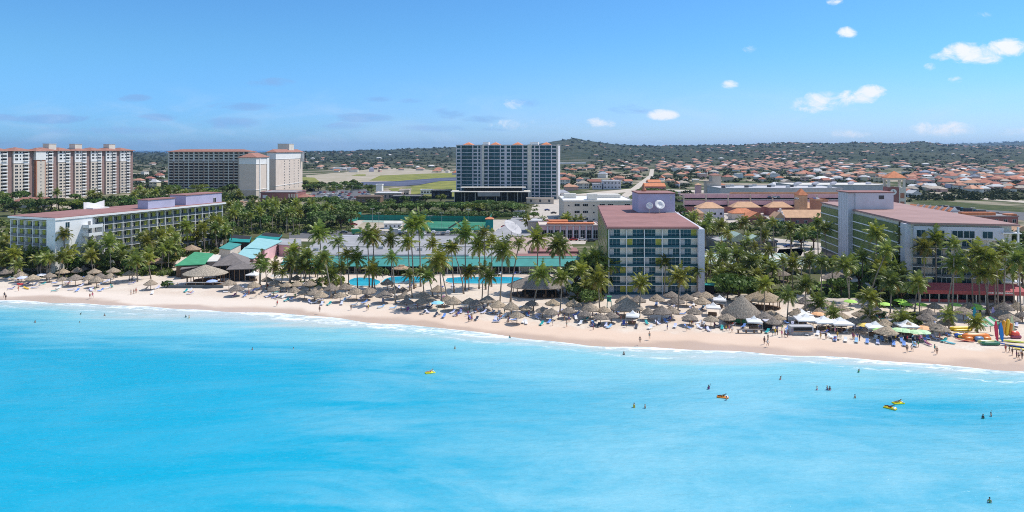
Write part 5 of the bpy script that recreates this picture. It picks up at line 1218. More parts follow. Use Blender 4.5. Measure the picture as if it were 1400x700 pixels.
# loungers
lf = MB()
for yy in (-.32, .32): lf.box(-.95, yy - .03, .26, .95, yy + .03, .32)
for xx in (-.8, .75):
    for yy in (-.32, .32): lf.box(xx - .03, yy - .03, 0, xx + .03, yy + .03, .26)
lf.box(.2, -.3, .27, .26, .3, .31)
LFM = lf.mesh('frame', 'white')
ls = MB(); ls.add([(-.95, -.30, .33), (.3, -.30, .33), (.3, .30, .33), (-.95, .30, .33), (-.95, -.30, .39), (.3, -.30, .39), (.3, .30, .39), (-.95, .30, .39)], [(0, 3, 2, 1), (4, 5, 6, 7), (0, 1, 5, 4), (2, 3, 7, 6), (3, 0, 4, 7), (1, 2, 6, 5)])
LSM = ls.mesh('seat', 'tint')
lb = MB(); lb.add([(.3, -.30, .33), (.98, -.30, .78), (.98, .30, .78), (.3, .30, .33), (.27, -.30, .39), (.95, -.30, .85), (.95, .30, .85), (.27, .30, .39)], [(0, 3, 2, 1), (4, 5, 6, 7), (0, 1, 5, 4), (2, 3, 7, 6), (3, 0, 4, 7), (1, 2, 6, 5)])
LBM = lb.mesh('backrest', 'tint')
FRONT = np.array([(0, 397), (100, 401), (200, 402), (330, 406), (400, 414), (440, 421), (540, 429), (640, 440), (700, 444), (760, 446), (840, 449), (930, 453), (1000, 455), (1080, 462), (1200, 472), (1260, 475), (1330, 472), (1400, 470)])
front = lambda px: float(np.interp(px, FRONT[:, 0], FRONT[:, 1]))
LC = [((.62, .64, .86), 'pale lilac'), ((.80, .80, .84), 'white'), ((.10, .13, .42), 'navy blue'), ((.16, .30, .66), 'blue'), ((.30, .52, .78), 'light blue'), ((.03, .36, .36), 'teal'), ((.05, .06, .09), 'black'), ((.34, .10, .26), 'plum'), ((.68, .55, .40), 'beige')]
LWT = [26, 26, 12, 16, 9, 6, 6, 3, 5]
lpos = []
def lounger(px, py, c=None, ang=None, gap=1.0):
    x, y = at(px, py)
    if len(lpos) >= 298: return None
    if any(abs(x - a) < gap * 1.3 and abs(y - b) < gap for a, b in lpos): return None
    lpos.append((x, y))
    col, nm = LC[rnd.choices(range(9), LWT)[0]] if c is None else LC[c]
    ang = rnd.gauss(1.15, .55) if ang is None else ang       # head end away from the sea
    r = inst('sun_lounger', None, None, (x, y, GZ), ang); s = 1.12
    inst('frame', LFM, r, (0, 0, 0), 0, (s, s, s)); inst('seat', LSM, r, (0, 0, 0), 0, (s, s, s), col); inst('backrest', LBM, r, (0, 0, 0), 0, (s, s, s), col)
    rep(r, f'{nm} sunbed', 'sunbed', 'sunbeds on the beach'); return r
for k in range(9): lounger(1142 + k * 7.2 + rnd.uniform(-1, 1), 466 + k * .55, rnd.choice([0, 4, 1, 3]), 1.1)
for k in range(6): lounger(1222 + k * 7, 472.5 + k * .2, rnd.choice([0, 4, 3]), 1.1)
for k in range(12): lounger(1206 + k * 5.4, 466 + (k % 3), rnd.choice([3, 2, 6, 5]), 1.2)
for x, y, px, py in ppos:
    for k in range(rnd.choice((1, 2, 2))):
        qx = px + rnd.uniform(-11, 11); qy = min(py + rnd.uniform(-2, 8), front(qx))
        lounger(qx, qy)
for _ in range(95):
    qx = rnd.uniform(300, 1300); qy = front(qx) - abs(rnd.gauss(0, 1)) * 11
    lounger(qx, qy)
for _ in range(12): qx = rnd.uniform(10, 300); lounger(qx, front(qx) - abs(rnd.gauss(0, 5)))
for k in range(22): lounger(rnd.uniform(520, 720), rnd.choice((rnd.uniform(371, 376), rnd.uniform(391, 396))), rnd.choice((0, 2, 1, 8)))
# parasols
def parasol_mesh(R_, flat, n=8):
    mb = MB(); mb.lathe([(R_, 2.05), (R_ * .6, 2.05 + (.6 - flat)), (.05, 2.75 - flat * .5)], n); mb.lathe([(R_ * .98, 2.0), (.06, 2.66 - flat * .5)], n); return mb.mesh('canopy', 'tint')
PRM = parasol_mesh(1.9, .22); PRP = MB().tube([(0, 0, -.1), (0, 0, 2.75)], .04, 6).mesh('pole', 'offwhite')
for px, py, col, nm in [(1204,463,(.42,.72,.22),'lime green'),(1213,465,(.42,.70,.24),'lime green'),(1229,463,(.55,.76,.42),'pale green'),(1237,464,(.50,.74,.40),'pale green'),(1252,466,(.55,.76,.42),'pale green'),(1261,466,(.5,.72,.42),'pale green'),(1263,460,(.85,.45,.22),'orange'),(1282,461,(.86,.50,.28),'peach'),(1231,421,(.40,.72,.08),'bright green'),(1238,426,(.36,.66,.08),'bright green'),(1210,426,(.45,.75,.15),'bright green'),(1260,427,(.42,.74,.10),'bright green'),(1306,427,(.45,.75,.15),'bright green'),(1333,428,(.42,.74,.12),'bright green'),(1337,432,(.40,.70,.10),'bright green'),(1163,422,(.45,.75,.15),'bright green'),(1119,440,(.85,.46,.24),'orange'),(1183,456,(.88,.62,.15),'yellow'),(1331,408,(.06,.45,.42),'teal'),(31,388,(.62,.64,.8),'pale lilac'),(45,390,(.55,.55,.82),'lilac blue'),(57,384,(.78,.76,.78),'white'),(377,385,(.8,.78,.76),'white'),(290,393,(.4,.5,.8),'blue'),(598,424,(.3,.65,.85),'light blue')]:
    x, y = at(px, py); r = inst('parasol', None, None, (x, y, GZ)); inst('canopy', PRM, r, (0, 0, 0), rnd.random(), None, col); inst('pole', PRP, r)
    rep(r, f'{nm} flat parasol', 'parasol', 'cloth parasols on the beach')
# white market tents
def tent(px, py, w, label):
    x, y = at(px, py); r = thing('market_tent', label, 'tent', (x, y, GZ), rnd.uniform(-.3, .2)); h = w / 2
    mb = MB(); vs = [(-h, -h, 2.05), (h, -h, 2.05), (h, h, 2.05), (-h, h, 2.05), (-h, -h, 2.4), (h, -h, 2.4), (h, h, 2.4), (-h, h, 2.4), (-.4 * h, -.4 * h, 2.85), (.4 * h, -.4 * h, 2.85), (.4 * h, .4 * h, 2.85), (-.4 * h, .4 * h, 2.85), (0, 0, 3.7)]
    fs = [(i + a, (i + 1) % 4 + a, (i + 1) % 4 + a + 4, i + a + 4) for a in (0, 4) for i in range(4)] + [(8 + i, 8 + (i + 1) % 4, 12) for i in range(4)]
    mb.add(vs, fs); mb.build('canopy', 'white', r)
    for a in (-1, 1):
        for b in (-1, 1): MB().tube([(a * h * .97, b * h * .97, 0), (a * h * .97, b * h * .97, 2.1)], .04, 5).build('pole', 'metal', r)
    box(-h * .7, -h * .3, 0, h * .5, h * .2, .8).build('table', 'wood', r)
for k, (px, py, w, lab) in enumerate([(865,443,3.4,'single white peaked tent over tables before tan thatched shelter'),(984,420,3.6,'white peaked tent under dark tree left of big thatch cone'),(975,431,3.8,'white slanting tent beside palapa, lower left of big thatch cone'),(1031,451,3.6,'white peaked tent at right foot of big thatch cone'),(1102,448,5.2,'large white market tent with stall below, leftmost of the tent row'),(1096,441,4.4,'white domed tent standing behind the leftmost market tent'),(1126,451,5.0,'white market tent, second from left of the tent row'),(1149,453,5.0,'white market tent right next to short bushy palm'),(1197,459,4.6,'lone white tent between short palm and green parasols'),(1240,457,4.6,'white tent right of lone tent, near low palms'),(347,384,4.0,'white sail tent beside the lower grey shingle roof')]): tent(px, py, w, lab)
p = at(1098, 458); r = thing('market_stall', 'grey stall cabin with goods below the large white tent', 'stall', (p[0], p[1], GZ)); box(-3, 0, 0, 2.6, 2, 2.1).build('cabin', 'concrete', r); box(-2.4, -.6, .9, 2.2, -.02, 1).build('counter', 'wood', r); box(-2.4, -.03, 1.1, 2.2, .01, 1.9).build('serving_hatch', 'dark', r)
p = at(1026, 456); r = thing('low_bar', 'low grey wooden bench counter on sand before big thatch cone', 'counter', (p[0], p[1], GZ)); box(-3.2, 0, .8, 3.2, .9, .95).build('top', 'shingle', r); 
for q in (-3, -1, 1, 2.8): box(q, .1, 0, q + .2, .8, .8).build('leg', 'wood', r)
p = at(1051, 451); r = thing('ticket_booth', 'small blue and white booth right of tent at thatch cone', 'booth', (p[0], p[1], GZ)); box(-.9, 0, 0, .9, 1.4, 2.1).build('cabin', 'dark', r); box(-1.1, -.3, 2.1, 1.1, 1.6, 2.35).build('roof', 'lilac', r)
# boards and inflatables of the water sports stand
def board(label, px, py, L, w, col, ang, pitch, col2=None, cat='paddle board', nm='paddle_board'):
    mb = MB(); n = 10; vs = []
    for i in range(n + 1):
        t = i / n; b = w / 2 * math.sin(math.pi * min(max(t, .03), .97)) ** .5; z = .25 * (2 * t - 1) ** 4 * .6
        vs += [(-b, (t - .5) * L, z), (b, (t - .5) * L, z), (b * .9, (t - .5) * L, z + .14), (-b * .9, (t - .5) * L, z + .14)]
    fs = [(0, 1, 2, 3), tuple(4 * n + i for i in (3, 2, 1, 0))]
    for i in range(n): fs += [(4 * i + k, 4 * i + 4 + k, 4 * i + 4 + (k + 1) % 4, 4 * i + (k + 1) % 4) for k in range(4)]
    mb.add(vs, fs); x, y = at(px, py)
    r = thing(nm, label, cat, (x, y, GZ + .1)); h = L / 2 * math.sin(pitch)
    o = mb.build('hull', 'tintgloss', r, (0, 0, h), (pitch, 0, ang)); o.color = (*col, 1)
    if col2:
        m2 = MB(); m2.box(-w * .18, -L * .3, .141, w * .18, L * .3, .17); q = m2.build('stripe', 'tintgloss', o); q.color = (*col2, 1)
    return r
board('tall red paddle board standing upright in sand, beside blue one', 1362, 467, 4.8, .9, (.62, .01, .06), .1, 1.45)
board('tall blue paddle board standing upright, right of red one', 1369, 467, 4.4, .9, (.02, .22, .62), -.25, 1.35)
board('teal board standing upright behind the short bushy palm', 1333, 443, 4.4, .9, (.0, .26, .36), -.2, 1.35)
board('lilac board standing upright before grey palapas at right', 1358, 440, 3.8, .9, (.50, .40, .66), -.1, 1.4)
board('pale green board standing upright right of stacked orange kayaks', 1384, 458, 4.6, .8, (.55, .66, .38), -.1, 1.4)
board('long yellow and green kayak lying on sand at right edge', 1385, 468, 5.5, 1.1, (.75, .72, .10), 1.25, .03, (.2, .4, .1), 'kayak', 'kayak')
board('long dark blue kayak with yellow bow lying lowest at right edge', 1388, 474, 6.5, 1.2, (.02, .08, .36), 1.05, .03, (.8, .65, .05), 'kayak', 'kayak')
board('yellow kayak tip poking into the picture at right edge', 1398, 479, 4, 1.0, (.80, .62, .05), 1.0, .03, None, 'kayak', 'kayak')
board('small turquoise board lying on sand right of plum sunbeds', 1299, 470, 2.2, .9, (.15, .55, .66), .9, .1)
board('red kayak lying before the orange inflatable', 1319, 467, 4, .9, (.72, .12, .08), 1.2, .08, (.8, .5, .2), 'kayak', 'kayak')
board('yellow kayak leaning behind red kayak', 1323, 463, 3.6, .9, (.85, .55, .03), 1.3, .12, None, 'kayak', 'kayak')
board('yellow board on left sand near the lilac parasols', 36, 395, 3.6, .9, (.85, .52, .03), 1.0, .08)
board('red round inflatable board on left sand beside lilac parasol', 28, 389.5, 2.6, 1.6, (.75, .06, .06), 1.4, .1)
def inflatable(label, px, py, tubes, nm='inflatable'):
    x, y = at(px, py); r = thing(nm, label, 'inflatable', (x, y, GZ + .02))
    for (x0, y0, z0, x1, y1, z1, R_, col) in tubes:
        a, b = Vector((x0, y0, z0)), Vector((x1, y1, z1)); mb = MB()
        mb.tube([a, a.lerp(b, .06), a.lerp(b, .2), a.lerp(b, .8), a.lerp(b, .94), b], [R_ * .3, R_ * .8, R_, R_, R_ * .8, R_ * .3], 10)
        o = mb.build('tube', 'tintgloss', r, smooth=True); o.color = (*col, 1)
inflatable('long yellow banana boat inflatable lying behind the striped one', 1314, 452, [(-3, 0, .5, 3, 0, .6, .5, (.82, .62, .02)), (-2.4, -.7, .3, 2.2, -.7, .3, .28, (.8, .6, .05))])
inflatable('blue and yellow striped inflatable raft left of orange inflatable', 1317, 461, [(-2.2, 0, .5, 2.2, 0, .5, .5, (.05, .14, .55)), (-1.8, -.75, .4, 1.8, -.75, .4, .35, (.75, .7, .1)), (-2, .7, .6, 2, .7, .7, .35, (.85, .5, .05))])
inflatable('big orange inflatable sofa with blue seat at water sports stand', 1337, 466, [(-3.3, .8, .9, 3.3, .8, .9, .75, (.85, .25, .04)), (-3.1, 0, .5, -1.2, 0, .5, .5, (.85, .27, .05)), (1.2, 0, .5, 3.1, 0, .5, .5, (.85, .27, .05)), (-1.0, -.4, .6, 1.0, -.4, .6, .55, (.16, .28, .48))])
inflatable('dark green rowing dinghy lying right of orange inflatable', 1352, 471, [(-2.2, -.7, .5, 2.0, -.7, .4, .42, (.03, .18, .10)), (-2.2, .7, .5, 2.0, .7, .4, .42, (.6, .55, .2)), (1.9, -.8, .4, 1.9, .8, .4, .42, (.05, .22, .14)), (-2, 0, .3, 1.8, 0, .3, .3, (.2, .4, .3))])
inflatable('heap of stacked orange kayaks beside the blue upright board', 1376, 462, [(-.8, .3, .4, -.5, .1, 4.2, .45, (.75, .32, .02)), (.2, .3, .4, .5, .1, 4.6, .45, (.85, .52, .03)), (1.0, .3, .4, 1.3, .1, 3.6, .4, (.62, .22, .03))])
inflatable('round red inflatable chair on sand at right edge', 1387, 462, [(-1, 0, .9, 1, 0, .9, .8, (.75, .09, .05)), (-1.3, -.5, .4, 1.3, -.5, .4, .45, (.3, .05, .1))])
x, y = at(1345, 456); r = thing('striped_awning', 'green and white striped awning sagging over the water sports stand', 'awning', (x, y, GZ))
mb = MB()
for k in range(8):
    mb.mi = k % 2; a, b = -3 + k * .75, -3 + (k + 1) * .75; za, zb = 2.6 + .25 * abs(a), 2.6 + .25 * abs(b)
    mb.quad((a, -1.6, za - .5), (b, -1.6, zb - .5), (b, 1.8, zb + .5), (a, 1.8, za + .5))
mb.build('canopy', ['offwhite', 'greenroof'], r)
for a in (-2.8, 2.8):
    for b in (-1.5, 1.6): MB().tube([(a, b, 0), (a, b, 3.1 + .3 * (b > 0))], .06, 5).build('pole', 'wood', r)
for (px, py) in [(217,392),(205,389)]: pass
shrub(228, 393, 1.6, (.5, .6, .5), 'dark')
# ------------------------------------------------------------------ people
def person_mesh(pose, seed=0):
    me = bpy.data.meshes.new('body'); V = {}; E = []; Rr = {}
    def p(n, x, y, z, r, par=None):
        V[n] = (x, y, z); Rr[n] = r
        if par: E.append((par, n))
    sit = pose in ('sit', 'recline')
    if not sit:
        st = .22 if pose == 'walk' else 0
        p('pelvis', 0, 0, .95, (.15, .11)); p('waist', 0, 0, 1.10, (.125, .095), 'pelvis'); p('chest', 0, -.01, 1.32, (.15, .11), 'waist'); p('neck', 0, 0, 1.47, .052, 'chest')
        p('jaw', 0, -.02, 1.57, .07, 'neck'); p('skull', 0, -.005, 1.66, .092, 'jaw'); p('top', 0, .01, 1.74, .055, 'skull'); p('nose', 0, -.115, 1.62, .018, 'skull')
        for s, n in ((-1, 'l'), (1, 'r')):
            w = st * s; a = .15 if pose == 'walk' else .05
            up = pose == 'wave' and s > 0
            p('sh' + n, s * .17, 0, 1.41, .06, 'chest'); p('el' + n, s * .25, a * -s * .6, 1.66 if up else 1.14, .043, 'sh' + n); p('wr' + n, s * .25, a * -s * 1.6 - .07, 1.9 if up else .90, .031, 'el' + n)
            sg = 1 if up else -1; hx, hy, hz = s * .255, a * -s * 1.8 - .09, (1.98 if up else .82)
            p('palm' + n, hx, hy, hz, (.04, .018), 'wr' + n)
            for k, (ox, oy, ln) in enumerate(((-.03, -.03, .05), (.012, -.035, .075), (.004, -.012, .085), (0, .012, .08), (-.004, .034, .06))):
                p(f'f{n}{k}', hx + s * ox * .3, hy + oy, hz + sg * ln * .6, .010, 'palm' + n); p(f'g{n}{k}', hx + s * ox * .3 - s * .012, hy + oy * 1.1, hz + sg * ln, .008, f'f{n}{k}')
            p('hip' + n, s * .095, 0, .90, .10, 'pelvis'); p('kn' + n, s * .10, -abs(w) * .3 - w * .55, .50, .062, 'hip' + n); p('an' + n, s * .10, -w * 1.0 + .04, .09 + (.05 if w < 0 else 0), .04, 'kn' + n); p('toe' + n, s * .105, -w * 1.0 - .13, .035, .032, 'an' + n)
    else:
        b = .95 if pose == 'recline' else .25
        def T(u, v=0): return (.0, .0 + u * math.sin(b) + v * math.cos(b) * -1, .50 + u * math.cos(b) + v * math.sin(b))
        q = T(0); p('pelvis', 0, q[1], q[2], (.15, .11)); q = T(.16); p('waist', 0, q[1], q[2], (.125, .1), 'pelvis'); q = T(.38); p('chest', 0, q[1], q[2], (.15, .11), 'waist'); q = T(.54); p('neck', 0, q[1], q[2], .052, 'chest')
        q = T(.64, .03); p('jaw', 0, q[1], q[2], .07, 'neck'); q = T(.73, .02); p('skull', 0, q[1], q[2], .092, 'jaw'); q = T(.80, .02); p('top', 0, q[1], q[2], .055, 'skull'); q = T(.70, .12); p('nose', 0, q[1], q[2], .018, 'skull')
        for s, n in ((-1, 'l'), (1, 'r')):
            q = T(.48); p('sh' + n, s * .17, q[1], q[2], .06, 'chest'); q = T(.24, .05); p('el' + n, s * .26, q[1], q[2], .043, 'sh' + n); q = T(.08, .18); p('wr' + n, s * .24, q[1], q[2], .031, 'el' + n); q = T(.05, .26); p('palm' + n, s * .23, q[1], q[2], (.04, .018), 'wr' + n)
            for k in range(5): p(f'f{n}{k}', s * .23 + (k - 2) * .02, q[1] - (.05 if k else .02), q[2] - .01 * k, .010, 'palm' + n)
            if pose == 'recline': p('hip' + n, s * .095, -.06, .50, .10, 'pelvis'); p('kn' + n, s * .11, -.46, .62, .062, 'hip' + n); p('an' + n, s * .11, -.84, .50, .04, 'kn' + n); p('toe' + n, s * .12, -.92, .62, .03, 'an' + n)
            else: p('hip' + n, s * .095, -.06, .50, .10, 'pelvis'); p('kn' + n, s * .12, -.44, .52, .062, 'hip' + n); p('an' + n, s * .12, -.46, .10, .04, 'kn' + n); p('toe' + n, s * .12, -.62, .035, .03, 'an' + n)
    names = list(V); ix = {n: i for i, n in enumerate(names)}
    me.from_pydata([V[n] for n in names], [(ix[a], ix[b]) for a, b in E], [])
    o = bpy.data.objects.new('body', me); COL.objects.link(o)
    m = o.modifiers.new('Skin', 'SKIN'); m.use_smooth_shade = True
    sv = me.skin_vertices[0].data
    for n in names: r = Rr[n]; sv[ix[n]].radius = r if isinstance(r, tuple) else (r, r)
    sv[ix['pelvis']].use_root = True
    o.modifiers.new('Sub', 'SUBSURF').levels = 1
    dg = bpy.context.evaluated_depsgraph_get(); out = bpy.data.meshes.new_from_object(o.evaluated_get(dg))
    out.materials.clear(); out.materials.append(M['tint']); out.name = 'body'
    bpy.data.objects.remove(o)
    P = lambda n: Vector(V[n])
    hair = MB(); d = (P('top') - P('jaw')).normalized(); c = P('skull') + d * .015 + Vector((0, .015, 0))
    hair.tube([c - d * .08 + Vector((0, .05, 0)), c, c + d * .06, c + d * .105], [.085, .108, .09, .03], 8)
    sw = MB(); sw.tube([P('pelvis') - (P('waist') - P('pelvis')) * .75, P('pelvis'), P('waist') - (P('waist') - P('pelvis')) * .25], [.165, .175, .15], 10)
    tp = MB(); tp.tube([P('chest') - (P('chest') - P('waist')) * .55, P('chest') + (P('chest') - P('waist')) * .18], [.152, .17], 10)
    sh = MB(); sh.tube([P('waist') - (P('chest') - P('waist')) * .2, P('chest'), P('chest') + (P('chest') - P('waist')) * .45], [.16, .185, .13], 10)
    return out, hair.mesh('hair', 'tint'), sw.mesh('swimwear', 'tint'), tp.mesh('top', 'tint'), sh.mesh('shirt', 'tint')
POSE = {k: person_mesh(k) for k in ('stand', 'walk', 'wave', 'sit', 'recline')}
SKIN = [(.48, .26, .17), (.36, .18, .11), (.22, .11, .07), (.56, .33, .23), (.10, .05, .035)]
CLO = [((.03, .035, .06), 'black'), ((.55, .05, .06), 'red'), ((.05, .10, .40), 'blue'), ((.05, .32, .10), 'green'), ((.75, .75, .74), 'white'), ((.70, .12, .30), 'pink'), ((.75, .55, .05), 'yellow'), ((.03, .30, .32), 'teal'), ((.25, .06, .20), 'purple')]
HAIR = [(.03, .02, .015), (.10, .05, .025), (.35, .24, .12), (.02, .02, .02)]
def person(px, py, pose, ang=0, c=None, shirt=None, z=GZ, what='on the sand', sink=0, zref=None, lab=None):
    x, y = G(px, py, z if zref is None else zref); b, h, sw, tp, sh = POSE[pose]; k = rnd.uniform(.94, 1.06)
    r = thing('person', None, 'person', (x, y, z - sink), ang); sc_ = (k, k, k); sk = rnd.choice(SKIN)
    col, nm = CLO[rnd.randrange(9)] if c is None else CLO[c]
    inst('body', b, r, (0, 0, 0), 0, sc_, sk); inst('hair', h, r, (0, 0, 0), 0, sc_, rnd.choice(HAIR)); inst('swimwear', sw, r, (0, 0, 0), 0, sc_, col)
    f = rnd.random() if shirt is None else shirt
    if f < .35: inst('top', tp, r, (0, 0, 0), 0, sc_, col); wear = f'{nm} bikini'
    elif f < .62: inst('shirt', sh, r, (0, 0, 0), 0, sc_, col); wear = f'{nm} shirt'
    else: wear = f'{nm} shorts'
    rep(r, f'person in {wear} {what}', 'person', 'people at the beach')
    return r
for px, py, pose, c in [(6,407,'walk',0),(8,410,'stand',0),(25,398,'stand',1),(123,408,'walk',1),(126.5,407,'walk',5),(130,399,'stand',3),(183,402,'stand',0),(179,403,'stand',4),(186,401,'stand',1),(379,418,'walk',1),(437,427,'stand',0),(875,469,'walk',0),(888,463.5,'stand',7),(1045,470,'stand',0),(1049.5,473,'walk',4),(1050,466,'stand',0),(1069,461,'stand',5),(1073,460.5,'stand',0),(1077,461,'stand',8),(1060,458,'stand',6),(1063,458,'stand',0),(1240,481,'walk',0),(1247,480,'walk',4),(1278,481,'walk',7),(1281,484,'stand',0),(1375,481,'stand',1),(1380,482,'walk',3),(1384,486,'stand',0),(1390,489,'stand',8),(1393,492,'walk',0),(1397.5,491,'stand',0),(1396,486,'stand',4),(811,451,'stand',8),(808,447,'walk',0),(1175,466,'stand',0),(1166,463,'stand',8),(1172,464,'walk',2),(1145,462,'stand',6),(1122,463,'stand',6),(1083,458,'stand',2),(683,437,'stand',0),(645,439,'stand',1),(480,424,'stand',0),(1130,455,'stand',6),(1310,411,'stand',5),(1362,414,'stand',4)]:
    person(px, py, pose, rnd.uniform(-2, 2), c, what='standing' if pose == 'stand' else 'walking')
for _ in range(70):
    px = rnd.uniform(330, 1300); py = front(px) - rnd.uniform(-1, 16); person(px, py, rnd.choice(('stand', 'stand', 'walk')), rnd.uniform(-3, 3), what='among sunbeds')
ll = [o for o, ph, x, y, px in REP if o.name.startswith('sun_lounger')]
for o in rnd.sample(ll, 46):
    x, y = o.location.x, o.location.y; px, py = img(x, y, GZ); pose = rnd.choice(('recline', 'recline', 'sit'))
    r = person(px, py, pose, 0, what='reclining on sunbed' if pose == 'recline' else 'sitting on sunbed')
    a = o.rotation_euler.z; r.rotation_euler.z = a - math.pi / 2 + (0 if pose == 'recline' else 1.5)
    r.location = (x + .02 * math.cos(a), y + .02 * math.sin(a), GZ + (.02 if pose == 'recline' else .01))
for px, py, pose, wt in [(48,441,'stand','swimming alone far left'),(110,430,'wave','standing in shallow water'),(109,441,'stand','snorkelling low in water'),(143,432,'stand','swimming near left beach'),(254,434,'stand','swimming beside another'),(258.5,435,'stand','swimming in a pair'),(622,477,'stand','swimming alone mid water'),(853,485,'stand','swimming close to shore'),(867,557,'stand','swimming far from shore'),(882,558,'stand','swimming far out too'),(969,532,'wave','splashing with raised arm'),(1067,519,'wave','waving in deep water'),(1117,533,'stand','treading water'),(1131,533,'stand','treading water close together'),(1134.5,533.5,'stand','treading water close together'),(1169,544,'stand','treading water alone'),(1174,509,'wave','wading with raised arm'),(1344,572,'stand','swimming at right'),(1355,569,'wave','swimming at right with raised arm'),(1353,687,'stand','swimming nearest the camera'),(993,547,'stand','holding on beside orange float'),(697,462,'stand','wading at waterline'),(345,478,'stand','floating low offshore'),(401,477,'stand','floating low offshore')]:
    person(px, py, pose, rnd.uniform(-3, 3), None, None, SEA, wt, .98 if 'low' not in wt else 1.36)
def floaty(label, px, py, col, ang, rider=True):
    x, y = G(px, py, SEA); r = thing('float_mat', label, 'float', (x, y, SEA - .02), ang)
    mb = MB()
    for k in range(4): mb.tube([(-1.05, -.36 + k * .24, .1), (-.95, -.36 + k * .24, .12), (.95, -.36 + k * .24, .12), (1.05, -.36 + k * .24, .1)], [.06, .13, .13, .06], 8)
    o = mb.build('mattress', 'tint', r, smooth=True); o.color = (*col, 1); MB().tube([(.75, -.45, .26), (.75, .45, .26)], .13, 8).build('pillow', 'white', r)
    if rider: p_ = person(px, py, 'recline', 0, None, .9, SEA, 'lying on ' + label.split(' air')[0]); p_.rotation_euler.z = ang - math.pi / 2; p_.location = (x, y, SEA - .2)
floaty('yellow air mattress with rider, upper of two at right', 1228, 551.5, (.85, .75, .02), .15)
floaty('yellow orange air mattress with rider, lower of two at right', 1217, 558.5, (.80, .62, .03), -.8)
floaty('orange air mattress with rider in mid water', 988, 543.5, (.85, .28, .05), -.3)
floaty('yellow air mattress with rider, alone in left water', 588, 510, (.78, .72, .05), .4)

# ------------------------------------------------------------------ cars
def carparts():
    b = MB(); prof = [(-2.15, .35), (-2.2, .62), (-2.05, .85), (-1.5, .92), (-.9, 1.38), (.5, 1.42), (1.15, .95), (1.95, .82), (2.2, .6), (2.15, .35)]
    n = len(prof); vs = []
    for y in (-.86, .86):
        for x, z in prof: vs.append((x, y * (.86 if z > 1.2 else 1), z))
    b.add(vs, [tuple(range(n)), tuple(range(n, 2 * n))[::-1]] + [(i, i + n, (i + 1) % n + n, (i + 1) % n) for i in range(n)])
    g = MB()
    g.add([(.54, -.66, 1.40), (1.12, -.76, .97), (1.12, .76, .97), (.54, .66, 1.40), (.57, -.66, 1.44), (1.16, -.76, 1.0), (1.16, .76, 1.0), (.57, .66, 1.44)], [(4, 5, 6, 7), (0, 3, 2, 1), (0, 1, 5, 4), (2, 3, 7, 6), (1, 2, 6, 5), (3, 0, 4, 7)])
    g.add([(-.93, -.66, 1.36), (-1.45, -.74, .95), (-1.45, .74, .95), (-.93, .66, 1.36), (-.97, -.66, 1.40), (-1.5, -.74, .97), (-1.5, .74, .97), (-.97, .66, 1.40)], [(7, 6, 5, 4), (1, 2, 3, 0), (4, 5, 1, 0), (6, 7, 3, 2), (5, 6, 2, 1), (7, 4, 0, 3)])
    for s in (-1, 1): g.add([(-.85, s * .76, 1.33), (.45, s * .76, 1.35), (.95, s * .875, .98), (-1.25, s * .875, .98)], [(0, 1, 2, 3)[::s]])
    w = MB(); w.lathe([(.2, -.11), (.33, -.11), (.33, .11), (.2, .11)], 12)
    return b.mesh('body', 'tintgloss'), g.mesh('windows', 'carglass'), w.mesh('wheel', 'rubber')
CB, CG, CW = carparts()
CARC = [((.75, .75, .76), 'white'), ((.75, .75, .76), 'white'), ((.40, .41, .43), 'silver'), ((.03, .03, .035), 'black'), ((.04, .08, .28), 'blue'), ((.42, .03, .03), 'red'), ((.10, .11, .12), 'dark grey')]
def car(px, py, ang, z=.1, where='parked'):
    x, y = G(px, py, z); col, nm = rnd.choice(CARC); r = inst('car', None, None, (x, y, z), ang)
    inst('body', CB, r, (0, 0, 0), 0, None, col); inst('windows', CG, r)
    for a in (-1.35, 1.35):
        for b in (-.80, .80): inst('wheel', CW, r, (a, b, .33), (math.pi / 2, 0, 0))
    rep(r, f'{nm} car {where}', 'car', 'parked cars')
for row in range(5):
    for k in range(13):
        if rnd.random() < .75: car(432 + k * 6.0 - row * 2 + rnd.uniform(-.5, .5), 263.5 + row * 2.3 + rnd.uniform(-.1, .1), 1.3 + rnd.uniform(-.06, .06), .13)
for k in range(12): car(573 + k * 6.6, rnd.choice((321, 318.5)), 1.5 + rnd.uniform(-.1, .1), .11)
for px, py, a in [(484,308,.2),(545,329,.1),(536,318,.1),(470,319,.1),(548,321,1.2),(560,318,.6),(696,303,.9),(703,300,.9),(712,304,1.0),(725,305,.9),(737,303,.4),(748,303,.4),(760,300,1.2),(690,311,.7),(684,316,.7),(742,310,0),(768,296,1.1),(757,292,.2),(748,288,.2),(784,329,.1),(796,329,.1),(808,330,.2),(1078,338,.1),(1090,337,.3),(1086,350,.1),(975,356,.1),(966,345,.3),(870,266,1.0),(874,263,1.0),(858,271,1),(893,243,1)]: car(px, py, a)
for px, py in [(1052,271),(1059,271),(1064,271),(1089,273),(1113,273),(1117,273)]: car(px, py, 1.5, 12.45, 'on garage roof')
for px in range(1120, 1215, 5): 
    if rnd.random() < .6: car(px + rnd.uniform(-1, 1), 256 + rnd.uniform(-1, 1) + 10, 1.4)
def boxtruck(label, px, py, ang, col, L=5):
    x, y = G(px, py, .1); r = thing('truck', label, 'truck', (x, y, .1), ang); box(0, -1.15, .7, L, 1.15, 3.0).build('cargo_box', col, r); box(L + .1, -1.05, .5, L + 1.8, 1.05, 2.3).build('cab', 'white', r); box(L + 1.2, -.95, 1.4, L + 1.83, .95, 2.1).build('windscreen', 'glass', r)
    for xx in (1, L + .9):
        for yy in (-1, 1): o = MB().lathe([(.42, -.13), (.42, .13)], 12).build('wheel', 'rubber', r, (xx, yy, .42)); o.rotation_euler = (math.pi / 2, 0, 0)
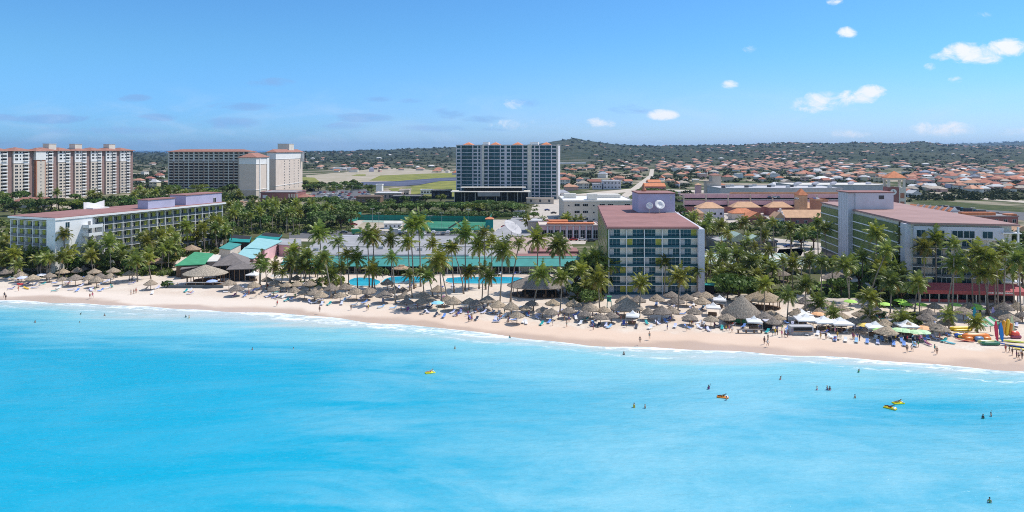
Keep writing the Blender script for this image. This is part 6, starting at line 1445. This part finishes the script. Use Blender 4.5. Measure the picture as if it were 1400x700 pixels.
boxtruck('green box truck parked on sandy yard left of site cabin', 481, 321, .1, 'greenroof'); boxtruck('white delivery truck in driveway before green louvred hotel', 1143, 357.5, .05, 'white', 4.2); boxtruck('white truck parked before the tennis fence', 534, 320, .1, 'offwhite', 4)
boxtruck('long white coach like truck behind the grey flat roof', 468, 330, .05, 'lilac', 8)
# ------------------------------------------------------------------ houses and scrub inland
def hw(w, d, h, l=False):
    mb = MB(); mb.box(-w / 2, -d / 2, -1.5, w / 2, d / 2, h)
    if l: mb.box(w * .05, -d / 2 - d * .5, -1.5, w / 2 - .2, -d / 2 + .01, h - .3)
    mb.box(-.5, -d / 2 - .06, 0, .5, -d / 2, 2.05)
    return mb.mesh('wall', 'tint')
def hr(w, d, h, k, l=False):
    mb = MB()
    if k == 'hip': mb.hip(-w / 2 - .7, -d / 2 - .7, w / 2 + .7, d / 2 + .7, h + .25, min(w, d) * .26)
    elif k == 'gable': mb.gable(-w / 2 - .6, -d / 2 - .7, w / 2 + .6, d / 2 + .7, h + .25, min(w, d) * .26)
    else: mb.box(-w / 2 - .3, -d / 2 - .3, h, w / 2 + .3, d / 2 + .3, h + .45)
    if l: mb.hip(w * .05 - .6, -d - .6, w / 2 + .4, -d * .1, h - .05, 1.9)
    return mb.mesh('roof', 'tintroof')
mat_ = mk('tintroof', (1, 1, 1), .85, .14, .5, tint=True, bump=.2)
HK = []
for w, d, h, k, l in [(14, 10, 3.4, 'hip', 0), (18, 10, 3.4, 'hip', 1), (12, 9, 3.3, 'gable', 0), (16, 12, 6.2, 'hip', 0), (20, 11, 3.6, 'gable', 0), (13, 11, 3.5, 'flat', 0), (15, 12, 6.4, 'flat', 0), (22, 14, 4, 'hip', 1)]:
    wp = winproto(1.5, 1.3, 1).mesh('window', ['darkglass', 'white'])
    HK.append((hw(w, d, h, l), hr(w, d, h, k, l), w, d, h, k, wp))
ROOFC = [((.52, .20, .11), 'orange'), ((.46, .19, .125), 'orange'), ((.36, .15, .11), 'red-brown'), ((.54, .29, .19), 'peach'), ((.48, .24, .16), 'orange'), ((.62, .61, .60), 'white'), ((.33, .34, .37), 'grey'), ((.44, .37, .30), 'tan'), ((.26, .29, .36), 'blue-grey')]
RW = [13, 14, 13, 14, 13, 13, 8, 14, 6]
WALLC = [(.70, .66, .60), (.60, .50, .38), (.72, .70, .70), (.62, .40, .34), (.55, .52, .60), (.66, .58, .40)]
# stretches of the picture already built over: (x0, x1, y0, y1) of feet
BLOCK = [(-50, 60, 200, 400), (60, 185, 258, 400), (60, 180, 0, 258), (229, 415, 200, 300), (405, 660, 236, 320), (618, 768, 200, 330), (735, 905, 264, 400), (768, 870, 258, 320), (930, 1190, 268, 420), (1120, 1420, 284, 500), (985, 1215, 250, 276), (1208, 1236, 230, 300), (945, 990, 246, 275), (864, 912, 246, 263), (806, 852, 243, 262), (760, 805, 219, 228), (1262, 1420, 263, 284)]
ROAD = [((812, 300), (866, 262)), ((866, 262), (893, 236)), ((893, 236), (892, 226)), ((745, 272), (862, 259)), ((862, 260), (1000, 262))]
def roadd(px, py):
    best = 99
    for (a, b), (c, d) in ROAD:
        t = max(0, min(1, ((px - a) * (c - a) + (py - b) * (d - b)) / ((c - a) ** 2 + (d - b) ** 2 + 1e-9)))
        best = min(best, math.hypot(px - a - t * (c - a), (py - b - t * (d - b)) * 2.2))
    return best
def blocked(px, py): return any(a < px < b and c < py < d for a, b, c, d in BLOCK)
rh = random.Random(23); hpos = []; HOUSES = []
def tryhouse(px, py, force=False):
    # the row is that of the flat plain; hills lift the house above it
    x, y = G(px, py)
    if not force and (blocked(px, py) or roadd(px, py) < (9 if py > 235 else 4)): return False
    mind = 17 if y < 1500 else 22
    if any(abs(x - a) < mind and abs(y - b) < mind * 1.1 for a, b in hpos): return False
    hpos.append((x, y)); HOUSES.append((x, y)); return True
HAND = [(797,258),(812,252),(824,243),(846,246),(800,247),(836,249),(872,245),(858,251),(914,250),(937,247),(951,249),(938,239),(905,246),(925,255),(960,243),(985,258),(1003,246),(1025,243),(1075,252),(1100,248),(1112,255),(1128,250),(1145,246),(1165,252),(1182,247),(1090,257),(1060,258),(1200,249),(1246,262),(1262,257),(1280,262),(1296,254),(1312,261),(1327,257),(1345,262),(1362,259),(1381,262),(1397,263),(1258,247),(1276,243),(1300,246),(1318,243),(1338,246),(1352,249),(1374,251),(1392,249),(772,252),(778,260),(768,268),(782,244),(600,234),(612,236),(575,233),(625,239),(590,229),(560,228),(545,226),(520,225),(500,226),(470,228),(190,250),(205,247),(218,243),(198,240),(222,250),(212,256),(191,262)]
for px, py in HAND: tryhouse(px, py, True)
tries = 0
while len(HOUSES) < 900 and tries < 30000:
    tries += 1
    px = rh.uniform(185, 1420) if rh.random() < .25 else rh.uniform(760, 1420)
    py = HY + 60 * rh.random() ** 1.25 + 7.0
    if px < 620 and py > 236: continue
    if px < 300 and rh.random() < .4: continue
    if 760 < px < 850 and py < 222 and rh.random() < .75: continue
    x, y = G(px, py)
    dens = .5 + .5 * math.sin(x * .0042 + 1.6 * math.sin(y * .0021)) * math.sin(y * .0033 + 1 + .9 * math.sin(x * .003))
    if rh.random() > .05 + 1.2 * dens ** 3: continue
    tryhouse(px, py)
HOUSES.sort(key=lambda p: p[1])
for i, (x, y) in enumerate(HOUSES[:300]):
    k = rh.choices(range(8), [20, 18, 12, 10, 8, 7, 6, 6])[0]; wm, rm, w, d, h, kind, wp = HK[k]
    col, nm = ROOFC[rh.choices(range(9), RW)[0]] if kind != 'flat' else rh.choice([ROOFC[5], ROOFC[7], ROOFC[6]])
    z = lz(x, y); a = rh.choice((0, .3, -.25, 1.57, 1.2, 3.1)) + rh.uniform(-.15, .15)
    r = inst('house', None, None, (x, y, z), a); v = rh.uniform(.85, 1.15); s = rh.uniform(.6, 1.0)
    inst('wall', wm, r, (0, 0, 0), 0, (s, s, 1), rh.choice(WALLC)); inst('roof', rm, r, (0, 0, 0), 0, (s, s, 1), tuple(q * v for q in col))
    if i < 90:
        for q in (-.36, -.18, .18, .36):
            for zz in ((1.0,) if h < 5 else (1.0, 4.0)):
                inst('window', wp, r, (q * w * s, -d * s / 2 - .05, zz)); inst('window', wp, r, (-q * w * s, d * s / 2 + .05, zz), math.pi)
    shape = {'hip': 'hipped', 'gable': 'gabled', 'flat': 'flat'}[kind]; size = ('two storey ' if h > 5 else '')
    rep(r, f'{size}{nm} {shape} roofed house', 'house', 'houses of the town inland')
V, Fc, Mi = [], [], []
for x, y in HOUSES[300:]:
    z = lz(x, y); w, d, h = rh.uniform(11, 22), rh.uniform(8, 13), rh.uniform(3, 4.2); a = rh.uniform(-.4, .4) + rh.choice((0, 1.57)); c, s = math.cos(a), math.sin(a); o = len(V)
    for zz, e in ((-2, 0), (h, 0), (h + .3, .7)):
        for sx, sy in ((-1, -1), (1, -1), (1, 1), (-1, 1)):
            lx, ly = sx * (w / 2 + e), sy * (d / 2 + e); V.append((x + lx * c - ly * s, y + lx * s + ly * c, z + zz))
    rx = w / 2 - d / 2 * .9 if w > d else .5
    for sx in (-1, 1): V.append((x + sx * rx * c, y + sx * rx * s, z + h + .3 + d * .26))
    Fc += [(o + i, o + (i + 1) % 4, o + 4 + (i + 1) % 4, o + 4 + i) for i in range(4)]; Mi += [0] * 4
    Fc += [(o + 8, o + 9, o + 13, o + 12), (o + 9, o + 10, o + 13, o + 13), (o + 10, o + 11, o + 12, o + 13), (o + 11, o + 8, o + 12, o + 12)]
    Mi += [1 + rh.choices((0, 1, 2), (8, 2, 1))[0]] * 4
mk('farroof', (.42, .19, .13), .85, .3, .012, col2=(.48, .32, .24)); mk('farroofpale', (.62, .60, .58), .8, .2, .02)
mb_ = bpy.data.meshes.new('distant_houses'); mb_.from_pydata(V, [], [tuple(dict.fromkeys(f)) for f in Fc])
for m_ in ('wallstuff', 'farroof', 'farroof', 'farroofpale'): mb_.materials.append(M[m_])
mb_.polygons.foreach_set('material_index', Mi); mb_.update()
o = inst('distant_houses', mb_); o['kind'] = 'stuff'; o['label'] = 'far small houses of the town fading towards the hills'
# scrub: clumps of leaf cards over the whole plain and the hills, thinner round roads, courts and houses
rg = np.random.default_rng(9); C = []
hp = np.array(hpos)
def addclump(px, py, lo, hi):
    x, y = G(px, py); C.append((x, y, rg.uniform(lo, hi) * (1 + max(0, y - 1200) / 2600)))
BL2 = [b for b in BLOCK if b not in ((405, 660, 236, 320), (60, 180, 0, 258), (1262, 1420, 263, 284), (-50, 60, 200, 400))] + [(415, 660, 232, 257), (-50, 185, 255, 400), (500, 640, 256, 320), (425, 512, 259, 278), (1240, 1420, 274, 300)]
n_ = 0
while n_ < 8000:
    px = rg.uniform(-40, 1440); py = HY + 3.2 + 95 * rg.random() ** 2.1
    if py < 207.5 and px < 480: continue
    if any(a < px < b and c < py < d for a, b, c, d in BL2) or roadd(px, py) < (5.5 if py > 232 else 2): continue
    if px < 620 and py > 262 and px > 415: continue
    x, y = G(px, py)
    if y < 3000 and len(hp) and np.min(np.abs(hp[:, 0] - x) + np.abs(hp[:, 1] + (-6) - y) * .8) < 9: continue
    if y < 2500 and .5 + .5 * math.sin(x * .013 + y * .004) * math.sin(y * .011 + 2) < .28 * rg.random() * 2: continue
    addclump(px, py, 2.0, 4.6); n_ += 1
for x, y in HOUSES:
    for q in range(3 if y < 1800 else 2):
        C.append((x + rg.uniform(-11, 11), y - rg.uniform(7, 12), rg.uniform(1.5, 3.2))); C.append((x + rg.uniform(-14, 14), y + rg.uniform(8, 13), rg.uniform(2.5, 4.2)))
C = np.array(C); C = C[[not any(a < 700 + F * x / y < b and c < HY + F * H / y < d for a, b, c, d in BL2) and roadd(700 + F * x / y, HY + F * H / y) > 3 for x, y, _ in C]]; K = 20
pz = land_z(C[:, 0], C[:, 1]); m = len(C)
u = rg.normal(size=(m, K, 3)); u /= np.linalg.norm(u, axis=2, keepdims=True); u[..., 2] = np.abs(u[..., 2])
rad = C[:, 2][:, None, None]; hs = rg.uniform(.65, 1.15, (m, 1, 1))
p = u * rad * rg.uniform(.5, 1.05, (m, K, 1)) * np.concatenate([np.full((m, 1, 2), 1.25), hs * 1.0], 2)
p = p + np.stack([C[:, 0], C[:, 1], pz], 1)[:, None, :]
nn = u + rg.normal(size=u.shape) * .5; nn /= np.linalg.norm(nn, axis=2, keepdims=True)
a = np.cross(nn, rg.normal(size=u.shape)); a /= np.linalg.norm(a, axis=2, keepdims=True); b = np.cross(nn, a)
s = rad * .36 * rg.uniform(.6, 1.25, (m, K, 1))
Vv = np.stack([p - a * s - b * s * .5, p + a * s * .4 - b * s * .9, p + a * s + b * s * .4, p - a * s * .3 + b * s * .9], 2).reshape(-1, 3)
o = inst('scrub', npmesh('scrub', Vv, np.arange(len(Vv)).reshape(-1, 4), ['scrubleaf'])); o['kind'] = 'stuff'; o['label'] = 'green scrub and trees covering the plain and the hills'

# ------------------------------------------------------------------ light, sky, air, camera
SUN_EL = math.radians(57); SUN_AZ = math.atan2(.90, .36)     # from the right, a little behind the town
w = bpy.data.worlds.new('World'); sc.world = w; w.use_nodes = True
t = NT(w); nt = w.node_tree; bg = nt.nodes['Background']
sky = t.n('ShaderNodeTexSky', sky_type='NISHITA'); sky.sun_disc = False; sky.sun_elevation = SUN_EL; sky.sun_rotation = SUN_AZ
sky.altitude = 0; sky.air_density = 1.0; sky.dust_density = .25; sky.ozone_density = 4.0
tc = t.n('ShaderNodeTexCoord'); D_ = tc.outputs['Generated']
sp_ = t.n('ShaderNodeSeparateXYZ'); t.L.new(D_, sp_.inputs[0])
yy = t.math('MAXIMUM', sp_.outputs[1], .02); U_ = t.math('DIVIDE', sp_.outputs[0], yy); V_ = t.math('DIVIDE', sp_.outputs[2], yy)
cv = t.n('ShaderNodeCombineXYZ'); t.L.new(U_, cv.inputs[0]); t.L.new(V_, cv.inputs[1])
# cumulus in given directions
n1 = t.noise(cv.outputs[0], 30, 9, .66, .5, (1, 1.7, 1)); n2 = t.noise(cv.outputs[0], 9, 5, .6, .5, (1, 3.2, 1))
def blob(px, py, rx, ry, dens):
    a = t.math('DIVIDE', t.math('SUBTRACT', U_, (px - 700) / F), rx / F); b = t.math('DIVIDE', t.math('SUBTRACT', V_, (HY - py) / F), ry / F)
    r2 = t.math('ADD', t.math('MULTIPLY', a, a), t.math('MULTIPLY', b, b))
    return t.math('MULTIPLY', t.rng(r2, 0, 1, 1, 0, False), dens)
cl = None
for c_ in [(1325,72,48,17,1.0),(1378,65,34,15,1.0),(1297,77,30,9,.8),(1345,80,40,10,.8),(1122,138,46,16,.75),(1165,134,40,12,.75),(1192,125,24,11,.85),(1105,148,30,9,.5),(1158,45,18,10,.85),(906,157,26,9,.95),(822,168,26,9,.62),(996,116,17,8,.6),(1290,177,50,13,.85),(1265,174,26,9,.7),(1390,180,36,10,.6),(1142,2,14,7,.6),(1025,67,14,7,.4),(705,142,26,9,.42),(1340,20,20,6,.2),(1305,109,16,6,.45),(1273,91,12,7,.4),(700,170,60,10,.35),(1160,183,40,8,.45)]:
    v_ = blob(*c_); cl = v_ if cl is None else t.math('MAXIMUM', cl, v_)
cm = t.rng(t.math('ADD', cl, t.rng(n1, .25, .75, -.62, .62, False)), .10, 1.05)
cm = t.math('MULTIPLY', cm, t.rng(cl, .0, .25))
gr = None
for c_ in [(185,134,32,7,.9),(365,113,50,9,.55),(330,145,55,8,.75),(75,163,90,8,.8),(220,160,40,7,.6),(310,168,60,10,.6),(515,135,30,6,.6),(565,138,28,6,.5),(495,161,60,8,.6),(612,155,40,10,.6),(660,163,40,8,.5),(5,160,30,7,.6),(730,140,60,10,.4),(450,172,70,8,.4),(840,150,70,12,.4),(150,178,120,8,.4),(640,175,120,8,.4)]:
    v_ = blob(*c_); gr = v_ if gr is None else t.math('MAXIMUM', gr, v_)
gm = t.math('MULTIPLY', t.rng(t.math('ADD', gr, t.rng(n2, .3, .7, -.5, .5, False)), .15, .65), t.rng(gr, 0, .3))
veil = t.math('MULTIPLY', t.math('MULTIPLY', t.rng(n2, .42, .75), t.rng(V_, .02, .11, 1, 0)), .35)
low = t.mix(t.rng(U_, -.6, .35), (.27, .56, 1.04), (.46, .63, .98)); tn = t.mix(t.rng(V_, .01, .17), low, (.335, .64, .86)); tn = t.mix(t.rng(V_, .26, .7), tn, (1.08, 1.02, .96))  # sky above the view left brighter than natural, as added fill for shade
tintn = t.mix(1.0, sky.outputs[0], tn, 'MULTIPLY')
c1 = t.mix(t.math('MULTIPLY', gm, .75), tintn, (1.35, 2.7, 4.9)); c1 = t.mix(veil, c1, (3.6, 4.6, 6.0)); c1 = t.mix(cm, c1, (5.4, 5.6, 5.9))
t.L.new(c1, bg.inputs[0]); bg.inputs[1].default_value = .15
sd = bpy.data.lights.new('sun', 'SUN'); sd.energy = 3.7; sd.angle = math.radians(.53); sd.color = (1, .955, .88)
so = bpy.data.objects.new('sun', sd); COL.objects.link(so)
dirv = Vector((math.sin(SUN_AZ) * math.cos(SUN_EL), math.cos(SUN_AZ) * math.cos(SUN_EL), math.sin(SUN_EL)))
so.rotation_euler = dirv.to_track_quat('Z', 'Y').to_euler(); so.location = (0, 0, 300)
if 1:
    hm = bpy.data.materials.new('haze'); hm.use_nodes = True; n_ = hm.node_tree; n_.nodes.remove(n_.nodes['Principled BSDF'])
    pv = n_.nodes.new('ShaderNodeVolumePrincipled'); pv.inputs['Color'].default_value = (.42, .66, 1.0, 1); pv.inputs['Density'].default_value = 4.2e-5; pv.inputs['Anisotropy'].default_value = .2
    n_.links.new(pv.outputs[0], n_.nodes['Material Output'].inputs['Volume'])
    M['haze'] = hm
    o = box(-27000, -400, -8, 27000, 24500, 260).build('haze', 'haze'); o['kind'] = 'stuff'; o['label'] = 'thin blue haze over sea, town and hills'
cam = bpy.data.cameras.new('camera'); co = bpy.data.objects.new('camera', cam); COL.objects.link(co)
co.location = (0, 0, H); co.rotation_euler = (math.pi / 2, 0, 0)
cam.sensor_width = 36; cam.lens = 36 * F / 1400; cam.shift_y = -(350 - HY) / 1400; cam.clip_start = 1; cam.clip_end = 120000
sc.camera = co
sc.view_settings.view_transform = 'Standard'; sc.view_settings.look = 'None'; sc.view_settings.exposure = .25; sc.view_settings.gamma = 1; sc.view_settings.use_curve_mapping = False
sc.render.engine = 'CYCLES'; sc.render.resolution_x = 1024; sc.render.resolution_y = 512
cy = sc.cycles; cy.max_bounces = 5; cy.diffuse_bounces = 2; cy.glossy_bounces = 2; cy.transmission_bounces = 2; cy.transparent_max_bounces = 4; cy.volume_bounces = 0; cy.caustics_reflective = False; cy.caustics_refractive = False
cy.use_adaptive_sampling = False; cy.sample_clamp_indirect = 4
cy.use_denoising = False; cy.pixel_filter_type = 'BLACKMAN_HARRIS'; cy.filter_width = 1.0
# ------------------------------------------------------------------ labels of the repeats
LM = [('leftmost white hotel end', 45, 385), ('left hotel garden front', 110, 378), ('left beach palapa cluster', 150, 385), ('white hotel stairs', 140, 360), ('white hotel balconies', 230, 350), ('the round thatched restaurant', 281, 392), ('bright green roof', 262, 362), ('grey shingle roofs', 335, 388), ('aqua roofed halls', 355, 335), ('dark teal canopies', 345, 318), ('the maroon conference hall', 385, 285), ('pale resort tower blocks', 350, 272), ('left terracotta tower', 110, 275), ('left car park', 465, 268), ('works yard', 550, 272), ('dividing tennis fence', 565, 305), ('green tennis court', 625, 308), ('white site cabin', 537, 316), ('long grey flat roof', 560, 332), ('west end of teal awning', 420, 375), ('middle of teal awning', 540, 372), ('east end of teal awning', 690, 372), ('left pool basin', 495, 388), ('middle pool basin', 555, 388), ('right pool basin', 650, 388), ('long thatched pool bar', 738, 410), ('pink arcade', 778, 330), ('grey parking deck', 705, 312), ('tall glass tower foot', 690, 285), ('pale office block', 820, 306), ('dark hotel trees', 805, 410), ('red roofed hotel facade', 890, 405), ('tan thatched shelter', 857, 435), ('red hotel corner', 957, 400), ('the big thatch cone', 1014, 440), ('tan roof behind cone', 1043, 422), ('covered garden walk', 1030, 362), ('green glass pavilion', 1020, 342), ('orange mall shops', 1030, 306), ('the lawn gazebo', 1144, 392), ('hotel lawn', 1150, 408), ('hotel driveway truck', 1148, 358), ('lilac lift tower', 1158, 350), ('green louvred hotel side', 1205, 395), ('white market tents', 1125, 452), ('lone white tent', 1197, 460), ('green parasol rows', 1235, 466), ('red restaurant awning', 1310, 412), ('red awning end', 1385, 412), ('orange inflatable sofa', 1337, 466), ('upright red board', 1362, 462), ('left front sand', 130, 400), ('open sand by shingle roofs', 240, 398), ('curving palm shadow sand', 440, 415), ('middle front sand', 560, 425), ('sand below right pool', 650, 436), ('sand below pool bar', 745, 442), ('sand below red hotel', 890, 452), ('sand below thatch cone', 1010, 455), ('sand below market tents', 1130, 466), ('front sand by parasols', 1250, 480), ('right edge sand', 1385, 485), ('left turquoise shallows', 150, 440), ('middle turquoise water', 620, 500), ('right turquoise water', 950, 545), ('far right turquoise water', 1220, 545),
 ('left sea horizon gap', 205, 250), ('salt flat', 520, 240), ('lagoon rim houses', 600, 236), ('slopes beside glass tower', 530, 220), ('glass tower right side', 775, 262), ('dark hill foot', 790, 230), ('straight inland road', 880, 248), ('vivid orange house', 895, 258), ('far end of inland road', 900, 225), ('cream mall tower', 975, 258), ('plain above cream tower', 990, 228), ('blue grey warehouse', 1060, 256), ('plain above warehouse', 1080, 230), ('left of clock tower', 1180, 250), ('the clock tower', 1222, 262), ('plain above clock tower', 1215, 228), ('right field road', 1320, 262), ('right plain', 1320, 236), ('far right edge plain', 1390, 240), ('far right hills', 1330, 218), ('white gabled shops', 1275, 292), ('parking garage roof', 1080, 275), ('garage facade', 1020, 300)]
finish_labels(LM)
print('objects', len(sc.objects), 'script', round(time.time() - T0, 1), 's')
